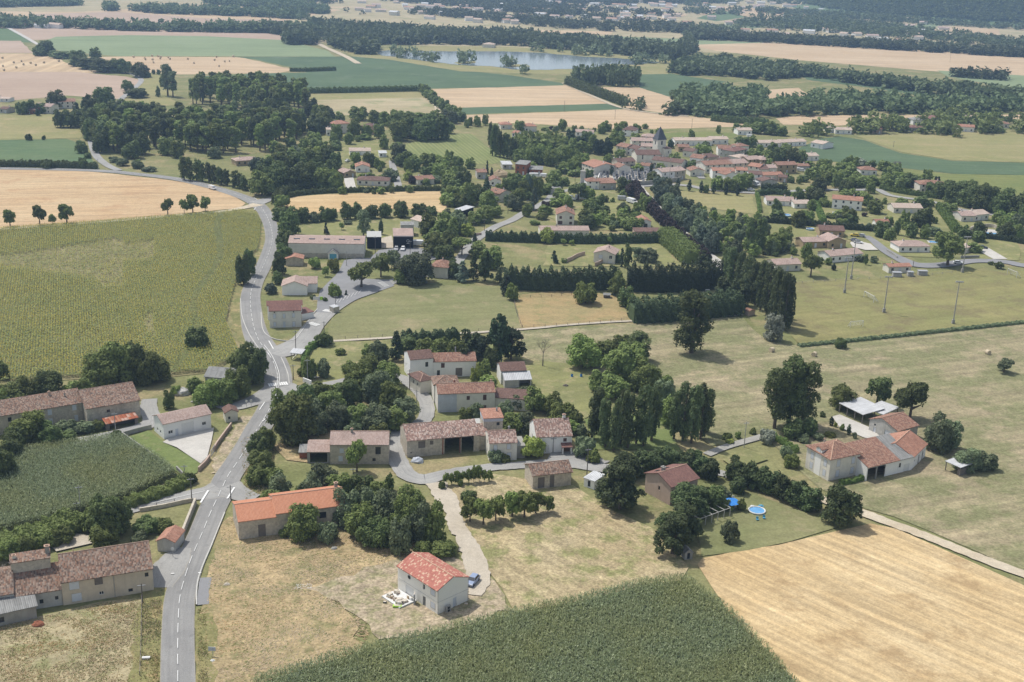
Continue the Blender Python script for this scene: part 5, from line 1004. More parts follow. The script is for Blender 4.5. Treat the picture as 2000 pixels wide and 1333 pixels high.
def trunk_mb(kind, asp, seed):
    r = np.random.default_rng(seed); b = MB(); z = lambda h: h/asp
    top = {'broad': 1.2, 'tallbroad': 2.4, 'bush': .5, 'mass': .9, 'poplar': 4.5, 'plant': 3.8, 'cypress': 4, 'conifer': 2.8, 'pine': 1.7, 'umbrella': 1.3}[kind]
    rr = {'broad': .09, 'tallbroad': .11, 'bush': .06, 'mass': .09, 'poplar': .13, 'plant': .12, 'cypress': .12, 'conifer': .07, 'pine': .08, 'umbrella': .07}[kind]
    b.tube((0, 0, -.02), (r.normal(0, .02), r.normal(0, .02), z(top*.55)), rr*1.15, rr*.8); b.tube((0, 0, z(top*.5)), (r.normal(0, .04), r.normal(0, .04), z(top*1.15)), rr*.8, rr*.3)
    if kind in ('broad', 'tallbroad', 'mass', 'plant', 'umbrella', 'pine'):
        for i in range(5):
            t = r.uniform(0, 6.28); q = r.uniform(.35, .6); z0 = top*r.uniform(.5, .85); b.tube((0, 0, z(z0)), (q*math.cos(t), q*math.sin(t), z(z0+r.uniform(.35, .7)*(top/1.2)**.5)), rr*.5, rr*.15, 5)
    return b
PROTO = {}; PQ = {}; PENDING = []
LODS = {'hi': (9000, .075), 'mid': (3400, .125), 'lo': (1000, .23), 'far': (260, .42)}
LEAFK = {'poplar': 1.0, 'plant': 1.1, 'cypress': 1.3, 'conifer': .85, 'pine': .9}
DUMMY = plain('foliage_default', (.05, .07, .03))
def proto(kind, lod, var):
    k = (kind, lod, var)
    if k not in PROTO:
        B, asp = make_blobs(kind, 100+var*17+len(kind)*5); n, ls = LODS[lod]
        mlt = {'poplar': 1.6, 'plant': 1.2, 'tallbroad': 1.3, 'cypress': 1.2}.get(kind, 1.0)
        Q = blob_crown(11+var*7+len(kind), B, int(n*mlt), ls*LEAFK.get(kind, 1), asp, 1.9 if kind == 'poplar' else 1.0)
        me = quads_mesh('crown_'+kind, Q, [DUMMY]); tb = trunk_mb(kind, asp, var)
        tm = bpy.data.meshes.new('trunk_'+kind); tm.from_pydata(tb.v, [], tb.f); tm.materials.append(M['trunk'])
        PROTO[k] = (me, tm); PQ[k] = (Q, tb)
    return PROTO[k]
LM = {'o': leaf_mat('leaves_mid_green', (0.2, 0.235, 0.072)), 'd': leaf_mat('leaves_dark_green', (0.138, 0.172, 0.06)), 'l': leaf_mat('leaves_light_green', (0.235, 0.285, 0.08)), 'y': leaf_mat('leaves_yellow_green', (0.31, 0.34, 0.085)),
      'g': leaf_mat('leaves_grey_green', (0.19, 0.225, 0.12)), 's': leaf_mat('leaves_silver', (0.33, 0.35, 0.27)), 'p': leaf_mat('leaves_poplar', (.140, .172, .070)), 'c': leaf_mat('needles_dark', (0.056, 0.084, 0.04), .4, .1), 'n': leaf_mat('needles_pine', (0.092, 0.12, 0.045), .4, .1),
      'u': leaf_mat('leaves_purple', (.060, .040, .038), .3, .15), 'b': leaf_mat('needles_bluish', (0.14, 0.18, 0.125), .3, .1), 'h': leaf_mat('hedge_dark', (0.072, 0.098, 0.042), .4, .1), 'H': leaf_mat('hedge_bright', (0.18, 0.25, 0.065)), 'w': leaf_mat('far_wood_leaves', (0.125, 0.155, 0.066))}
KINDS = {'broad': 'broadleaf_tree', 'tallbroad': 'broadleaf_tree', 'bush': 'shrub', 'mass': 'broadleaf_tree', 'poplar': 'poplar_tree', 'plant': 'plantation_poplar', 'cypress': 'cypress_tree', 'conifer': 'conifer_tree', 'pine': 'pine_tree', 'umbrella': 'umbrella_pine'}
CATN = {'broad': 'tree', 'tallbroad': 'tree', 'bush': 'shrub', 'mass': 'tree', 'poplar': 'poplar', 'plant': 'poplar', 'cypress': 'cypress', 'conifer': 'conifer', 'pine': 'pine', 'umbrella': 'pine'}
COLN = {'o': 'green', 'd': 'dark green', 'l': 'light green', 'y': 'yellow-green', 'g': 'grey-green', 's': 'silvery', 'p': 'green', 'c': 'very dark', 'n': 'dark', 'u': 'purple', 'b': 'bluish', 'h': 'dark', 'H': 'bright green'}
tid = 0; ALLT = []
def kind_name(kind, mat):
    if kind in ('mass', 'broad'):
        if mat == 'u': return 'plum_tree', 'tree'
        if mat == 'n': return 'pine_tree', 'pine'
        if mat in ('c', 'b'): return 'conifer_tree', 'conifer'
        if mat in ('g', 's'): return 'grey_green_tree', 'tree'
    return KINDS[kind], CATN[kind]
def plant_tree(*a, **k): PENDING.append((a, k, 0))
def make_tree(kind, P, h, r, mat='o', label=None, group=None, simple=False, lod=None, leanless=True):
    """one tree: Empty > trunk, crown (copies share mesh data); very small ones are a single mesh"""
    global tid
    tid += 1; s = scale_at(P); rp = r*s
    if lod is None: lod = 'hi' if rp > 26 else 'mid' if rp > 11 else 'lo' if rp > 4.5 else 'far'
    cm, tm = proto(kind, lod, tid % (3 if lod in ('hi', 'mid') else 4))
    rz = random.uniform(0, 6.28); hh = h*random.uniform(.97, 1.03)
    if lod == 'far' or simple:
        o = bpy.data.objects.new(kind_name(kind, mat)[0], cm); link(o); root = o; crown = o
        o.location = tuple(P); o.rotation_euler[2] = rz; o.scale = (r, r, hh)
    else:
        root = bpy.data.objects.new(kind_name(kind, mat)[0], None); link(root); root.location = tuple(P); root.rotation_euler[2] = rz; root.scale = (r, r, hh)
        t = bpy.data.objects.new('trunk', tm); link(t); t.parent = root
        crown = bpy.data.objects.new('crown', cm); link(crown); crown.parent = root
    crown.material_slots[0].link = 'OBJECT'; crown.material_slots[0].material = LM[mat]
    tag(root, label or 'tree', kind_name(kind, mat)[1], group); ALLT.append(root)
    return root
DEFK = {'o': 'mass', 'd': 'mass', 'l': 'mass', 'y': 'mass', 'g': 'mass', 's': 'bush', 'p': 'poplar', 'c': 'conifer', 'n': 'pine', 'u': 'mass', 'b': 'conifer'}
def size_word(w): return 'large' if w > 60 else 'small' if w < 22 else 'medium-sized'
ORD = ['first', 'second', 'third', 'fourth', 'fifth', 'sixth', 'seventh', 'eighth', 'ninth', 'tenth', 'eleventh', 'twelfth', 'thirteenth', 'fourteenth', 'fifteenth', 'sixteenth', 'seventeenth', 'eighteenth', 'nineteenth', 'twentieth']
def T(where, spec, kind=None, mat=None, ordinal=True):
    """spec: 'x y w h [kind[:mat]]; ...' in photograph pixels: foot, crown width, total height"""
    items = []
    for it in spec.split(';'):
        f = it.split()
        if not f: continue
        x, y, wv, hv = map(float, f[:4]); k, m = kind, mat
        if len(f) > 4:
            a = f[4].split(':'); k = a[0] if a[0] else kind; m = a[1] if len(a) > 1 else mat
        items.append([x, y, wv, hv, k or 'mass', m or 'o'])
    items.sort(key=lambda q: q[0]); by = {}
    for q in items: by.setdefault((q[4], q[5], size_word(q[2])), []).append(q)
    seen = {}
    for q in items:
        x, y, wv, hv, k, m = q; key = (k, m, size_word(wv)); n = len(by[key]); i = seen.get(key, 0); seen[key] = i+1
        if k == 'poplar': wv *= 1.3
        if k == 'cypress': wv *= 1.5; hv *= 1.15
        P = G(x, y); s = scale_at(P); r = wv/2/s
        if k in ('bush', 'mass', 'conifer', 'pine'):      # crown reaches the ground: y is its visible lower edge
            v = np.array([P[0], P[1]]); dn = v/np.linalg.norm(v); back = r*(.45 if k != 'mass' else .35); P = np.array([P[0]+dn[0]*back, P[1]+dn[1]*back, 0]); hv -= back*s*.3
            hv -= 0
        kx, ky = proj((P[0], P[1], 5)); x0, y0 = proj(P); h = max(1.0, hv/((y0-ky)/5.0))
        base = f"{size_word(wv)} {COLN[m]} {kind_name(k, m)[1]}"
        lab = f"{ORD[i]+' ' if n > 1 and i < 20 else ''}{base}{' from left' if n > 1 else ''} {where}".replace('medium-sized ', '')
        if len(lab.split()) > 16: print('LONG', lab)
        plant_tree(k, P, h, r, m, lab, where.replace('the ', '', 0) and (f"plants {where}" if len(items) > 1 else None))
def hedge(label, pts, w, h, mat='h', ls=.34, dens=9.0, name='hedge', cat='hedge', lumpy=.25, z0=0):
    L = wline(pts, w, 5); seg = []
    tot = sum(math.dist(a[:2], b[:2]) for a, b in zip(L[:-1], L[1:])); s = scale_at(G(pts[0][0], pts[0][1])); ls = max(ls, 1.6/s)
    area = tot*(2*h+w); n = int(min(30000, max(60, area*2.6/(ls*ls)*.8))); r = np.random.default_rng(int(tot*10)+int(pts[0][0]))
    cum = np.cumsum([0]+[math.dist(a[:2], b[:2]) for a, b in zip(L[:-1], L[1:])]); t = r.uniform(0, tot, n); i = np.clip(np.searchsorted(cum, t)-1, 0, len(L)-2)
    A = np.array([[p[0], p[1]] for p in L]); a = A[i]; b = A[i+1]; f = ((t-cum[i])/np.maximum(cum[i+1]-cum[i], 1e-6))[:, None]; c = a+(b-a)*f; d = (b-a)/np.linalg.norm(b-a, axis=1)[:, None]; nn = np.stack([-d[:, 1], d[:, 0]], 1)
    per = 2*h+w; q = r.uniform(0, per, n); lump = 1+lumpy*np.sin(t*1.3+pts[0][0])*.5+lumpy*np.sin(t*2.9+1)*.5+r.normal(0, .05, n)
    side = np.where(q < h, -1, np.where(q < h+w, 0, 1)); zz = np.where(side == -1, q, np.where(side == 1, q-h-w, h))*lump; off = np.where(side == 0, q-h-w/2, side*w/2)*(.9+.12*np.sin(t*2.1+zz)) * np.where(zz > h*.8, .85, 1)
    C = np.stack([c[:, 0]+nn[:, 0]*off, c[:, 1]+nn[:, 1]*off, zz], 1); N = np.stack([nn[:, 0]*side, nn[:, 1]*side, np.where(side == 0, 1, .3)], 1)
    org = np.array([L[0][0], L[0][1], 0]); Q = leaf_quads(C-org, N, np.full(n, ls), r)
    l_ = offset(L, w*.36); r_ = offset(L, -w*.36); core = []; hz1 = h*.80
    for k in range(len(L)-1):
        a0, a1, b0, b1 = [np.array([*q, 0])-org for q in (l_[k], l_[k+1], r_[k], r_[k+1])]; up = np.array([0, 0, hz1])
        core += [[a0, a1, a1+up, a0+up], [b1, b0, b0+up, b1+up], [a0+up, a1+up, b1+up, b0+up]]
        if k in (0, len(L)-2): e0, e1 = (a0, b0) if k == 0 else (a1, b1); core.append([e0, e1, e1+up, e0+up])
    Q = np.concatenate([Q, np.array(core)])
    me = quads_mesh(name, Q, [LM[mat]]); o = bpy.data.objects.new(name, me); link(o); o.location = org; return tag(o, label, cat)
# ------------------------------------------------------------------ lists of trees
T('along the left wheat field edge', '20 443 24 36 broad; 78 440 28 42 broad; 103 438 14 20 broad; 131 437 30 40 broad; 328 421 25 34 broad; 360 419 20 31 broad; 377 417 27 38 broad; 401 414 23 31 broad', mat='o')
T('beside the sunflower field and the road bend', '476 558 30 62; 488 540 26 55; 505 505 0.1 0.1' .replace('; 505 505 0.1 0.1', ''), mat='d')
T('standing in the sunflower field', '388 682 46 46; 376 682 30 34', mat='d')
T('in the hedgerow right of the road bend', '552 408 34 30 bush:o; 548 432 34 30; 566 462 44 56; 558 492 40 44 :d; 553 514 38 38 :d; 545 538 30 44 :d; 575 438 30 30; 543 556 22 26; 530 575 26 22 bush:b', mat='d')
T('in the row below the small wheat strip', '592 436 30 32; 614 436 24 22 :g; 634 434 26 30 :d; 650 432 20 26; 678 430 28 36; 696 428 22 32; 726 428 30 30; 752 426 28 30; 784 426 32 34; 818 426 34 30; 843 422 24 20', mat='d')
T('on the lawn behind the long hall', '710 462 28 54 tallbroad:g; 637 460 13 28 conifer:c; 744 459 7 30 cypress:c; 826 461 7 32 cypress:c; 667 450 11 16 broad:l; 727 455 9 8 bush:l; 680 440 20 8 bush:g')
T('around the car park', '614 526 26 26 bush:l; 651 533 26 30 bush:y; 636 541 14 22 broad:l; 706 562 52 54 broad:o; 744 542 38 48 broad:o; 770 526 32 38 broad:g; 793 522 20 26 broad:g; 812 556 76 64 mass:g; 782 556 24 30; 655 582 28 30 bush:l; 676 578 7 12 conifer:c; 611 585 12 10 bush:d; 635 590 10 10 bush:d')
T('between the workshops and the village lane', '840 462 44 46; 872 470 50 54; 893 458 40 44 :g; 848 500 50 44; 868 520 42 44 :d; 902 500 42 34 umbrella:o; 927 487 7 30 cypress:c; 884 543 34 36 :d; 903 552 38 44 conifer:b; 925 550 28 60 conifer:n; 947 552 34 62 pine:n; 962 526 44 44; 975 555 24 34 conifer:g; 988 578 36 46 conifer:c; 1000 588 26 34 :l; 912 462 28 26 :y', mat='o')
T('in the garden right of the road junction', '633 677 40 30 bush:d; 774 706 38 62 conifer:c; 945 712 46 56 pine:c; 974 712 50 96 pine:c; 998 706 56 62 pine:c; 665 695 22 14 bush; 740 712 44 46 :g; 685 737 36 34 bush:o; 605 742 32 46 :o; 632 739 28 36 :g; 592 735 26 22 bush; 718 700 24 26', mat='o')
T('behind the white hamlet house', '800 690 50 34 :d; 830 700 44 40; 862 706 50 46; 892 712 44 50; 918 700 50 54 :n; 905 730 34 50 pine:n; 846 712 36 24; 945 740 30 36 :l; 928 752 22 38 :y; 960 722 30 46 :d', mat='o')
T('in the dark copse right of the road crossing', '556 840 62 80; 588 832 70 84 :d; 575 868 90 100; 612 852 64 72 :g; 520 880 40 46; 505 895 44 44 :d; 512 926 54 46; 500 950 40 40; 535 950 44 36 bush; 645 818 60 56; 678 800 60 60 :d; 702 775 64 68; 738 792 66 70 :g; 768 808 60 62; 790 828 54 50 :g; 660 842 60 56 :g; 700 838 56 50; 736 846 62 56 :g; 775 842 52 46; 690 856 40 34 bush:g; 725 738 60 44; 756 756 54 50; 625 790 50 44; 740 866 46 38; 649 842 16 16 bush:y', mat='o')
T('around the pink-roofed farmhouse', '697 922 42 66 broad:l; 633 962 62 56 :g; 606 984 50 56 :g; 665 972 58 48; 706 972 54 44 :d; 738 980 40 38; 660 995 50 34; 610 1006 50 30; 575 1010 54 38; 549 985 50 60 :g; 530 1000 44 44; 760 960 20 34 :d; 590 978 30 34', mat='o')
T('in the thicket behind the orange-roofed barn', '592 1058 66 74 :o; 560 1050 34 22 bush; 640 1062 44 42 bush:g; 676 1030 62 72 :g; 706 1054 64 70; 730 1035 66 78 :g; 762 1044 66 86 :g; 790 1058 60 90; 818 1062 62 84 :g; 846 1066 52 80; 742 1072 60 60 :d; 783 1086 46 76 :g; 800 1020 66 66; 858 1090 70 32 bush:o; 826 1094 40 34 bush:o; 720 1070 50 50 :d', mat='o')
T('in the sapling row by the lane', '871 950 14 28; 882 948 12 26; 893 947 14 30; 904 945 13 26; 915 945 13 32; 925 944 14 36; 936 942 14 34; 946 943 12 26; 956 942 14 26; 899 952 10 16 bush; 863 957 14 16 bush', kind='broad', mat='o')
T('in the round-headed orchard row', '918 1020 38 50; 944 1026 42 54; 968 1018 40 52; 1000 1010 42 56; 1024 1012 44 54; 1046 1004 36 46; 1070 1002 26 38 broad:o; 915 978 36 20 bush:d', kind='broad', mat='l')
T('in the meadow strip behind the hamlet', '1140 722 70 66 mass:l; 1180 712 50 50 mass:o; 1212 700 46 46; 1246 705 54 56 tallbroad:d; 1222 752 90 84; 1256 768 72 66; 1172 768 50 46; 1300 756 30 24 bush; 1200 780 60 48; 1296 800 44 60 mass:g; 1306 835 40 60', mat='o')
T('behind the hamlet houses', '1045 806 46 50; 1078 812 40 44; 1096 838 54 52 :l; 1118 850 34 30 :l; 1124 826 30 24 bush; 1010 800 34 30 :g; 985 820 36 36 :g; 1000 848 44 42; 1026 846 40 42 :g; 930 832 34 46 :g; 910 835 30 40; 1136 856 26 26 bush:g; 1023 770 30 16 bush:g; 960 788 30 34 :y; 938 774 36 24 :l; 952 762 40 28 :l', mat='o')
T('beside the cream gabled house', '1038 896 54 42 bush:y; 1142 896 46 48 bush:g; 1158 906 30 28 bush:l; 966 905 32 26 bush:g; 985 905 26 18 bush:o')
T('in the tall poplar clump of the hamlet', '1156 858 30 112; 1170 846 24 104; 1182 874 24 112; 1198 882 22 120; 1211 868 24 118; 1226 876 26 128; 1242 868 24 124; 1256 872 28 132; 1272 862 28 126', kind='poplar', mat='p')
T('in the right-hand poplar clump', '1316 858 24 104; 1333 862 28 124; 1350 866 28 136; 1368 858 26 112; 1380 846 24 96', kind='poplar', mat='p')
T('along the dark pine belt', '1222 938 54 52; 1246 930 50 46; 1276 924 56 46; 1306 922 56 46; 1336 925 54 46; 1364 930 50 46; 1384 938 42 42; 1210 918 30 30 bush', kind='mass', mat='n')
T('beside the split-roofed house', '1210 1004 100 98 pine; 1186 990 50 50 pine; 1340 1022 84 76 pine; 1312 1092 84 80 pine; 1336 1060 80 74 pine; 1305 1050 56 50 pine; 1360 1005 60 50 pine; 1392 1000 50 50 mass:d; 1412 985 34 34 mass:g; 1372 985 40 34 mass:n', kind='pine', mat='n')
T('in the row below the right farmhouse', '1434 940 44 46; 1456 952 44 48; 1480 958 46 48; 1506 966 46 48; 1530 978 48 50; 1556 990 50 50; 1582 1000 50 50; 1440 966 34 34', kind='mass', mat='n')
T('at the track corner by the wheat', '1640 1030 80 82 mass:n')
T('in the garden of the split-roofed house', '1424 1062 38 42 bush:g; 1420 1000 26 26; 1446 1000 22 22', kind='bush', mat='o')
T('behind the right farmhouse garden', '1512 838 60 120 tallbroad; 1540 832 64 130 tallbroad; 1566 832 60 128 tallbroad; 1646 800 60 46 mass:o; 1712 792 50 60 broad:d; 1776 822 68 82 broad:d; 1828 884 64 74 mass:g; 1850 880 50 62 mass:g; 1886 922 56 46 mass:g; 1922 920 46 36 mass:g', mat='d')
T('alone on the hay meadow', '1960 728 34 28 broad:g; 1641 682 24 24 bush:d; 1350 690 74 118 tallbroad:d', mat='o')
T('in the flower garden of the right farmhouse', '1606 816 12 12 bush:d; 1497 868 34 32 bush:s; 1548 858 44 38 mass:d; 1578 852 38 34 mass:d; 1568 866 26 18 bush:g; 1644 842 10 14 bush:o; 1657 850 6 20 cypress:c; 1623 832 6 18 cypress:c; 1632 836 7 10 bush:y; 1620 855 26 10 bush:y; 1598 862 22 14 bush:g; 1536 896 30 26 bush:g; 1545 915 34 26 bush:l; 1668 858 10 14 bush:g; 1440 858 14 14 bush; 1470 850 14 14 bush; 1420 862 22 16 bush; 1425 868 18 10 bush:y', mat='o')
T('on the grounds above the white path', '1143 596 48 46 bush:l; 1204 578 38 48 mass:o; 1222 600 34 40 mass:d; 1236 608 26 34 mass:l; 1510 668 40 58 mass:s; 1325 560 16 16 bush:y; 1348 556 20 20 bush:l; 1042 560 16 18 bush:d; 1245 508 26 28 broad:g; 1225 525 18 50 tallbroad:d; 1214 522 6 36 cypress:c; 1263 514 46 30 bush:g; 1068 476 32 30 mass:y; 1082 516 18 28 conifer:c; 1102 515 14 10 bush; 1100 480 12 14 broad:l; 1117 480 10 12 broad:l; 1190 478 10 16 broad:l; 1205 514 18 20 mass:d', mat='o')
T('in the row beside the football pitch', '1420 548 20 74; 1430 560 22 84; 1441 566 22 84; 1452 578 22 90; 1463 588 24 96; 1474 596 24 102; 1485 606 24 106; 1497 616 24 112; 1508 624 24 116; 1519 636 26 124; 1530 646 26 124; 1538 640 24 116; 1416 536 18 66; 1427 530 16 50', kind='poplar', mat='p')
T('at the lower end of the sapling wood', '1463 498 17 76; 1481 494 19 78; 1473 480 15 60', kind='poplar', mat='d')
T('in the dark clump left of the right poplars', '1394 560 40 36; 1416 590 50 50; 1440 600 46 50; 1402 610 34 34; 1376 520 30 30; 1352 500 26 22', kind='mass', mat='n')
T('along the cypress-lined village road', '1301 368 6 21; 1323 371 6 22; 1346 374 6 23; 1369 377 6 23; 1393 379 6 24; 1417 381 6 24; 1440 383 6 24', kind='cypress', mat='c')
T('around the cemetery', '1275 358 30 24 bush:o; 1276 374 16 14 bush:d; 1272 340 6 22 cypress:c; 1194 344 6 20 cypress:c; 1183 337 16 16 bush:d; 1218 378 34 34 mass:d; 1232 384 26 26 mass:u; 1240 372 24 22 mass:u; 1245 336 26 16 mass:l; 1270 332 16 14 mass:l; 1289 334 18 16 mass:l; 1187 320 22 20 mass; 1168 303 24 34 mass:c; 1185 305 26 36 mass:c; 1135 290 26 26 mass:c; 1114 278 20 26 mass:c; 1205 285 34 30 mass:o; 1213 306 20 14 mass:l; 1240 282 22 22 mass:o; 1150 350 20 20 mass:d; 1129 392 38 38 broad:d; 1142 355 14 20 bush:d', mat='o')
T('on the slope below the white red-roofed house', '1182 396 14 14; 1196 396 9 10; 1218 425 30 32 :g; 1220 440 30 24; 1172 424 40 24 :d; 1155 425 30 18; 1184 440 22 16; 1065 415 20 24 :u; 1043 412 26 50 conifer:b; 1030 424 22 30; 1058 430 26 16; 1044 440 22 12; 1200 446 22 16 :g; 1225 450 30 24; 1195 452 16 12; 1240 430 22 16', kind='bush', mat='o')
T('in the wooded gardens by the village lane', '905 368 34 42 :d; 916 402 36 46; 935 398 28 38 :d; 950 394 12 46 cypress:c; 951 345 10 34 conifer:c; 960 355 12 30 conifer:c; 890 357 28 34; 955 412 44 42; 975 392 26 20; 1005 412 30 30 :g; 990 382 22 36 :d; 1003 385 24 40 :d; 1022 390 28 38; 1035 386 26 46 :b; 1048 388 26 46; 1065 380 30 22; 1085 374 26 22 :d; 1000 362 22 24 :o; 1014 362 24 24 :d; 1083 352 26 20; 1030 366 26 24 :l; 1092 390 26 22; 940 435 30 26; 925 440 30 26; 965 425 30 22; 990 402 16 22 :g; 880 405 24 20; 893 430 22 22 :g; 872 425 18 18 :g', kind='mass', mat='o')
T('in gardens between the wheat strip and wood', '655 372 34 36; 634 366 28 32; 668 380 18 16 :l; 648 348 30 38 :d; 715 378 12 9 bush:g; 730 380 10 10 bush:d; 744 380 18 14 :l; 765 378 12 12 bush; 762 355 34 24 :g; 745 356 18 14; 725 356 20 12 :u; 708 352 16 14 :l; 692 330 16 12 bush; 737 330 14 22 ; 742 336 10 14; 690 312 14 14 :l; 760 342 18 14; 772 345 16 12 :d; 797 354 20 22 :y; 806 360 18 18 :u; 800 377 16 14 bush; 850 358 24 16 :g; 826 340 16 9 bush; 790 326 40 32 :d; 810 329 30 26; 836 326 34 28; 866 328 34 24; 895 330 22 24; 918 330 22 22; 880 360 26 26 ; 870 368 16 20 ; 780 320 34 44 :g; 776 300 26 24; 832 362 18 14', kind='mass', mat='o')
T('along the dense conifer row at the north road', '360 352 15 52; 372 353 14 50; 384 353 15 50; 396 355 14 46; 408 357 15 42; 420 358 14 40; 432 361 15 40; 444 363 14 36; 456 367 15 36; 468 369 15 34; 480 372 15 32; 490 372 15 28', kind='poplar', mat='d')
T('in the dark wood at the north junction', '512 384 50 50; 540 376 56 60 :d; 570 374 54 52 :n; 600 370 56 56 :d; 628 372 44 48; 655 374 34 44; 520 352 40 44 :n; 548 340 44 44; 580 336 44 44 :d; 610 330 44 42; 640 326 36 42 :d; 500 340 26 36 :b; 656 332 24 34 :d; 530 326 30 24 :l; 600 344 44 26 :y; 552 316 34 34; 580 310 30 26 :g; 540 300 30 26; 620 300 18 14 :y', kind='mass', mat='o')
T('around the orange-roofed manor', '658 274 24 34; 692 272 28 44; 716 272 22 30; 640 240 30 30 :g; 664 238 20 20; 700 236 40 30; 735 242 36 28; 752 246 26 30; 770 250 36 36; 740 272 24 30; 750 292 20 30; 800 270 60 50 :d; 830 276 54 54 :d; 856 274 50 56 :d; 780 276 40 44; 820 240 40 22; 790 238 36 22; 850 236 30 22; 876 262 24 24; 870 240 22 26 :g; 884 242 26 28 :g', kind='mass', mat='o')
T('along the garden plots of the eastern estate', '1510 396 12 14; 1552 388 14 12; 1560 392 22 26 :d; 1590 398 40 34 :d; 1582 382 18 20; 1612 404 20 14; 1585 412 20 22; 1565 402 14 10 bush; 1622 428 20 12 bush; 1660 440 32 26 :d; 1640 438 22 20 :g; 1624 407 12 14; 1688 424 12 10 bush:u; 1714 415 10 10 bush:u; 1727 400 10 14; 1712 402 14 14 :u; 1735 440 20 18; 1750 460 14 34 :d; 1765 442 18 24 :g; 1800 446 44 42 :d; 1768 450 16 16; 1826 438 10 14; 1822 462 34 20 :g; 1780 456 26 18; 1812 404 10 14; 1818 405 14 16; 1880 466 26 26 :d; 1700 452 20 16 :g; 1583 541 38 46 broad:o; 1850 520 62 70 broad:o; 1935 518 12 8 bush:d; 1950 526 20 14 bush:d; 1572 505 16 16 ; 1548 496 12 14; 1510 500 12 28 :g; 1515 502 12 10 bush:d; 1690 518 9 20 :d; 1680 512 18 14 :g; 1706 514 16 14 :g; 1628 528 7 12 cypress:c; 1600 515 16 14; 1618 518 16 14; 1900 494 34 20', kind='mass', mat='o')
T('in the oak wood beside the cream red-roofed house', '1822 380 30 26; 1840 388 44 36; 1866 398 54 48; 1895 406 60 54; 1925 414 60 56; 1955 420 54 52; 1980 424 50 48; 2005 430 50 60; 1780 366 40 28; 1760 370 34 24; 1800 372 30 24 :g; 1880 372 30 20; 1830 358 12 14 :c; 1975 452 20 24; 2000 440 30 40; 1750 366 24 24; 1985 445 26 26 :g', kind='mass', mat='d')
T('in the green belt east of the village centre', '1498 318 26 26; 1520 320 30 34 :d; 1545 322 34 34 :d; 1566 318 22 26; 1508 300 20 22 :d; 1535 300 26 20; 1450 290 34 26 :d; 1468 288 22 24; 1455 306 20 12 :l; 1480 306 16 10 :l; 1500 328 18 20 :l; 1536 296 14 14; 1580 330 20 16; 1600 336 20 20; 1610 345 26 24; 1590 352 24 20; 1600 372 34 28 :d; 1625 352 26 24; 1640 340 24 22; 1660 346 24 24; 1680 326 24 18 :s; 1700 330 22 18 :d; 1725 334 26 22; 1748 338 24 24 :s; 1740 348 26 20; 1640 364 36 22; 1670 366 34 22; 1700 362 30 20; 1655 384 30 16; 1680 386 30 14; 1720 362 20 12; 1750 356 30 20; 1560 360 12 14; 1545 358 14 14 :d; 1535 352 12 14; 1378 378 14 18 ; 1400 372 26 28 :l; 1425 375 34 30; 1445 372 34 34; 1460 366 26 28; 1350 330 22 18 :d; 1368 306 34 24 :l; 1375 298 26 22 :d; 1412 322 20 14; 1420 308 14 12; 1325 322 12 8; 1480 262 30 24; 1505 264 34 28; 1525 266 26 22; 1440 258 22 18; 1458 258 22 18; 1472 260 20 18 ', kind='mass', mat='o')
T('around houses behind the church', '1175 262 18 20; 1188 256 16 14; 1180 257 20 22; 1208 264 24 26; 1218 254 18 18; 1243 259 20 18; 1272 265 8 12; 1287 268 18 18; 1310 290 14 18 :c; 1346 300 14 12; 1350 272 14 20; 1403 262 11 17; 1260 252 14 10; 1136 256 10 10; 1098 257 18 24; 1122 258 12 14; 1015 258 22 24; 1040 256 14 10; 1065 256 18 8; 1085 259 14 14 :g; 1160 257 9 8; 1077 254 10 8 :u; 1022 250 10 12; 1145 278 26 22 :d; 1118 292 24 22 :d; 1290 345 10 10; 1260 290 14 10', kind='mass', mat='o')
T('in the tall poplar group left of the village', '962 305 12 70; 969 306 12 66; 976 308 12 62; 984 309 12 58; 992 310 12 54; 1000 312 12 48; 957 288 10 56; 1008 308 14 42', kind='poplar', mat='d')
T('in the gardens right of the poplar group', '1016 320 26 30 :o; 1035 322 30 34; 1055 322 30 34 :d; 1075 325 30 34 :l; 1098 322 34 38; 1120 320 28 30; 1045 300 34 34 :d; 1025 296 26 30; 1072 298 34 34; 1096 296 34 30 :l; 1110 306 26 26; 1060 278 26 18; 1085 280 24 18; 1140 318 24 20 :l; 1128 340 14 14 :l; 1105 340 22 12 :l; 1040 330 20 14 :l; 1010 316 22 26 :d; 1150 300 20 22; 1158 285 18 22; 932 248 16 22; 948 246 14 22; 918 246 12 18; 912 250 12 18', kind='mass', mat='o')
T('behind the long left farmhouse', '18 800 60 50; 60 788 54 52; 96 782 60 58 :d; 40 772 50 30; 196 762 70 72; 232 752 80 86; 268 748 70 80 :d; 290 752 60 66; 308 746 54 50; 330 800 24 38 :d; 345 772 24 18 bush:l; 3 740 30 40; 170 776 44 40; 140 780 44 34; 5 820 34 60', kind='mass', mat='o')
T('in front of the long left farmhouse', '60 868 80 62 :l; 98 872 50 46; 20 900 56 50 :d; 5 940 60 70 :d; 30 884 44 50 :d; 130 854 54 30 bush:g; 165 846 50 24 bush:g; 190 842 30 20 bush:o; 226 860 26 22 bush:d; 130 868 44 24; 190 800 24 40 bush:d', kind='mass', mat='d')
T('beside the slate-roofed barn by the crossing', '408 796 60 54 :l; 440 790 54 52; 466 780 54 66; 490 752 60 80 :d; 470 730 46 50; 505 740 40 60 :d; 380 768 34 30; 455 748 30 24; 430 738 24 16; 510 700 10 10 bush', kind='mass', mat='o')
T('by the track corner below the left maize', '212 1052 74 86 :d; 236 1040 54 66 :d; 204 1066 58 44 :o; 180 1040 44 44; 290 1044 60 32 bush:d; 272 1062 34 22 bush:g; 320 1040 40 28 bush; 374 946 26 24 bush:d', kind='mass', mat='o')
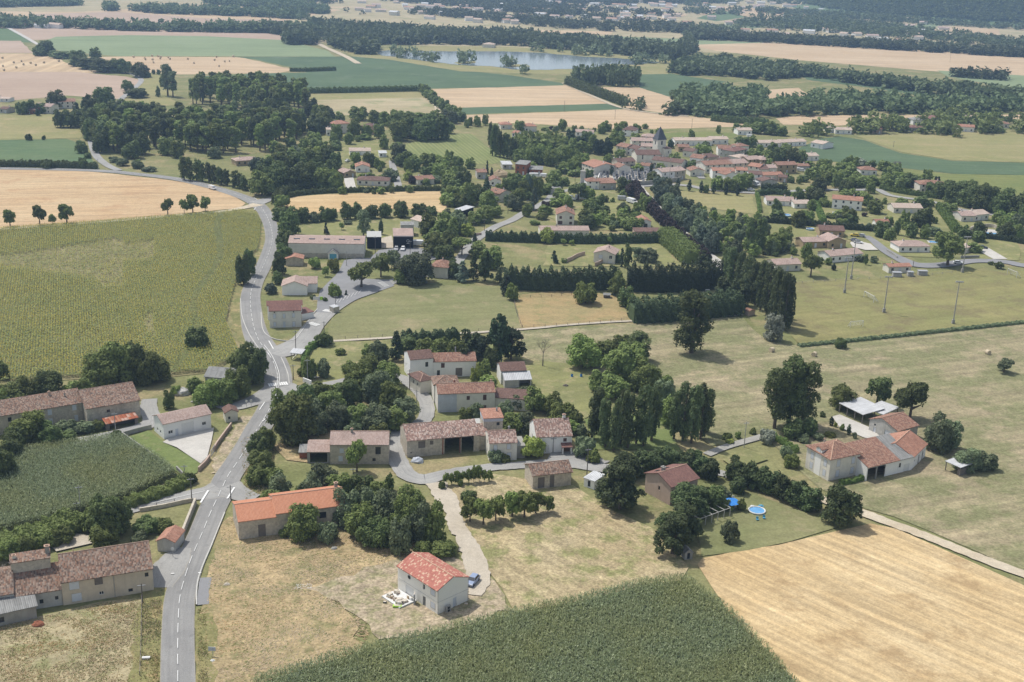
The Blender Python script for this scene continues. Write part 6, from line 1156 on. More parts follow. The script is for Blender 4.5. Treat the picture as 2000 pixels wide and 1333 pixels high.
T('on the slope behind the low-roofed left farm', '120 1066 50 34; 86 1074 50 36; 50 1084 54 40; 14 1098 60 44; 140 1046 34 24; 100 1056 40 24 :l; 60 1062 44 26 :l; 20 1076 44 30', kind='bush', mat='o')
T('on the lawn left of the distant farm road', '57 275 14 14 bush; 86 274 7 10 bush; 160 300 24 26; 172 310 14 12; 93 330 26 22 bush; 125 328 20 16 bush; 163 330 18 22 bush; 44 224 24 26; 58 222 26 28; 82 222 26 22; 110 212 40 38; 150 232 30 34 conifer:n; 166 230 24 44 conifer:c; 180 235 30 50 ; 205 215 44 50; 230 230 44 38; 118 250 26 36; 138 250 34 36; 74 227 14 22 conifer:c; 250 178 24 22; 268 192 44 22; 274 152 38 30; 286 152 20 14; 245 144 30 30; 90 108 36 32; 78 110 26 20; 152 122 34 26; 186 116 24 24; 125 115 50 16; 206 142 60 30; 232 143 34 32; 175 136 50 26; 155 130 40 24; 110 112 30 14', kind='mass', mat='d')
T('in the tall thin group by the distant track', '328 188 28 62 plant:g; 338 190 22 50 plant:g; 318 170 14 22 mass:d; 309 190 10 22 mass:g; 270 330 26 18 bush; 292 336 30 12 bush; 240 325 26 18 bush; 222 318 20 14 bush; 270 325 16 14 bush:o; 420 310 30 24 mass:g; 300 146 8 10 mass; 310 146 8 10 mass', kind='bush', mat='g')
def region_trees(where, group, poly, n, kind, mats, hr, rr, seed, spacing=.9, label=None, tone='green'):
    r = np.random.default_rng(seed); W = [G(*p)[:2] for p in poly]; xs = [p[0] for p in W]; ys = [p[1] for p in W]; pts = []; tries = 0
    def inside(x, y):
        c = False; j = len(W)-1
        for i in range(len(W)):
            if (W[i][1] > y) != (W[j][1] > y) and x < (W[j][0]-W[i][0])*(y-W[i][1])/(W[j][1]-W[i][1])+W[i][0]: c = not c
            j = i
        return c
    while len(pts) < n and tries < n*60:
        tries += 1; x = r.uniform(min(xs), max(xs)); y = r.uniform(min(ys), max(ys))
        if not inside(x, y) or not inframe((x, y, 0), 60): continue
        if any((x-a)**2+(y-b)**2 < (rr[0]*2*spacing)**2 for a, b in pts): continue
        pts.append((x, y))
    out = []
    for x, y in pts: out.append((x, y, r.uniform(*hr), r.uniform(*rr), mats[r.integers(len(mats))], kind if isinstance(kind, str) else kind[r.integers(len(kind))]))
    return out
def grove(where, group, *a, **k):
    for x, y, h, rr_, m, kd in region_trees(where, group, *a, **k):
        plant_tree(kd, (x, y, 0), h, rr_, m, f"one of the {where}", group)
grove('tall bare-stemmed poplars of the upper left plantation', 'poplars in the upper plantation', [(362, 208), (420, 205), (520, 232), (600, 222), (600, 196), (500, 184), (400, 182)], 80, 'plant', ['o', 'o', 'l'], (16, 20), (3.4, 4.4), 1, .58)
grove('tall poplars of the lower left plantation', 'poplars in the lower plantation', [(190, 296), (240, 300), (360, 302), (505, 298), (570, 285), (600, 262), (520, 250), (420, 246), (240, 240)], 120, 'plant', ['o', 'o', 'p', 'l'], (14, 18), (3.4, 4.6), 2, .58)
grove('dark round trees between the two poplar plantations', 'dark trees between the plantations', [(430, 250), (500, 252), (640, 268), (640, 240), (600, 222), (500, 225), (440, 235)], 22, 'mass', ['d', 'o'], (11, 15), (4.5, 6.5), 3, .7)
grove('broad trees along the left edge of the lower plantation', 'trees left of the plantation', [(160, 262), (200, 310), (260, 314), (350, 312), (350, 300), (240, 296), (215, 240), (190, 225), (160, 240)], 24, 'mass', ['d', 'o'], (9, 14), (4.5, 6), 4, .7)
grove('rounded saplings in the young wood right of the alley', 'saplings in the young wood', [(1320, 412), (1400, 432), (1490, 436), (1495, 470), (1480, 502), (1405, 494), (1340, 440)], 50, 'mass', ['o', 'l', 'l', 'g'], (4.5, 6.5), (2.0, 2.8), 5, 1.2)
grove('blue-green conifers along the right side of the purple alley', 'conifers along the alley', [(1285, 372), (1310, 390), (1340, 420), (1385, 470), (1395, 505), (1375, 500), (1320, 440), (1280, 395)], 20, 'mass', ['b', 'g'], (8, 11), (3.2, 4.4), 6, .6)
al = wline([(1238, 376), (1256, 400), (1280, 425), (1310, 455), (1345, 490), (1376, 518)], 1, 12)
for i in range(0, len(al), 2): plant_tree('mass', (al[i][0], al[i][1], 0), 6.5, 2.7, 'u', 'one of the purple-leaved plum trees lining the pale alley', 'purple trees along the alley')
grove('green garden trees of the eastern estate', 'estate garden trees', [(1480, 470), (1560, 470), (1560, 500), (1500, 505)], 10, 'bush', ['o', 'g'], (2, 4), (1.5, 2.4), 8, .9)
for i, (x0, y0, x1, y1) in enumerate([(850, 205, 905, 240), (822, 178, 850, 205)]):
    for j in range(7):
        t = (j+.5)/7; P = G(x0+(x1-x0)*t, y0+(y1-y0)*t); plant_tree('mass', P, 7+j % 3, 4.0, 'do'[j % 2], 'one of the trees in the diagonal hedgerow between the far wheat fields', 'trees in the diagonal hedgerow')
# hedges
hedge('tall dark conifer hedge below the hillside house, left half', [(984, 562), (1060, 566), (1130, 566), (1210, 562)], 5.5, 7.0, 'h', .4)
hedge('tall dark conifer hedge below the hillside house, right half', [(1224, 566), (1290, 568), (1350, 566), (1402, 560)], 6.5, 8.5, 'h', .4)
hedge('broad dark conifer hedge above the white path', [(1232, 626), (1290, 624), (1360, 618), (1440, 610)], 9.5, 6.5, 'h', .4)
hedge('clipped dark hedge behind the hillside lawn', [(948, 470), (1060, 474), (1180, 476), (1292, 474)], 3.0, 3.8, 'h', .4)
hedge('wide bushy hedge running down beside the plum alley', [(1298, 470), (1325, 492), (1352, 516)], 9, 5.5, 'o', .4)
hedge('low dark hedge along the top of the small wheat strip', [(556, 388), (600, 380), (680, 376), (800, 373), (895, 372)], 2.5, 2.2, 'd', .4)
hedge('bushy hedge at the left end of the small wheat strip', [(540, 400), (548, 388), (565, 380), (585, 376)], 5, 4, 'd', .4)
hedge('curved clipped green hedge by the road junction', [(594, 720), (596, 700), (606, 684), (626, 672)], 1.8, 1.8, 'H', .25)
hedge('clipped dark hedge above the junction garden', [(784, 672), (830, 674), (896, 668)], 3.4, 4.0, 'h', .3)
hedge('straight clipped green hedge behind the right farmhouse garden', [(1510, 858), (1535, 872), (1556, 886)], 1.6, 1.6, 'H', .22)
hedge('low green hedge at the foot of the right farmhouse', [(1640, 948), (1665, 944), (1690, 936)], 1.2, 1.2, 'H', .18)
hedge('bramble hedge along the left lane bank', [(250, 990), (290, 976), (330, 962), (370, 940)], 4, 1.8, 'o', .25)
hedge('wild hedge under the left maize', [(0, 1080), (60, 1062), (110, 1046), (150, 1024)], 8, 3.0, 'o', .3)
hedge('green row of vines on the bank by the lane', [(620, 770), (650, 762), (690, 756)], 2, 1.4, 'o', .25)
hedge('low ditch vegetation along the football pitch', [(1560, 678), (1700, 664), (1850, 648), (2000, 632), (2060, 626)], 2.2, .9, 'g', .25)
hedge('clipped green hedge between the estate plots, left', [(1586, 388), (1597, 410), (1608, 436)], 3, 2.2, 'H', .35)
hedge('clipped green hedge between the estate plots, right', [(1834, 408), (1850, 430), (1868, 456)], 4, 3, 'H', .35)
hedge('clipped green hedge beside the walled pool', [(1950, 422), (1970, 446), (1992, 466)], 3.5, 3, 'H', .35)
hedge('dark hedge below the walled pool', [(1885, 464), (1940, 468), (2010, 478)], 2.5, 2.4, 'h', .35)
hedge('dark hedge along the lower estate gardens', [(1480, 434), (1560, 440), (1620, 446), (1700, 452)], 3, 2.6, 'h', .35)
hedge('bright clipped hedge along the upper estate road', [(1720, 370), (1760, 378), (1800, 384), (1830, 388)], 3, 2.4, 'H', .35)
hedge('dark hedge behind the long estate bungalow', [(1482, 382), (1510, 380), (1545, 384)], 3, 2.6, 'h', .35)
hedge('dark clipped hedge by the grey village barn', [(1486, 372), (1510, 374), (1534, 373)], 4, 3.4, 'h', .4)
hedge('bright narrow hedge at the end of the cypress road', [(1478, 380), (1482, 400), (1484, 416)], 1.8, 1.6, 'H', .35)
hedge('long dark hedge under the far green field', [(545, 183), (640, 182), (740, 180), (815, 178)], 5, 4, 'd', .6)
hedge('young tree belt beside the far dirt track', [(1108, 165), (1140, 178), (1180, 192), (1220, 207)], 7, 6, 'd', .6)
hedge('small bush row inside the far green field', [(566, 140), (600, 140), (655, 138)], 5, 3, 'd', .6)
hedge('dark hedge along the road under the left green field', [(0, 326), (70, 326), (190, 330)], 4, 3, 'd', .5)
hedge('double clipped hedge by the brick house, upper', [(1085, 330), (1128, 331)], 2, 2, 'h', .4); hedge('double clipped hedge by the brick house, lower', [(1088, 340), (1130, 342)], 2.4, 2.4, 'h', .4)
hedge('long thin tree line above the village wheat', [(1390, 236), (1430, 240), (1480, 243), (1500, 244)], 6, 4, 'd', .6)
# garden trees filling the plots, kept clear of houses and roads
HS = np.array([[o.location.x, o.location.y] for o in COL.objects if o.type == 'EMPTY' and o.parent is None and o.get('category') in ('house', 'outbuilding', 'hall', 'workshop', 'barn', 'farmhouse', 'church')])
RS = np.array([[q[0], q[1]] for L in ROADS.values() for q in L])
for i, (poly, n) in enumerate([([(870, 380), (880, 340), (1000, 350), (1150, 320), (1150, 345), (1080, 372), (1000, 420), (930, 445), (870, 420)], 46), ([(1010, 280), (1130, 280), (1140, 315), (1020, 322)], 40), ([(1200, 300), (1340, 290), (1500, 300), (1600, 330), (1680, 370), (1500, 370), (1350, 350), (1200, 330)], 90), ([(560, 300), (680, 330), (680, 365), (560, 370), (500, 340)], 34), ([(1600, 330), (1720, 330), (1820, 360), (1820, 380), (1620, 385)], 46), ([(1490, 385), (1990, 410), (1990, 480), (1700, 470), (1490, 450)], 60), ([(690, 310), (770, 310), (900, 320), (900, 365), (690, 370)], 30), ([(590, 240), (760, 262), (660, 300), (560, 300)], 26), ([(1500, 470), (1700, 505), (1640, 530), (1510, 500)], 16), ([(1540, 255), (1700, 258), (1980, 262), (1980, 236), (1760, 238), (1560, 258)], 60), ([(820, 460), (940, 470), (960, 545), (830, 500)], 22), ([(1060, 385), (1240, 385), (1290, 440), (1190, 455), (1060, 440)], 26)]):
    for x, y, h, r_, m, kd in region_trees('', '', poly, n, ['mass', 'bush'], ['o', 'd', 'o', 'g', 'l'], (3.5, 8.5), (2.2, 4.4), 200+i, .7):
        dd = HS-(x, y); ff = dd@(np.array([x, y])/math.hypot(x, y)); lat = np.abs(dd@(np.array([-y, x])/math.hypot(x, y)))
        if (dd**2).sum(1).min() < 110 or ((ff > 0) & (ff < 24) & (lat < 9)).any() or ((RS-(x, y))**2).sum(1).min() < 30: continue
        plant_tree('mass', (x, y, 0), h, r_, m if m != 'g' else 'o', 'one of the garden trees between the village plots', 'garden trees of the village')
# ------------------------------------------------------------------ the 300 largest broadleaf trees as things, the smaller far ones as one mass
def flush():
    global tid
    bl = [q for q in PENDING if kind_name(q[0][0], q[0][4])[0] == 'broadleaf_tree']; bl.sort(key=lambda q: -q[0][2]*q[0][3]*scale_at(q[0][1])**2); small = set(map(id, bl[292:]))
    out = {}; mats = {}
    for q in PENDING:
        if id(q) not in small: make_tree(*q[0], **q[1]); continue
        kind, P, h, r, mat = q[0][:5]; tid += 1; lod = 'lo' if r*scale_at(P) > 4.5 else 'far'; proto(kind, lod, tid % 4); Q, tb = PQ[(kind, lod, tid % 4)]; a = random.uniform(0, 6.28); ca, sa = math.cos(a), math.sin(a)
        V = np.empty_like(Q); V[..., 0] = (Q[..., 0]*ca-Q[..., 1]*sa)*r+P[0]; V[..., 1] = (Q[..., 0]*sa+Q[..., 1]*ca)*r+P[1]; V[..., 2] = Q[..., 2]*h; out.setdefault(mat, []).append(V)
        T4 = np.array([[(-.06, 0, 0), (.06, 0, 0), (.04, 0, .5), (-.04, 0, .5)], [(0, -.06, 0), (0, .06, 0), (0, .04, .5), (0, -.04, .5)]])*np.array([r, r, h])+np.array([P[0], P[1], 0]); out.setdefault('trunk', []).append(T4)
    ks = list(out); V = np.concatenate([np.concatenate(out[k]) for k in ks]); mi = np.concatenate([np.full(sum(len(v) for v in out[k]), i) for i, k in enumerate(ks)])
    me = quads_mesh('small_garden_trees', V, [M['trunk'] if k == 'trunk' else LM[k] for k in ks], mi); o = bpy.data.objects.new('small_garden_trees', me); link(o); o['kind'] = 'stuff'; o['label'] = 'smaller trees scattered through the village gardens and far hedgerows'
flush()
# ------------------------------------------------------------------ far woods: masses nobody could count
def wood(label, polys, dens, hr, rr, mat, seed, name='woodland', nq=46, base=None, clump=None):
    """one object of many low crowns"""
    out = []; r = np.random.default_rng(seed)
    B, asp = make_blobs('mass', 5); proto_q = [blob_crown(50+i, make_blobs('mass', 60+i)[0], nq*2, .42, 2.15)[:nq] for i in range(6)]
    for poly in polys:
        W = np.array([G(*p)[:2] for p in poly]); x0, y0 = W.min(0); x1, y1 = W.max(0); n = int((x1-x0)*(y1-y0)*dens)
        X = r.uniform(x0, x1, n); Y = r.uniform(y0, y1, n); c = np.zeros(n, bool); j = len(W)-1
        for i in range(len(W)):
            cond = ((W[i][1] > Y) != (W[j][1] > Y)) & (X < (W[j][0]-W[i][0])*(Y-W[i][1])/(W[j][1]-W[i][1]+1e-9)+W[i][0]); c ^= cond; j = i
        if clump is not None:
            f = np.sin(X*.011+2*np.sin(Y*.0043+seed))+np.sin(Y*.0135+1.7*np.sin(X*.009))+.8*np.sin((X+Y)*.021+seed)+r.normal(0, .35, len(X)); c &= f > clump
        for x, y in zip(X[c], Y[c]):
            if not inframe((x, y, 8), 30): continue
            h = r.uniform(*hr); q = r.uniform(*rr); a = r.uniform(0, 6.28); ca, sa = math.cos(a), math.sin(a); z = base(x, y) if base else 0
            Q = proto_q[r.integers(6)]; R = np.empty_like(Q); R[..., 0] = (Q[..., 0]*ca-Q[..., 1]*sa)*q+x; R[..., 1] = (Q[..., 0]*sa+Q[..., 1]*ca)*q+y; R[..., 2] = Q[..., 2]*h+z; out.append(R)
    V = np.concatenate(out); me = quads_mesh(name, V, [LM[mat]]); o = bpy.data.objects.new(name, me); link(o); o['kind'] = 'stuff'; o['label'] = label; return o
D1 = 1/62
wood('dark tree belt across the far left fields', [[(-40, 46), (0, 46), (140, 51), (250, 55), (430, 58), (560, 58), (620, 62), (640, 72), (560, 66), (430, 64), (250, 61), (130, 56), (-40, 56)], [(205, 17), (225, 17), (228, 22), (206, 22)], [(245, 21), (300, 20), (480, 26), (600, 34), (600, 40), (480, 33), (300, 27)], [(-40, 4), (60, 8), (160, 9), (160, 12), (60, 14), (-40, 16)], [(400, 2), (560, 10), (640, 22), (640, 30), (520, 18), (400, 8)]], D1, (8, 15), (5, 8), 'w', 21)
wood('wood left of the lake', [[(555, 74), (605, 76), (608, 88), (556, 88)], [(640, 74), (700, 80), (735, 92), (735, 108), (690, 106), (655, 96), (640, 86)], [(600, 52), (700, 58), (860, 70), (862, 88), (735, 88), (640, 72), (600, 62)], [(500, 62), (600, 66), (640, 74), (560, 72)], [(612, 78), (628, 82), (626, 88), (612, 84)]], D1*1.1, (9, 16), (5, 8), 'w', 22)
wood('wood belt behind the lake', [[(860, 68), (1000, 72), (1100, 82), (1250, 94), (1340, 100), (1330, 120), (1290, 118), (1200, 106), (1100, 98), (1000, 90), (862, 88)], [(1340, 84), (1360, 98), (1340, 112), (1320, 110)]], D1, (8, 16), (5, 8), 'w', 23)
wood('wood belt right of the lake', [[(1308, 142), (1345, 126), (1420, 124), (1500, 134), (1580, 144), (1640, 152), (1740, 166), (1820, 178), (1820, 188), (1720, 172), (1640, 160), (1570, 150), (1500, 158), (1420, 150), (1330, 148)]], D1*1.1, (8, 13), (5, 8), 'w', 24, clump=-1.3)
wood('right end of the lakeside wood', [[(1820, 172), (1900, 180), (2060, 194), (2060, 202), (1900, 196), (1840, 188)]], D1, (8, 13), (5, 8), 'w', 35, clump=-.9)
wood('lower dark wood above the village', [[(1308, 196), (1340, 188), (1400, 184), (1440, 184), (1490, 190), (1495, 206), (1570, 208), (1600, 192), (1640, 196), (1720, 202), (1800, 208), (1900, 206), (2060, 212), (2060, 222), (1850, 223), (1700, 223), (1600, 225), (1520, 229), (1440, 232), (1345, 228), (1335, 212)]], D1*1.05, (8, 14), (5, 8), 'w', 25, clump=-1.6)
wood('dense poplar block between the far fields', [[(1116, 160), (1180, 158), (1246, 160), (1246, 171), (1160, 170), (1118, 166)]], 1/34, (14, 18), (3.5, 5), 'p', 26)
wood('scattered bushes around the far wheat edge', [[(1220, 205), (1300, 214), (1345, 220), (1345, 228), (1300, 226), (1222, 216)]], 1/110, (6, 11), (4, 6), 'w', 27)
wood('trees on the lake shore and islets', [[(745, 106), (800, 104), (860, 124), (780, 118)], [(885, 120), (930, 118), (930, 126), (886, 126)], [(985, 126), (1032, 127), (1032, 131), (986, 131)], [(1200, 118), (1300, 122), (1296, 126), (1200, 126)], [(1030, 98), (1200, 108), (1200, 112), (1030, 102)], [(1010, 140), (1050, 144), (1048, 149), (1010, 146)]], 1/160, (7, 13), (4, 6), 'g', 28)
wood('far town greenery in the haze', [[(560, -2), (1340, -2), (1340, 66), (1190, 62), (1000, 52), (860, 46), (700, 28), (560, 14)]], 1/150, (7, 14), (5, 9), 'w', 29, nq=34, clump=.55)
wood('far hillside greenery, right', [[(1340, -2), (2060, -2), (2060, 108), (1900, 104), (1700, 92), (1500, 82), (1340, 78)]], 1/140, (7, 14), (5, 9), 'w', 30, nq=34, clump=.45)
wood('field trees on the right far meadows', [[(1340, 68), (1500, 76), (1700, 88), (1900, 100), (2060, 110), (2060, 118), (1900, 108), (1700, 96), (1500, 84), (1340, 78)], [(1860, 146), (1960, 152), (1960, 158), (1860, 152)], [(1400, 124), (1420, 124), (1420, 130), (1400, 130)]], D1*.9, (7, 13), (5, 8), 'w', 31)
wood('dark tree row behind the eastern hamlet', [[(1640, 246), (1700, 248), (1730, 250), (1730, 262), (1660, 262), (1640, 256)], [(1700, 236), (1770, 238), (1776, 262), (1710, 262)], [(1790, 240), (1860, 242), (1870, 270), (1800, 262)], [(1860, 244), (1950, 248), (2060, 246), (2060, 262), (1900, 264)], [(1540, 262), (1610, 258), (1615, 268), (1550, 274)], [(1810, 232), (1990, 234), (1990, 240), (1810, 238)]], 1/95, (6, 12), (4, 6.5), 'o', 32)
wood('tree mass between the village and the poplars', [[(1010, 285), (1120, 285), (1125, 300), (1030, 305)]], 1/60, (7, 11), (4, 6), 'o', 33)
hc, hR = HILL
def hz(x, y):
    r = math.hypot((x-hc[0])/(hR*1.2), (y-hc[1])/hR); return 118*max(0, 1-min(r, 1)**2)**1.4-1.5
rr_ = np.random.default_rng(3)
def hill_wood():
    out = []; pq = [blob_crown(50+i, make_blobs('mass', 60+i)[0], 90, .45, 2.15)[:44] for i in range(5)]
    for _ in range(14000):
        x = hc[0]+rr_.uniform(-1, 1)*hR*1.1; y = hc[1]+rr_.uniform(-1, .6)*hR*.95
        if hz(x, y) < 6 or not inframe((x, y, hz(x, y)), 20): continue
        h = rr_.uniform(9, 15); q = rr_.uniform(6, 9); Q = pq[rr_.integers(5)]*np.array([q, q, h])+np.array([x, y, hz(x, y)-1]); out.append(Q)
    me = quads_mesh('hill_forest', np.concatenate(out), [LM['d']]); o = bpy.data.objects.new('hill_forest', me); link(o); o['kind'] = 'stuff'; o['label'] = 'dark forest covering the far hill in the upper right corner'
hill_wood()
# far town houses
r = np.random.default_rng(44); hv = {}
def far_house(x, y, L, D, h, rm, wm_, ang):
    ex = np.array([math.cos(ang), math.sin(ang)]); b = MB(); b.box((0, 0, 0), (L, D, h), ex, 0)
    ey = np.array([-ex[1], ex[0]]); P = lambda u, v, z: (ex[0]*u+ey[0]*v, ex[1]*u+ey[1]*v, z); o = .5
    e = [P(-L/2-o, -D/2-o, h+.05), P(L/2+o, -D/2-o, h+.05), P(L/2+o, D/2+o, h+.05), P(-L/2-o, D/2+o, h+.05)]; r0, r1 = P(-L/2-o, 0, h+2), P(L/2+o, 0, h+2)
    b.add(e+[r0, r1], [(0, 1, 5, 4), (2, 3, 4, 5), (1, 2, 5), (3, 0, 4)], 1)
    m = b.build('far_house', [M[wm_], M[rm]]); m.location = (x, y, 0); return m
k = 0
for poly, n, what in (([(640, 4), (1320, 4), (1320, 50), (1000, 48), (860, 42), (700, 22)], 130, 'distant pale house among trees in the hazy far town'), ([(1340, 6), (1760, 10), (1900, 60), (1880, 98), (1700, 84), (1500, 76), (1340, 66)], 80, 'distant pale house scattered on the hazy right-hand slope'), ([(20, 48), (120, 50), (120, 56), (20, 56)], 6, 'distant pale shed in the far left tree belt')):
    for q in region_trees('', '', poly, n, 'mass', ['o'], (3, 6), (8, 9), 70+k, .9):
        m = far_house(q[0], q[1], r.uniform(10, 20), r.uniform(8, 11), q[2], ['pink', 'pale', 'rust', 'pale', 'sheet'][r.integers(5)], ['white', 'cream', 'white'][r.integers(3)], r.uniform(-.5, .5)); tag(m, what, 'house', ['far town houses', 'houses on the far slope', 'far left sheds'][k])
    k += 1
# ------------------------------------------------------------------ crops
def in_poly(X, Y, W):
    c = np.zeros(len(X), bool); j = len(W)-1
    for i in range(len(W)):
        c ^= ((W[i][1] > Y) != (W[j][1] > Y)) & (X < (W[j][0]-W[i][0])*(Y-W[i][1])/(W[j][1]-W[i][1]+1e-9)+W[i][0]); j = i
    return c
def proj_arr(X, Y, Z=0):
    v = np.stack([X, Y, np.full(len(X), Z-CAM_H)], 1); z = v@cF; return 1000+FPX*(v@cR)/z, 666.5-FPX*(v@cU)/z
def rows(pts, ang, row, inrow, seed, jit=.12, margin=110):
    W = np.array([G(*p)[:2] for p in pts]); ca, sa = math.cos(ang), math.sin(ang); R = np.array([[ca, sa], [-sa, ca]]); V = W@R.T
    u = np.arange(V[:, 0].min(), V[:, 0].max(), inrow); v = np.arange(V[:, 1].min(), V[:, 1].max(), row); U, Vv = np.meshgrid(u, v); U = U.ravel(); Vv = Vv.ravel(); r = np.random.default_rng(seed)
    U = U+r.normal(0, inrow*.6, len(U)); Vv = Vv+r.normal(0, jit, len(U)); X = U*ca-Vv*sa; Y = U*sa+Vv*ca; k = in_poly(X, Y, W); X = X[k]; Y = Y[k]
    px, py = proj_arr(X, Y); k = (px > -margin) & (px < 2000+margin) & (py > 300) & (py < 1333+margin*1.6); return X[k], Y[k], r
def blades(X, Y, r, h0, h1, ln, wd, up, zf=(.2, .8), flow=None):
    n = len(X); t = r.uniform(0, 2*math.pi, n) if flow is None else flow+1.1*np.sin(X*.16+np.sin(Y*.11)*1.5)+r.normal(0, .3, n); h = r.uniform(h0, h1, n)*r.uniform(*zf, n); d = np.stack([np.cos(t), np.sin(t), np.zeros(n)], 1); s = np.stack([-np.sin(t), np.cos(t), np.zeros(n)], 1)
    L = ln*r.uniform(.6, 1.2, n); U = up*r.uniform(.3, 1.3, n); A = np.stack([X, Y, h], 1); B = A+d*(L*.55)[:, None]+np.array([0, 0, 1.])*(U*.9)[:, None]; C = A+d*L[:, None]+np.array([0, 0, 1.])*(U*.55)[:, None]
    w = s*wd/2
    return np.concatenate([np.stack([A-w*.6, A+w*.6, B+w, B-w], 1), np.stack([B-w, B+w, C+w*.25, C-w*.25], 1)])
def leafplain(name, c, var=.3, sc=1.2, tr=.2):
    t = NT(name, .6, .3); n = t.noise(t.pos(), sc, 3, .7); n2 = t.noise(t.pos(), .07, 4, .6); col = t.ramp(n, [(.3, mul(c, 1-var)), (.7, mul(c, 1+var))]); col = t.mix(t.mapr(n2, .42, .70, 0, .55), col, (c[0]*1.25, c[1]*1.06, c[2]*.72)); t.col(col)
    ts = t.n('ShaderNodeBsdfTranslucent'); t.l(col, ts.inputs[0]); mx = t.n('ShaderNodeMixShader'); mx.inputs[0].default_value = tr
    out = t.t.nodes['Material Output']; t.l(t.b.outputs[0], mx.inputs[1]); t.l(ts.outputs[0], mx.inputs[2]); t.l(mx.outputs[0], out.inputs[0]); return t.mat
MZ = leafplain('maize_leaf', (.175, .215, .095)); MZ2 = leafplain('maize_leaf_pale', (.36, .41, .25)); SL = leafplain('sunflower_leaf', (.200, .240, .070)); SY = leafplain('sunflower_petals', (.42, .37, .06), .2); DG = leafplain('dry_grass_blade', (.53, .43, .28), .3, 1.2, .4); GG = leafplain('green_grass_blade', (.26, .27, .11), .3, 1.2, .4)
def stuff(name, V, mats, mi, label):
    me = quads_mesh(name, V, mats, mi); o = bpy.data.objects.new(name, me); link(o); o['kind'] = 'stuff'; o['label'] = label; return o
def maize(pts, ang, seed, label):
    X, Y, r = rows(pts, ang, .8, .23, seed, .2); Q = [blades(X, Y, r, 1.9, 2.4, .66, .115, .40, (.35, .98)) for _ in range(6)]+[blades(X, Y, r, 2.1, 2.5, .22, .12, .5, (.85, .95))]
    n = [len(q) for q in Q]; mi = np.concatenate([np.zeros(sum(n[:5]), int), np.ones(n[5]+n[6], int)]); stuff('maize_crop', np.concatenate(Q), [MZ, MZ2], mi, label)
maize([(500, 1338), (700, 1278), (850, 1243), (1000, 1205), (1150, 1174), (1262, 1145), (1340, 1137), (1425, 1202), (1500, 1281), (1600, 1402), (1820, 1700), (270, 1700)], dirang((600, 1320), (1100, 1190)), 31, 'tall green maize filling the bottom of the view')
maize([(-60, 892), (60, 883), (213, 861), (240, 861), (308, 901), (345, 930), (290, 957), (238, 979), (180, 997), (75, 1026), (-60, 1058)], dirang((0, 1000), (300, 930)), 32, 'green maize field between the left lane and the road')
SF = [(-300, 466), (-60, 454), (200, 435), (400, 420), (470, 414), (500, 418), (509, 432), (508, 470), (502, 492), (474, 505), (465, 540), (452, 583), (441, 630), (466, 690), (418, 726), (330, 735), (150, 739), (-60, 753), (-300, 778)]
X, Y, r = rows(SF, dirang((160, 740), (148, 480)), .80, .40, 33, .12)
px, py = proj_arr(X, Y); thin = .5+.5*np.sin(X*.045+1.3+np.sin(Y*.02)*2)*np.cos(Y*.03+X*.01); bare = ((px < 240) & (py > 468) & (py < 560) & (thin > .45)) | ((thin > .80) & (px < 300)); k = ~(bare & (r.random(len(X)) < .62)); gully = np.abs(px-(440-(py-430)*.30+12*np.sin(py*.04))) < 7; X, Y, px, py, gully = X[k], Y[k], px[k], py[k], gully[k]
Q = [blades(X, Y, r, 1.3, 1.6, .48, .34, .10, (.55, .95)) for _ in range(3)]; hm = r.random(len(X)) < np.where(gully, .06, .68); n = int(hm.sum())
hx, hy = X[hm], Y[hm]; hz_ = r.uniform(1.45, 1.75, n); N = np.array([.35, -.45, .75])+r.normal(0, .25, (n, 3)); N /= np.linalg.norm(N, axis=1)[:, None]; a = np.cross(N, [0, 0, 1.]); a /= np.linalg.norm(a, axis=1)[:, None]; b_ = np.cross(N, a); rr = r.uniform(.13, .20, n)[:, None]; C = np.stack([hx+.12, hy-.1, hz_], 1)
HQ = np.stack([C-a*rr, C-b_*rr, C+a*rr, C+b_*rr], 1)
stuff('sunflower_crop', np.concatenate(Q+[HQ]), [SL, SY], np.concatenate([np.zeros(sum(len(q) for q in Q), int), np.ones(n, int)]), 'flowering sunflower field left of the winding road')
def tufts(name, pts, n, ln, wd, up, mats, p2, seed, label, clump=None, flow=None):
    W = np.array([G(*p)[:2] for p in pts]); r = np.random.default_rng(seed); x0, y0 = W.min(0); x1, y1 = W.max(0); X = r.uniform(x0, x1, n*3); Y = r.uniform(y0, y1, n*3)
    dens = np.sin(X*.35+np.sin(Y*.3)*2)*np.cos(Y*.4+X*.1)+r.normal(0, .5, len(X)); k = in_poly(X, Y, W) & (dens > (clump if clump is not None else -.2)); X = X[k][:n]; Y = Y[k][:n]
    Q = [blades(X, Y, r, .05, .1, ln, wd, up, (.2, 1), flow) for _ in range(3)]; V = np.concatenate(Q); mi = (np.tile(r.random(len(X)) < p2, len(V)//max(1, len(X)))).astype(int); stuff(name, V, mats, mi, label)
tufts('dry_grass', [(448, 1012), (560, 1027), (700, 1037), (860, 1062), (790, 1100), (700, 1118), (590, 1150), (640, 1172), (690, 1202), (716, 1236), (700, 1268), (500, 1333), (470, 1380), (396, 1380), (396, 1200), (410, 1110)], 15000, .85, .15, .16, [DG, GG], .22, 51, 'wind-flattened golden dry grass beside the road', None, .5)
tufts('stubble_grass', [(-60, 1236), (75, 1208), (200, 1180), (272, 1172), (272, 1380), (-60, 1400)], 9000, .35, .12, .25, [DG, GG], .35, 52, 'rough straw tufts in the lower left field')
tufts('plot_weeds', [(585, 1150), (660, 1130), (740, 1107), (860, 1082), (935, 1112), (975, 1152), (1000, 1195), (860, 1236), (740, 1248), (690, 1200), (640, 1170)], 4000, .25, .12, .12, [GG, DG], .35, 53, 'thin weeds on the bare building plot', .35)
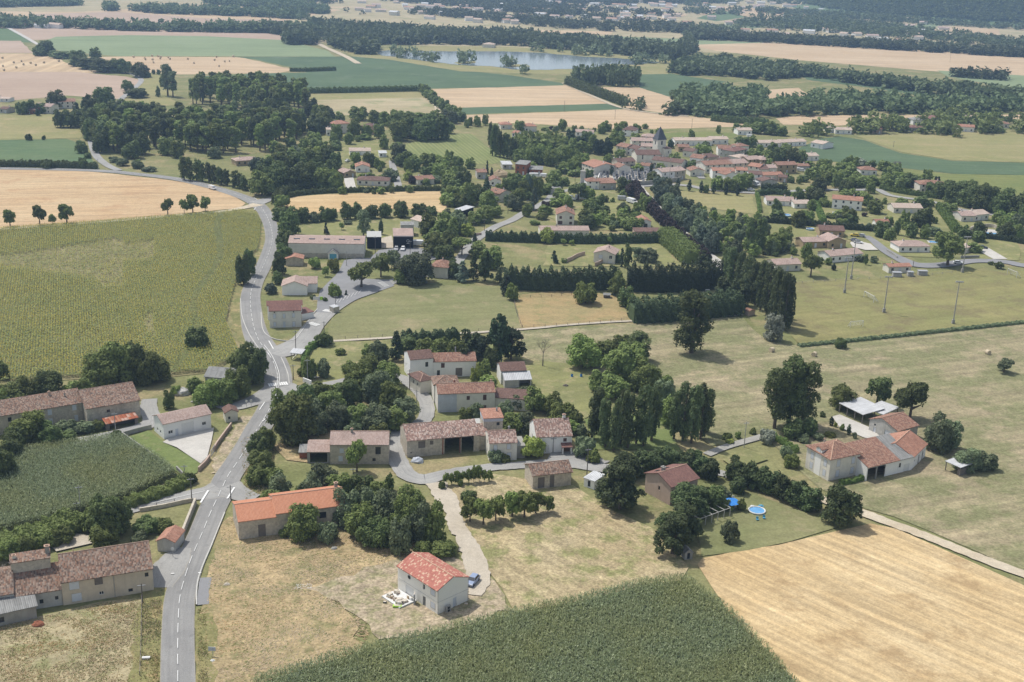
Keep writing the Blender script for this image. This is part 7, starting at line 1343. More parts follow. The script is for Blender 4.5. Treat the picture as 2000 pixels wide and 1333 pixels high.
tufts('verge_grass', [(386, 1190), (402, 1190), (408, 1380), (388, 1380)], 2500, .3, .1, .3, [GG, DG], .3, 54, 'green verge grass right of the road')
tufts('verge_grass', [(276, 1176), (318, 1150), (312, 1250), (309, 1380), (274, 1380)], 4000, .35, .1, .35, [GG, DG], .4, 55, 'green verge grass left of the road')
tufts('bank_grass', [(470, 860), (490, 850), (540, 880), (520, 960), (480, 980)], 1500, .35, .12, .3, [DG, GG], .5, 56, 'grass between the road and the first copse')
# ------------------------------------------------------------------ cars
def paint(name, c): return plain(name, c, .3, .04, .5, spec=.6)
PT = {'white': paint('white_paint', (.72, .72, .72)), 'blue': paint('pale_blue_paint', (.24, .30, .43)), 'silver': paint('silver_paint', (.42, .43, .45)), 'yellow': paint('yellow_paint', (.60, .45, .03)), 'dark': paint('dark_blue_paint', (.03, .04, .08)), 'red': paint('red_paint', (.35, .04, .03))}
def prism(b, prof, w0, w1, m=0):       # profile [(x, z)...] extruded over y; w1 narrower top
    n = len(prof); zs = [p[1] for p in prof]; z0, z1 = min(zs), max(zs); f = lambda z: w0+(w1-w0)*(z-z0)/(z1-z0+1e-9)
    v = [(x, -f(z)/2, z) for x, z in prof]+[(x, f(z)/2, z) for x, z in prof]
    b.add(v, [tuple(range(n)), tuple(range(2*n-1, n-1, -1))]+[(i, i+n, (i+1) % n+n, (i+1) % n) for i in range(n)], m)
def make_car(van=False):
    P = {}
    b = MB(); L = 2.0 if not van else 2.4
    if van: prism(b, [(-L, .35), (L, .35), (L, .85), (L-.55, 1.05), (L-1.15, 1.85), (-L, 1.9)], 1.85, 1.65)
    else: prism(b, [(-L, .3), (L, .3), (L, .68), (L-.2, .8), (.95, .95), (-1.75, .98), (-L, .85)], 1.68, 1.6); prism(b, [(-1.7, .9), (.9, .9), (.2, 1.42), (-1.35, 1.45)], 1.55, 1.2)
    P['body'] = b
    g = MB()
    if van: g.add([(L-.52, -.72, 1.08), (L-.52, .72, 1.08), (L-1.12, .7, 1.76), (L-1.12, -.7, 1.76)], [(0, 1, 2, 3)])
    else:
        g.add([(.93, -.70, .97), (.93, .70, .97), (.28, .60, 1.38), (.28, -.60, 1.38)], [(0, 1, 2, 3)]); P['windscreen'] = g; g = MB()
        g.add([(-1.74, -.68, .98), (-1.74, .68, .98), (-1.40, .58, 1.38), (-1.40, -.58, 1.38)], [(3, 2, 1, 0)]); P['rear_window'] = g; g = MB()
        for sd in (-1, 1): pass
    if van: P['windscreen'] = g
    for k, sd in (('side_window', -1), ('side_window.', 1)):
        g = MB(); y0 = .785*sd if not van else .87*sd; y1 = .63*sd if not van else .84*sd
        if van: g.add([(L-1.2, y0+.02*sd, 1.15), (L-.75, y0+.02*sd, 1.15), (L-1.2, y1+.02*sd, 1.7)], [(0, 1, 2)])
        else: g.add([(-1.45, y0, 1.0), (.75, y0, 1.0), (.15, y1, 1.36), (-1.25, y1, 1.36)], [(0, 1, 2, 3)])
        P[k] = g
    out = []
    for k, mb in P.items():
        me = bpy.data.meshes.new(k.strip('.')); me.from_pydata(mb.v, [], mb.f); me.materials.append(PT['white'] if k == 'body' else M['glass']); out.append((k.strip('.'), me, None))
    wb = MB(); wb.tube((0, -.1, 0), (0, .1, 0), .31, n=14); me = bpy.data.meshes.new('wheel'); me.from_pydata(wb.v, [], wb.f); me.materials.append(M['black'])
    for x in (-L*.62, L*.66):
        for y in (-.76, .76): out.append(('wheel', me, (x, y, .31)))
    for y in (-.55, .55):
        hb = MB(); hb.box((L+.005, y, .55 if not van else .65), (.04, .3, .14)); me2 = bpy.data.meshes.new('headlight'); me2.from_pydata(hb.v, [], hb.f); me2.materials.append(M['frame']); out.append(('headlight', me2, None))
    return out
CAR = make_car(); VAN = make_car(True)
def car(x, y, ang, col, label, van=False, sc=1.0, group=None):
    P = G(x, y); root = empty('van' if van else 'car', (P[0], P[1], zr+.06), label, 'van' if van else 'car', group); root.rotation_euler[2] = ang; root.scale = (sc, sc, sc)
    for nm, me, loc in (VAN if van else CAR):
        o = bpy.data.objects.new(nm, me); link(o); o.parent = root
        if loc: o.location = loc
        if nm == 'body': o.material_slots[0].link = 'OBJECT'; o.material_slots[0].material = PT[col]
car(923, 1141, math.pi*1.38, 'blue', 'pale blue small car parked beside the new two-storey house')
car(415, 371, dirang((400, 362), (440, 374)), 'white', 'white van driving alone on the road left of the north junction', True)
car(774, 490, -math.pi/2, 'silver', 'silver car parked before the black-fronted workshop, left'); car(787, 490, -math.pi/2, 'white', 'white car parked before the black-fronted workshop, right'); car(819, 481, .1, 'white', 'large white van right of the black-fronted workshop', True, 1.2)
car(1669, 463, 2.9, 'yellow', 'yellow car parked by the brown-roofed estate house'); car(1681, 464, 2.7, 'silver', 'silver car beside the yellow car'); car(1676, 477, -.4, 'white', 'white car on the pale round drive'); car(1670, 473, .2, 'dark', 'dark car on the pale round drive behind the white car')
car(1919, 487, -.1, 'dark', 'dark blue car on the drive beyond the large roadside tree'); car(1871, 517, -.2, 'white', 'pale car in the shade of the large roadside tree')
car(1467, 374, .3, 'white', 'white car at the end of the cypress road'); car(1474, 364, -1.0, 'white', 'tall white truck behind the cypress road car', True, 1.35); car(1564, 336, -.3, 'white', 'white van before the low red-roofed garage', True)
car(1045, 348, .2, 'white', 'big white van before the brick house, left one', True, 1.3); car(1060, 347, 2.6, 'white', 'white van before the brick house, right one', True, 1.05)
car(1112, 392, 0, 'white', 'white caravan under the round garden tree, left', True, 1.3); car(1134, 391, 0, 'white', 'white caravan under the round garden tree, right', True, 1.2); car(1234, 398, -.9, 'white', 'white camper van beside the purple alley', True, 1.25); car(1216, 392, 0, 'silver', 'grey trailer parked beside the white camper van', True, 1.1)
car(679, 317, 1.2, 'white', 'white car beside the shaded garden house, upper centre'); car(1465, 269, 0, 'white', 'white van by the pale-roofed house at the wheat edge', True); car(1582, 335, .3, 'silver', 'silver car parked by the tan village hall')
# ------------------------------------------------------------------ poles, floodlights, goals
def pole(x, y, hp, label, mat='pole', arm=True, lean=0, r=.13, lamp=False):
    P = G(x, y); kx, ky = proj((P[0], P[1], 5)); x0, y0 = proj(P); h = hp/((y0-ky)/5); root = empty('utility_pole' if not lamp else 'street_lamp', P, label, 'utility pole' if not lamp else 'street lamp')
    b = MB(); b.tube((0, 0, 0), (lean, 0, h), r, r*.65, 8); b.build('post', M[mat], root)
    if arm and not lamp: b = MB(); b.box((lean, 0, h-.5), (1.5, .12, .12), (1, .3)); b.build('crossarm', M['metal'], root)
    if lamp: b = MB(); b.tube((0, 0, h), (1.1, 0, h+.25), .05); b.build('arm', M['metal'], root); b = MB(); b.box((1.3, 0, h+.2), (.7, .25, .12)); b.build('lamp_head', M['cpole'], root)
for a in [(375, 981, 48, 'dark wooden pole at the west road mouth with a leaning stay', 'pole'), (226, 844, 38, 'pole in front of the rusty lean-to of the left farmhouse', 'cpole'), (158, 999, 50, 'grey pole standing at the lower edge of the left maize', 'cpole'), (151, 1002, 22, 'short brown post beside the grey maize pole', 'pole'), (361, 934, 26, 'thin pole at the end of the maize wall', 'cpole'),
  (656, 608, 30, 'pole above the white-roofed roadside kiosk', 'pole'), (633, 648, 20, 'pole beside the round bush at the junction garden', 'pole'), (578, 690, 44, 'pole left of the roadside shelter', 'pole'), (677, 521, 30, 'pole before the turquoise porch of the hall', 'cpole'), (733, 496, 34, 'pole between the hall and the black cube', 'pole'), (765, 525, 36, 'pole among the car park trees', 'pole'), (801, 500, 30, 'pole right of the workshop cars', 'pole'),
  (601, 746, 44, 'pole on the lawn beside the crossing', 'cpole'), (573, 742, 30, 'pole behind the crossing', 'pole'), (619, 766, 32, 'thin pole on the lane bank', 'pole'), (800, 762, 40, 'pole at the lane wall of the white hamlet house', 'pole'), (814, 795, 32, 'grey concrete pole at the lane bend', 'cpole'), (690, 950, 36, 'pole in the garden of the pink-roofed farmhouse', 'pole'),
  (1146, 932, 56, 'tall pole at the lane beside the dark pine', 'pole'), (1080, 886, 32, 'white pole against the cream steep-roofed house', 'cpole'), (1453, 874, 50, 'grey pole by the concrete path', 'cpole'), (451, 978, 30, 'dark twin pole at the right side of the road mouth', 'pole'), (279, 1180, 40, 'thin pole at the roadside fence corner', 'pole'),
  (992, 418, 28, 'pole at the lane below the reddish gabled wing', 'pole'), (1029, 420, 30, 'pole on the lane beside the bluish conifer', 'pole'), (925, 455, 22, 'pole by the low wall of the village lane', 'pole'), (946, 452, 24, 'pole right of the low lane wall', 'pole'), (1103, 354, 26, 'pole in the pasture below the double hedges', 'pole'), (1123, 356, 24, 'second pole in the pasture near the grey tower', 'pole'),
  (1102, 219, 22, 'lone pole in the green strip of the far wheat', 'pole'), (1201, 233, 18, 'lone pole in the far village wheat', 'pole'), (1310, 205, 22, 'lone pole before the lower dark wood', 'pole'), (1351, 252, 20, 'lone pole at the upper edge of the village wheat', 'pole'), (1307, 355, 44, 'white pole before the stone roadside house', 'cpole'), (1745, 288, 12, 'small pole in the eastern pasture', 'pole'), (1855, 122, 18, 'lone pole in the far right wheat', 'pole'), (192, 331, 20, 'pole at the bend of the left road', 'cpole'), (1783, 522, 12, 'pole at the estate street bend', 'pole')]:
    pole(*a[:4], mat=a[4])
pole(497, 700, 26, 'street lamp at the left kerb of the bend', 'metal', lamp=True) if False else None
def floodlight(x, y, hp, label):
    P = G(x, y); kx, ky = proj((P[0], P[1], 5)); x0, y0 = proj(P); h = hp/((y0-ky)/5); root = empty('floodlight', P, label, 'floodlight', 'floodlights around the football pitch')
    b = MB(); b.tube((0, 0, 0), (0, 0, h), .26, .14, 8); b.build('mast', M['cpole'], root); b = MB(); b.box((0, 0, 0), (.9, .9, 1.6)); b.build('base', M['concrete'], root)
    b = MB(); b.box((0, 0, h), (2.6, .15, .15), (1, .2)); o = b.build('crossbar', M['metal'], root)
    for i in (-1.1, -.4, .4, 1.1): b = MB(); b.box((i, -.2, h-.1), (.5, .4, .45), (1, .2)); b.build('lamp', M['metal'], root)
floodlight(1662, 546, 75, 'tall grey floodlight mast nearest the tan-walled white bungalow'); floodlight(1649, 573, 68, 'floodlight mast left of the larger goal'); floodlight(1726, 611, 69, 'floodlight mast on the pitch right of the larger goal'); floodlight(1861, 633, 81, 'floodlight mast at the near right edge of the pitch'); floodlight(1879, 533, 69, 'floodlight mast beside the large roadside tree')
def goal(a, b_, dep, h, label):
    A, B = G(*a), G(*b_); ex = (B-A)/np.linalg.norm(B-A); ey = np.array([-ex[1], ex[0], 0])*dep; root = empty('football_goal', A, label, 'goal'); O = A; up = np.array([0, 0, h])
    for nm, p, q in (('post', A, A+up), ('post', B, B+up), ('crossbar', A+up, B+up), ('back_bar', A+ey, B+ey), ('side_bar', A+up, A+ey), ('side_bar', B+up, B+ey)):
        m = MB(); m.tube(p-O, q-O, .09); m.build(nm, M['frame'], root)
    nb = MB(); n = 14
    for i in range(n+1):
        t = i/n; nb.tube(A+up+(B-A)*t-O, A+ey+(B-A)*t-O, .018, n=3)
    for j in range(1, 5): nb.tube(A+up+(ey-up)*j/5-O, B+up+(ey-up)*j/5-O, .018, n=3)
    nb.build('net', M['frame'], root)
goal((1687, 582), (1706, 592), 2.2, 2.6, 'white goal in the left half of the pitch'); goal((1660, 641), (1685, 639), 1.5, 2.3, 'small white goal at the near left corner of the pitch'); goal((1967, 537), (1985, 544), 2.2, 2.6, 'white goal at the far right end of the pitch')
def dugout(x, y, w, label):
    P = G(x, y); root = empty('dugout', P, label, 'dugout', 'dugouts beside the pitch'); b = MB(); prof = [(-1, 0), (1, 0), (1, .9), (.5, 1.9), (-1, 1.9)]
    v = [(-w/2, -yy, z) for yy, z in prof]+[(w/2, -yy, z) for yy, z in prof]; b.add(v, [(0, 1, 2, 3, 4), (9, 8, 7, 6, 5)]+[(i, i+5, (i+1) % 5+5, (i+1) % 5) for i in (0, 1, 2, 3, 4)]); b.build('shell', M['cpole'], root); b = MB(); b.box((0, 0, 1.92), (w+.3, 2.3, .08)); b.build('roof_panel', M['metal'], root)
dugout(1751, 541, 3.4, 'left grey dugout in front of the club house'); dugout(1777, 540, 2.2, 'narrow middle dugout beside the pitch'); dugout(1801, 538, 3.6, 'right grey dugout beside the pitch')
# hay bales
def bale(x, y, label, r=.8, group='round bales'):
    P = G(x, y); b = MB(); b.tube((-.65, 0, r), (.65, 0, r), r, n=14); b.tube((.65, 0, r), (.66, 0, r), r*.5, n=10); o = b.build('hay_bale', STRAW); o.location = tuple(P); o.rotation_euler[2] = random.uniform(0, 3); tag(o, label, 'hay bale', group)
STRAW = plain('straw', (.50, .42, .30), .95, .25, 5)
bale(1590, 697, 'round bale in the meadow beyond the tall dark trees'); bale(1929, 693, 'round bale near the small lone tree at the right'); bale(1507, 688, 'round bale by the silver tree and the ditch')
for i, (x, y) in enumerate([(261, 113), (283, 116), (284, 118), (297, 111), (309, 112), (313, 116), (314, 113), (329, 114), (298, 118), (332, 117), (367, 117), (379, 125), (419, 119), (423, 113), (428, 131), (439, 122), (448, 121), (456, 112), (300, 124)]): bale(x, y, 'one of the tiny dark bales scattered on the far wheat field', 1.0, 'bales on the far wheat field')
for i, (x, y) in enumerate([(5, 115), (27, 124), (42, 121), (46, 128), (60, 125), (70, 129), (86, 124), (32, 134), (6, 131), (8, 139), (123, 116), (115, 121), (135, 127)]): bale(x, y, 'one of the tiny dark bales on the far left wheat field', 1.0, 'bales on the far left wheat field')
# ------------------------------------------------------------------ walls and fences
def wall(label, pts, h, w, mat, name='garden_wall', cat='wall', cap=None):
    L = wline(pts, w, 3); b = MB(); O = np.array([L[0][0], L[0][1], 0]); l = offset(L, w/2); r_ = offset(L, -w/2)
    for i in range(len(L)-1):
        A, B, C, D = [np.array([*q, 0])-O for q in (l[i], l[i+1], r_[i+1], r_[i])]; up = np.array([0, 0, h+zr])
        b.add([A, B, C, D, A+up, B+up, C+up, D+up], [(4, 7, 6, 5), (0, 4, 5, 1), (1, 5, 6, 2), (2, 6, 7, 3), (3, 7, 4, 0)])
    o = b.build(name, M[mat]); o.location = tuple(O); return tag(o, label, cat)
wall('grey wall between the left maize and the green garden', [(240, 853), (275, 878), (310, 902)], .9, .3, 'concrete'); wall('lower piece of the grey maize wall', [(345, 918), (355, 928), (363, 936)], .8, .3, 'concrete'); wall('low grey wall behind the white workshop', [(243, 852), (268, 845), (296, 838)], 1.0, .3, 'concrete')
wall('pink-topped roadside wall beside the white workshop yard', [(452, 834), (440, 850), (424, 872), (418, 882)], 1.0, .35, 'pinkwall'); wall('curved end of the pink roadside wall', [(410, 897), (402, 908), (392, 918), (388, 922)], 1.0, .35, 'pinkwall')
wall('grey retaining wall beside the low left road', [(382, 985), (374, 1005), (364, 1030), (352, 1060)], 1.3, .5, 'stone'); wall('low wall along the upper side of the west road', [(273, 1000), (320, 992), (372, 981), (382, 985)], .7, .4, 'stone')
wall('grey cemetery wall along the cypress road', [(1205, 358), (1240, 363), (1290, 360), (1330, 354)], 2.2, .5, 'concrete'); wall('white curved wall above the street by the cemetery', [(1168, 352), (1172, 340), (1177, 334)], 1.2, .4, 'white'); wall('long low garden wall under the straight hedge', [(693, 371), (730, 371), (768, 370)], .9, .3, 'concrete'); wall('low wall along the green meadow edge of the lane', [(925, 462), (940, 460)], 1.0, .4, 'pinkwall')
wall('white balustrade terrace wall at the pool house', [(1712, 446), (1742, 447)], 1.0, .2, 'frame'); wall('stone terrace wall above the walled pool', [(1894, 452), (1910, 446), (1935, 445), (1955, 451)], 1.6, .4, 'stone'); wall('grey wall at the estate street corner', [(1732, 492), (1745, 500), (1752, 506)], .9, .3, 'concrete'); wall('grey low wall beyond the large roadside tree', [(1876, 505), (1912, 504)], .9, .4, 'concrete'); wall('white wall at the lane beside the crossing garden', [(592, 747), (608, 753)], 1.2, .3, 'white')
def fence(label, pts, h=1.2, gap=3.0, mat='woodgrey', rails=2):
    L = wline(pts, 1, 8); O = np.array([L[0][0], L[0][1], 0]); root = empty('fence', O, label, 'fence'); pb = []; acc = 0; nxt = 0
    for a, b_ in zip(L[:-1], L[1:]):
        d = math.dist(a[:2], b_[:2])
        while nxt <= acc+d: t = (nxt-acc)/d; pb.append(np.array([a[0]+(b_[0]-a[0])*t, a[1]+(b_[1]-a[1])*t, 0])-O); nxt += gap
        acc += d
    for p in pb[:95]: m = MB(); m.box(p, (.12, .12, h)); m.build('post', M[mat], root)
    for k in range(rails):
        m = MB()
        for p, q in zip(pb[:-1], pb[1:]): z = np.array([0, 0, h*(.9-.4*k)]); m.tube(p+z, q+z, .03, n=4)
        m.build('rail', M[mat], root)
fence('fence along the white path below the green meadow', [(650, 665), (830, 655), (1003, 644)], 1.2, 4); fence('fence on the left side of the dry paddock', [(1003, 580), (1008, 610), (1020, 642)], 1.2, 4); fence('fence on the near side of the dry paddock', [(1020, 642), (1120, 636), (1235, 626)], 1.2, 4); fence('fence across the top of the dry paddock', [(1015, 583), (1070, 581), (1118, 577)], 1.2, 4)
fence('fence on the far side of the football pitch', [(1545, 556), (1650, 549), (1750, 544), (1870, 534)], 1.1, 5, 'cpole'); fence('fence along the roadside field in the lower left', [(277, 1172), (276, 1250), (273, 1330)], 1.1, 3.2); fence('fence at the edge of the sunflower track', [(100, 446), (230, 432), (330, 422)], 1.0, 6); fence('wooden paddock fence in the eastern estate', [(1690, 450), (1720, 455), (1755, 458)], 1.2, 3); fence('fence by the golden meadow track', [(270, 996), (330, 985), (370, 977)], 1.0, 4)
g = empty('gate', G(416, 886), 'dark metal sliding gate in the pink roadside wall', 'gate'); b = MB(); d_ = G(410, 896)-G(418, 883); n_ = np.linalg.norm(d_)
b.box(d_/2*.0, (n_, .08, .12), (d_[0], d_[1])); b.box((0, 0, 1.4), (n_, .08, .12), (d_[0], d_[1])); b.build('gate_frame', M['metal'], g); b = MB()
for i in range(9): b.box(d_/n_*(i-4)*n_/9, (.06, .06, 1.4), (d_[0], d_[1]))
b.build('bars', M['metal'], g)
# ------------------------------------------------------------------ cemetery
r = np.random.default_rng(9); GM = [plain('grave_pale', (.45, .45, .45), .6, .2, 3), plain('grave_grey', (.24, .25, .27), .4, .2, 3), plain('grave_dark', (.09, .095, .11), .3, .2, 3)]
gm_ = []
for i in range(3):
    b = MB(); b.box((0, 0, 0), (1.1, 2.2, .55)); b.box((0, 1.0, .55), (1.0, .2, .9)); me = bpy.data.meshes.new('tombstone'); me.from_pydata(b.v, [], b.f); me.materials.append(GM[i]); gm_.append(me)
cnt = 0
for row in range(10):
    for c_ in range(20):
        x = 1172+c_*6.2+row*.4; y = 331+row*2.6+c_*.02
        if (x < 1192 and y < 338) or (x > 1262 and y > 350) or (1190 < x < 1198) or r.random() < .14: continue
        P = G(x, y); o = bpy.data.objects.new('tombstone', gm_[r.integers(3)]); link(o); o.location = tuple(P); o.rotation_euler[2] = .15+r.normal(0, .05); tag(o, 'one of the pale and grey graves crowded in the village cemetery', 'tombstone', 'graves in the cemetery'); o.scale = (r.uniform(.9, 1.3), 1.1, r.uniform(1, 1.9)); o.location.z = zr; cnt += 1
# ------------------------------------------------------------------ pools and garden things
WATER = plain('pool_water', (.13, .33, .58), .1, .05, 1, spec=.5); RIMW = M['frame']
def rect_pool(label, a, b_, wid):
    A, B = G(*a), G(*b_); ex = (B-A)/np.linalg.norm(B-A); L = np.linalg.norm(B-A); root = empty('swimming_pool', (A+B)/2, label, 'swimming pool'); m = MB()
    z = zr+.15; m.box((0, 0, 0), (L+1.4, wid+1.4, z), ex[:2]); m.build('coping', M['kerb'], root); m = MB(); m.box((0, 0, z), (L, wid, .03), ex[:2]); m.build('water', WATER, root)
def round_pool(label, x, y, r_, h=1.0, mat='bluedoor', name='round_pool'):
    P = G(x, y); root = empty(name, P, label, 'pool'); m = MB(); n = 20
    for i in range(n):
        t0, t1 = 2*math.pi*i/n, 2*math.pi*(i+1)/n; m.add([(r_*math.cos(t0), r_*math.sin(t0), 0), (r_*math.cos(t1), r_*math.sin(t1), 0), (r_*math.cos(t1), r_*math.sin(t1), h), (r_*math.cos(t0), r_*math.sin(t0), h)], [(0, 1, 2, 3)])
    m.build('pool_wall', M[mat], root); m = MB(); m.poly([(r_*.98*math.cos(t), r_*.98*math.sin(t), h*.85) for t in np.linspace(0, 2*math.pi, 21)[:-1]]); m.build('water', WATER, root)
    m = MB()
    for i in range(n): t0, t1 = 2*math.pi*i/n, 2*math.pi*(i+1)/n; m.tube((r_*math.cos(t0), r_*math.sin(t0), h), (r_*math.cos(t1), r_*math.sin(t1), h), .17, n=6)
    m.build('rim', RIMW, root)
rect_pool('walled rectangular swimming pool with pale terrace at the right', (1913, 457), (1948, 459), 4); rect_pool('small turquoise pool beside the garden wall left of the large roadside tree', (1815, 474), (1832, 475), 3)
round_pool('round blue pool on the right lawn beside the dark pines', 1478, 1000, 1.9, .4); round_pool('round blue pool in front of the white two-storey estate house', 1638, 420, 3, 1.1); round_pool('small round pale pool below the long estate bungalow', 1534, 423, 2.6, .8); round_pool('round blue pool left of the brown-roofed estate house', 1582, 450, 1.8, .8)
def parasol(x, y, label, mat):
    root = empty('parasol', G(x, y), label, 'parasol'); m = MB(); m.tube((0, 0, 0), (0, 0, 2.4), .04); m.build('pole', M['frame'], root); m = MB(); c = [(2.3*math.cos(t), 2.3*math.sin(t), 1.9) for t in np.linspace(0, 2*math.pi, 9)[:-1]]
    for i in range(8): m.add([c[i], c[(i+1) % 8], (0, 0, 2.55)], [(0, 1, 2)])
    m.build('canopy', mat, root)
BLUEC = plain('blue_canvas', (.04, .22, .62), .7); parasol(1424, 994, 'open blue parasol between the pines and the round pool', BLUEC)
def chair(x, y, label, mat='frame', g='garden chairs'):
    root = empty('garden_chair', G(x, y), label, 'chair', g); m = MB(); m.box((0, 0, .42), (.55, .55, .06)); m.build('seat', M[mat], root); m = MB(); m.box((0, .27, .45), (.55, .06, .55)); m.build('backrest', M[mat], root)
    for a in (-.22, .22):
        for b2 in (-.22, .22): m = MB(); m.box((a, b2, 0), (.05, .05, .42)); m.build('leg', M[mat], root)
for i, (x, y, l) in enumerate([(1416, 966, 'white garden chair nearest the pines'), (1424, 970, 'white garden chair behind the blue parasol'), (1432, 977, 'white garden chair right of the blue parasol'), (1479, 1018, 'dark garden chair left of a pair below the round pool'), (1492, 1015, 'dark garden chair right of a pair below the round pool')]): chair(x, y, l, 'frame' if i < 3 else 'bluedoor')
pg = empty('pergola', G(1365, 1032), 'grey bare timber pergola frame on the lawn beside the pines', 'pergola'); A, B = G(1365, 1032), G(1378, 1018); ex = (G(1425, 1010)-A); Lx = np.linalg.norm(ex); ex /= Lx; ey = np.array([-ex[1], ex[0], 0]); Ly = 4.2
for i in range(6):
    for j in (0, 1): m = MB(); p = ex*Lx*i/5+ey*Ly*j; m.tube(p, p+np.array([0, 0, 2.3]), .08); m.build('post', M['kerb'], pg)
    m = MB(); p = ex*Lx*i/5+np.array([0, 0, 2.35]); m.tube(p, p+ey*Ly, .08); m.build('rafter', M['kerb'], pg)
for j in (0, 1): m = MB(); p = ey*Ly*j+np.array([0, 0, 2.3]); m.tube(p, p+ex*Lx, .08); m.build('beam', M['kerb'], pg)
H('playhouse', 'small grey wooden hut under the big pine at the wheat corner', 'hut', (1337, 1094), (1352, 1092), 2.2, 1.7, .7, 'e', 'fibre', 'concrete', [('f', .5, .1, .7, 1.4, 'k')], o=.15)
# --- new-house terrace with building debris
NH = NEWH; O = NH.org
te = empty('terrace', NH.P(3.2, -2.2, 0)+O, 'white unfinished terrace slab in front of the new house', 'terrace'); m = MB(); m.box((0, 0, 0), (5.6, 4.2, .45), NH.ex[:2]); m.build('slab', M['frame'], te)
rr3 = np.random.default_rng(12); WOODP = plain('pallet_wood', (.42, .31, .19), .9, .3, 5); SACK = plain('pale_sack', (.55, .50, .42), .9, .2, 4); LIME = plain('lime_sheeting', (.42, .70, .08), .6)
def loose(name, cat, u, v, z, size, mat, label, group='building materials on the terrace', rot=0, kind='box'):
    P = NH.P(u, v, z)+O; root = empty(name, P, label, cat, group); root.rotation_euler[2] = rot
    if kind == 'pallet':
        for k in range(5): m = MB(); m.box((-.5+k*.25, 0, .1), (.16, 1.0, .04)); m.build('slat', mat, root)
        for k in (-.4, 0, .4): m = MB(); m.box((0, k, 0), (1.2, .1, .1)); m.build('bearer', mat, root)
        m = MB(); m.box((0, 0, .14), (size[0], size[1], size[2]), top=.9); m.build('load', SACK, root)
    else: m = MB(); m.box((0, 0, 0), size, top=.86); m.build('body', mat, root); m = MB(); m.box((0, 0, size[2]), (size[0]*.7, size[1]*.6, .05)); m.build('top', SACK, root)
for i, (u, v, rt) in enumerate([(1.2, -1.2, .3), (1.6, -3.2, .9), (3.9, -2.7, .1), (5.0, -2.2, .6), (4.9, -3.4, .2)]): loose('pallet', 'pallet', u, v, .45, (1.0, .9, rr3.uniform(.2, .6)), WOODP, ['pallet nearest the garage door', 'pallet at the outer left terrace corner', 'pallet in the middle of the cluttered terrace', 'pallet at the right end of the terrace', 'pallet at the outer right terrace corner'][i], rot=rt, kind='pallet')
for i in range(16): loose('box', 'box', rr3.uniform(.8, 5.6), rr3.uniform(-3.9, -.6), .45, tuple(rr3.uniform(.2, .6, 3)), [SACK, WOODP, M['black'], M['frame'], M['pinkwall']][i % 5], 'one of the small boxes and offcuts cluttering the white terrace', rot=rr3.uniform(0, 3))
loose('plastic_sheet', 'plastic sheet', 5.2, -4.2, .3, (1.8, .8, .25), LIME, 'crumpled lime green sheet at the terrace edge', None); loose('board_stack', 'boards', 6.3, -.9, .1, (.25, 1.2, 2.2), M['metal'], 'grey boards leaning against the wall right of the terrace', None); loose('black_bag', 'bag', 2.4, -5.1, .0, (.7, .6, .4), M['black'], 'black rubbish bag on the ground below the terrace', None)
hp = empty('heat_pump', NH.P(NH.L+.45, 2.2, .05)+O, 'grey heat pump unit on the gable wall of the new house', 'heat pump'); m = MB(); m.box((0, 0, 0), (.4, 1.1, 1.4), NH.ex[:2]); m.build('casing', M['cpole'], hp)
for zz in (.38, 1.0):
    m = MB(); c = np.array(NH.ex)*.215+np.array([0, 0, zz]); m.tube(c, c+np.array(NH.ex)*.02, .27, n=14); m.build('fan', M['black'], hp)
loose('spare_wheel', 'spool', NH.L+.7, 6.6, .0, (.8, .8, .25), WOODP, 'brown cable spool lying at the far corner of the new house', None)
tp = empty('tarpaulin', G(593, 1147), 'dark tarpaulin with white rubble on the dry plot', 'tarpaulin'); m = MB(); m.box((0, 0, .02), (3.6, 2.0, .12), (1, .15)); m.build('sheet', M['black'], tp); m = MB()
for i in range(70): c = rr3.uniform((-1.6, -.85), (1.6, .85)); m.box((c[0], c[1]+c[0]*.15, .14), (rr3.uniform(.06, .2), rr3.uniform(.05, .15), .06))
m.build('rubble', M['frame'], tp).__setitem__('kind', 'stuff')
def rock(x, y, s, label, mat, name='boulder', cat='boulder', g=None):
    r2 = np.random.default_rng(int(x*7+y)); m = MB(); n = 9; rings = []; V = []
    for j in range(5):
        ph = j/4*math.pi/2
        for i in range(n): t = 2*math.pi*i/n; q = s*math.cos(ph)*r2.uniform(.8, 1.15); V.append((q*math.cos(t), q*math.sin(t)*.8, s*.75*math.sin(ph)*r2.uniform(.85, 1.1)))
    F = [(j*n+i, j*n+(i+1) % n, (j+1)*n+(i+1) % n, (j+1)*n+i) for j in range(4) for i in range(n)]+[tuple(range(4*n, 5*n))]
    m.add(V, F); o = m.build(name, M[mat], smooth=False); o.location = tuple(G(x, y)); return tag(o, label, cat, g)
rock(653, 1073, .8, 'pale grey boulder in the golden grass below the thicket', 'concrete'); rock(560, 1044, .9, 'heap of pale rubble left of the leaning bush', 'concrete', 'rubble_heap', 'rubble heap'); rock(355, 770, 2.6, 'low mound of pale gravel behind the white workshop', 'kerb', 'gravel_heap', 'gravel heap'); rock(1105, 755, .9, 'small heap of brown brushwood on the hamlet lawn', 'pole', 'brush_pile', 'brush pile'); rock(815, 902, 1.7, 'crumpled blue-grey tarpaulin heap before the mottled barn', 'blue', 'tarpaulin_heap', 'tarpaulin heap'); rock(75, 1222, 1.2, 'heap of reddish tiles beside the grey block barn', 'brick', 'tile_heap', 'tile heap'); rock(443, 1143, .7, 'grey heap of dead weeds in the golden grass', 'stone', 'weed_heap', 'weed heap'); rock(977, 345, 5, 'mound of brown earth beside the white-roofed shed', 'tan', 'earth_mound', 'earth mound')
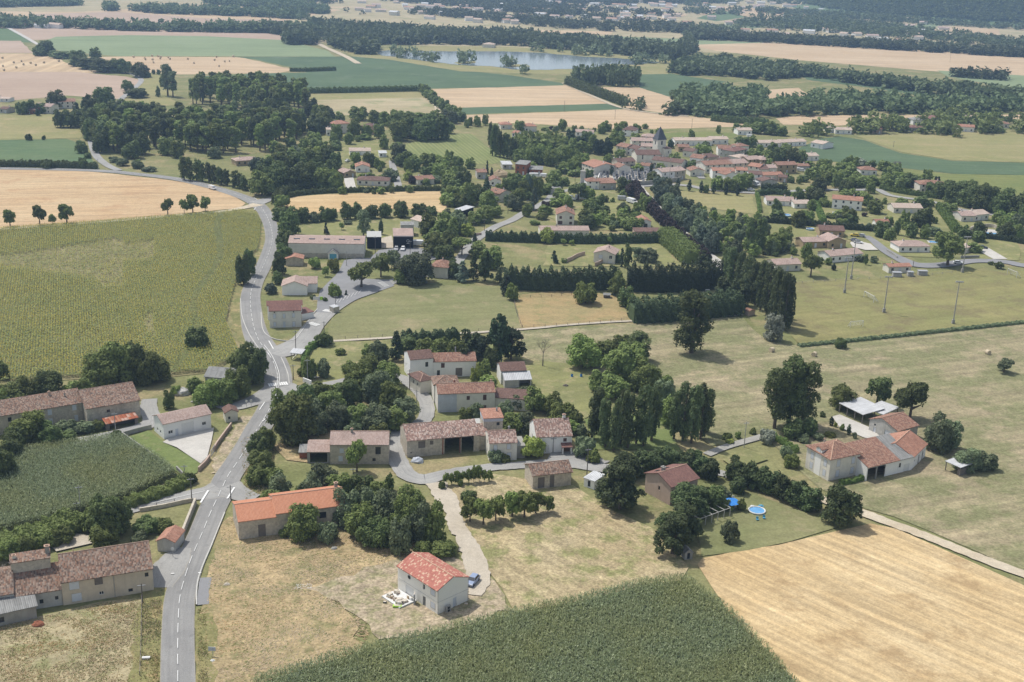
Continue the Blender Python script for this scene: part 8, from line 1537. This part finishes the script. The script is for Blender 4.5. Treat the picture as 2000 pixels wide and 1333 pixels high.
for i, (x, y) in enumerate([(1247, 392), (1254, 397), (1260, 402), (1266, 408), (1272, 415), (1279, 422), (1286, 429), (1293, 436), (1301, 444), (1310, 451)]): rock(x-2, y+1, .9, 'one of the white stones lining the purple alley', 'frame', g='white stones along the alley')
# brush pile of branches behind the low left farm
bp = MB(); r5 = np.random.default_rng(4)
for i in range(170):
    c = np.array([r5.normal(0, 3.2), r5.normal(0, 1.3), r5.uniform(.1, 1.3)]); d = r5.normal(0, 1, 3); d[2] *= .35; d /= np.linalg.norm(d); bp.tube(c-d*r5.uniform(.5, 1.5), c+d*r5.uniform(.5, 1.5), .04, .02, 3)
o = bp.build('brush_pile', M['woodgrey']); o.location = tuple(G(28, 1118)); tag(o, 'large tangled pile of cut grey branches behind the low left farm', 'brush pile')
rock(1486, 990, .7, 'blue inflatable toy lying behind the round pool', 'bluedoor', 'inflatable_toy', 'inflatable'); rock(1470, 992, .8, 'white inflatable toy lying left of the round pool', 'frame', 'inflatable_toy', 'inflatable'); rock(1432, 992, .9, 'white and blue bundle under the blue parasol', 'blue', 'garden_bundle', 'bundle')
# bare tree
bt = empty('bare_tree', G(1060, 716), 'leafless grey tree standing alone on the meadow edge', 'tree'); m = MB(); r6 = random.Random(5)
def branch(p, d, L, r_, n):
    q = p+d*L; m.tube(p, q, r_, r_*.6, 5)
    if n == 0: return
    for k in range(3 if n > 1 else 4):
        e = Vector((d.x+r6.uniform(-.6, .6), d.y+r6.uniform(-.6, .6), d.z+r6.uniform(-.1, .35))).normalized(); branch(p+d*L*r6.uniform(.55, 1), e, L*r6.uniform(.6, .8), r_*.55, n-1)
m2 = m; m = MB(); m.tube((0, 0, 0), (0, 0, 2.2), .22, .17); m.build('trunk', M['woodgrey'], bt); m = MB(); branch(Vector((0, 0, 2.0)), Vector((0, 0, 1)), 2.6, .15, 5); m.build('branches', M['woodgrey'], bt)
# shelter by the junction, signs, tower, billboards
bs = House('bus_shelter', 'white-roofed open roadside shelter beside the road bend', 'bus shelter', (569, 703), (588, 705), 2.6, 2.4); bs.roof('sheet', .3, 's', .4)
for u in (0, 1):
    for v in (0, 1): m = MB(); m.box(bs.P(u*bs.L, v*bs.D, 0), (.15, .15, 2.5)); m.build('post', M['woodgrey'], bs.root)
sg = empty('road_sign', G(416, 1283), 'dark-backed rectangular sign on a post right of the lower road', 'sign'); m = MB(); m.tube((0, 0, 0), (0, 0, 1.9), .05); m.build('post', M['metal'], sg); m = MB(); m.box((-.1, 0, 1.2), (1.3, .06, .8)); m.build('panel', M['blue'], sg)
rock(415, 1292, .5, 'white concrete block at the foot of the road sign', 'frame', 'marker_block', 'marker'); cv = empty('culvert', G(285, 1290), 'pale concrete culvert head in the left verge', 'culvert'); m = MB(); m.box((0, 0, 0), (1.3, .35, .5), (1, .12)); m.build('headwall', M['cpole'], cv); m = MB(); m.box((0, .2, .5), (1.4, .5, .06), (1, .12)); m.build('cap', M['frame'], cv)
tt = empty('transformer_tower', G(1138, 357), 'tall narrow grey tower beside the village street', 'tower'); m = MB(); m.box((0, 0, 0), (2.6, 2.4, 6.2), top=.96); m.build('shaft', M['grey'], tt); m = MB(); m.box((0, 0, 6.2), (3, 2.8, .25)); m.build('cap', M['concrete'], tt)
for i, (x, y, c, l, w_) in enumerate([(618, 589, 'frame', 'white notice board by the car park entrance', 2.4), (628, 589, 'lime', 'lime green notice board beside the white one', 1.2)]):
    nb_ = empty('notice_board', G(x, y), l, 'notice board'); m = MB(); m.box((0, 0, .5), (w_, .1, 1.2)); m.build('panel', LIME if c == 'lime' else M[c], nb_); m = MB(); m.box((-w_/2, 0, 0), (.1, .1, 1.7)); m.build('post', M['metal'], nb_); m = MB(); m.box((w_/2, 0, 0), (.1, .1, 1.7)); m.build('post', M['metal'], nb_)
for i, (x, y, l) in enumerate([(1117, 737, 'left blue barrel on the hamlet lawn'), (1135, 737, 'right blue barrel on the hamlet lawn')]):
    ba = empty('barrel', G(x, y), l, 'barrel', 'blue barrels'); m = MB(); m.tube((0, 0, 0), (0, 0, .95), .34, n=12); m.build('drum', BLUEC, ba); m = MB(); m.tube((0, 0, .95), (0, 0, .99), .30, n=12); m.build('lid', M['black'], ba)
for i, (x, y, l) in enumerate([(482, 798, 'left road sign post at the fork by the brown-roofed hut'), (491, 797, 'right road sign post at the fork'), (465, 781, 'round road sign at the side road'), (486, 406, 'small sign at the north junction island'), (338, 1090, 'small roadside marker near the orange-roofed shed')]):
    s_ = empty('road_sign', G(x, y), l, 'sign'); m = MB(); m.tube((0, 0, 0), (0, 0, 2.3), .05); m.build('post', M['metal'], s_); m = MB(); m.tube((0, -.05, 2.1), (0, .0, 2.1), .38, n=10); m.build('panel', M['frame'], s_)
hs_ = empty('hen_house', G(1185, 582), 'dark wooden hen house beside the round paddock tree', 'hen house'); m = MB(); m.box((0, 0, 0), (2.4, 2, 1.3)); m.build('wall', M['pole'], hs_); m = MB(); m.add([(-1.4, -1.2, 1.3), (1.4, -1.2, 1.3), (1.4, 0, 1.9), (-1.4, 0, 1.9), (-1.4, 1.2, 1.3), (1.4, 1.2, 1.3)], [(0, 1, 2, 3), (3, 2, 5, 4)]); m.build('roof', M['fibre'], hs_)
H('shed', 'tiny brick pump house with red roof at the foot of the poplar row', 'hut', (1462, 618), (1474, 616), 2.6, 1.8, .5, 'e', 'rust', 'pinkwall', (), o=.15)
for x, y, l in [(1120, 560, 'white garden table by the left dark hedge'), (1283, 568, 'white covered object before the right dark hedge'), (1382, 570, 'white sack at the end of the right dark hedge')]:
    q = empty('garden_table', G(x, y), l, 'garden table'); m = MB(); m.box((0, 0, .7), (1.6, 1, .08)); m.build('top', M['frame'], q)
    for a in (-.7, .7): m = MB(); m.box((a, 0, 0), (.1, .7, .7)); m.build('leg', M['frame'], q)
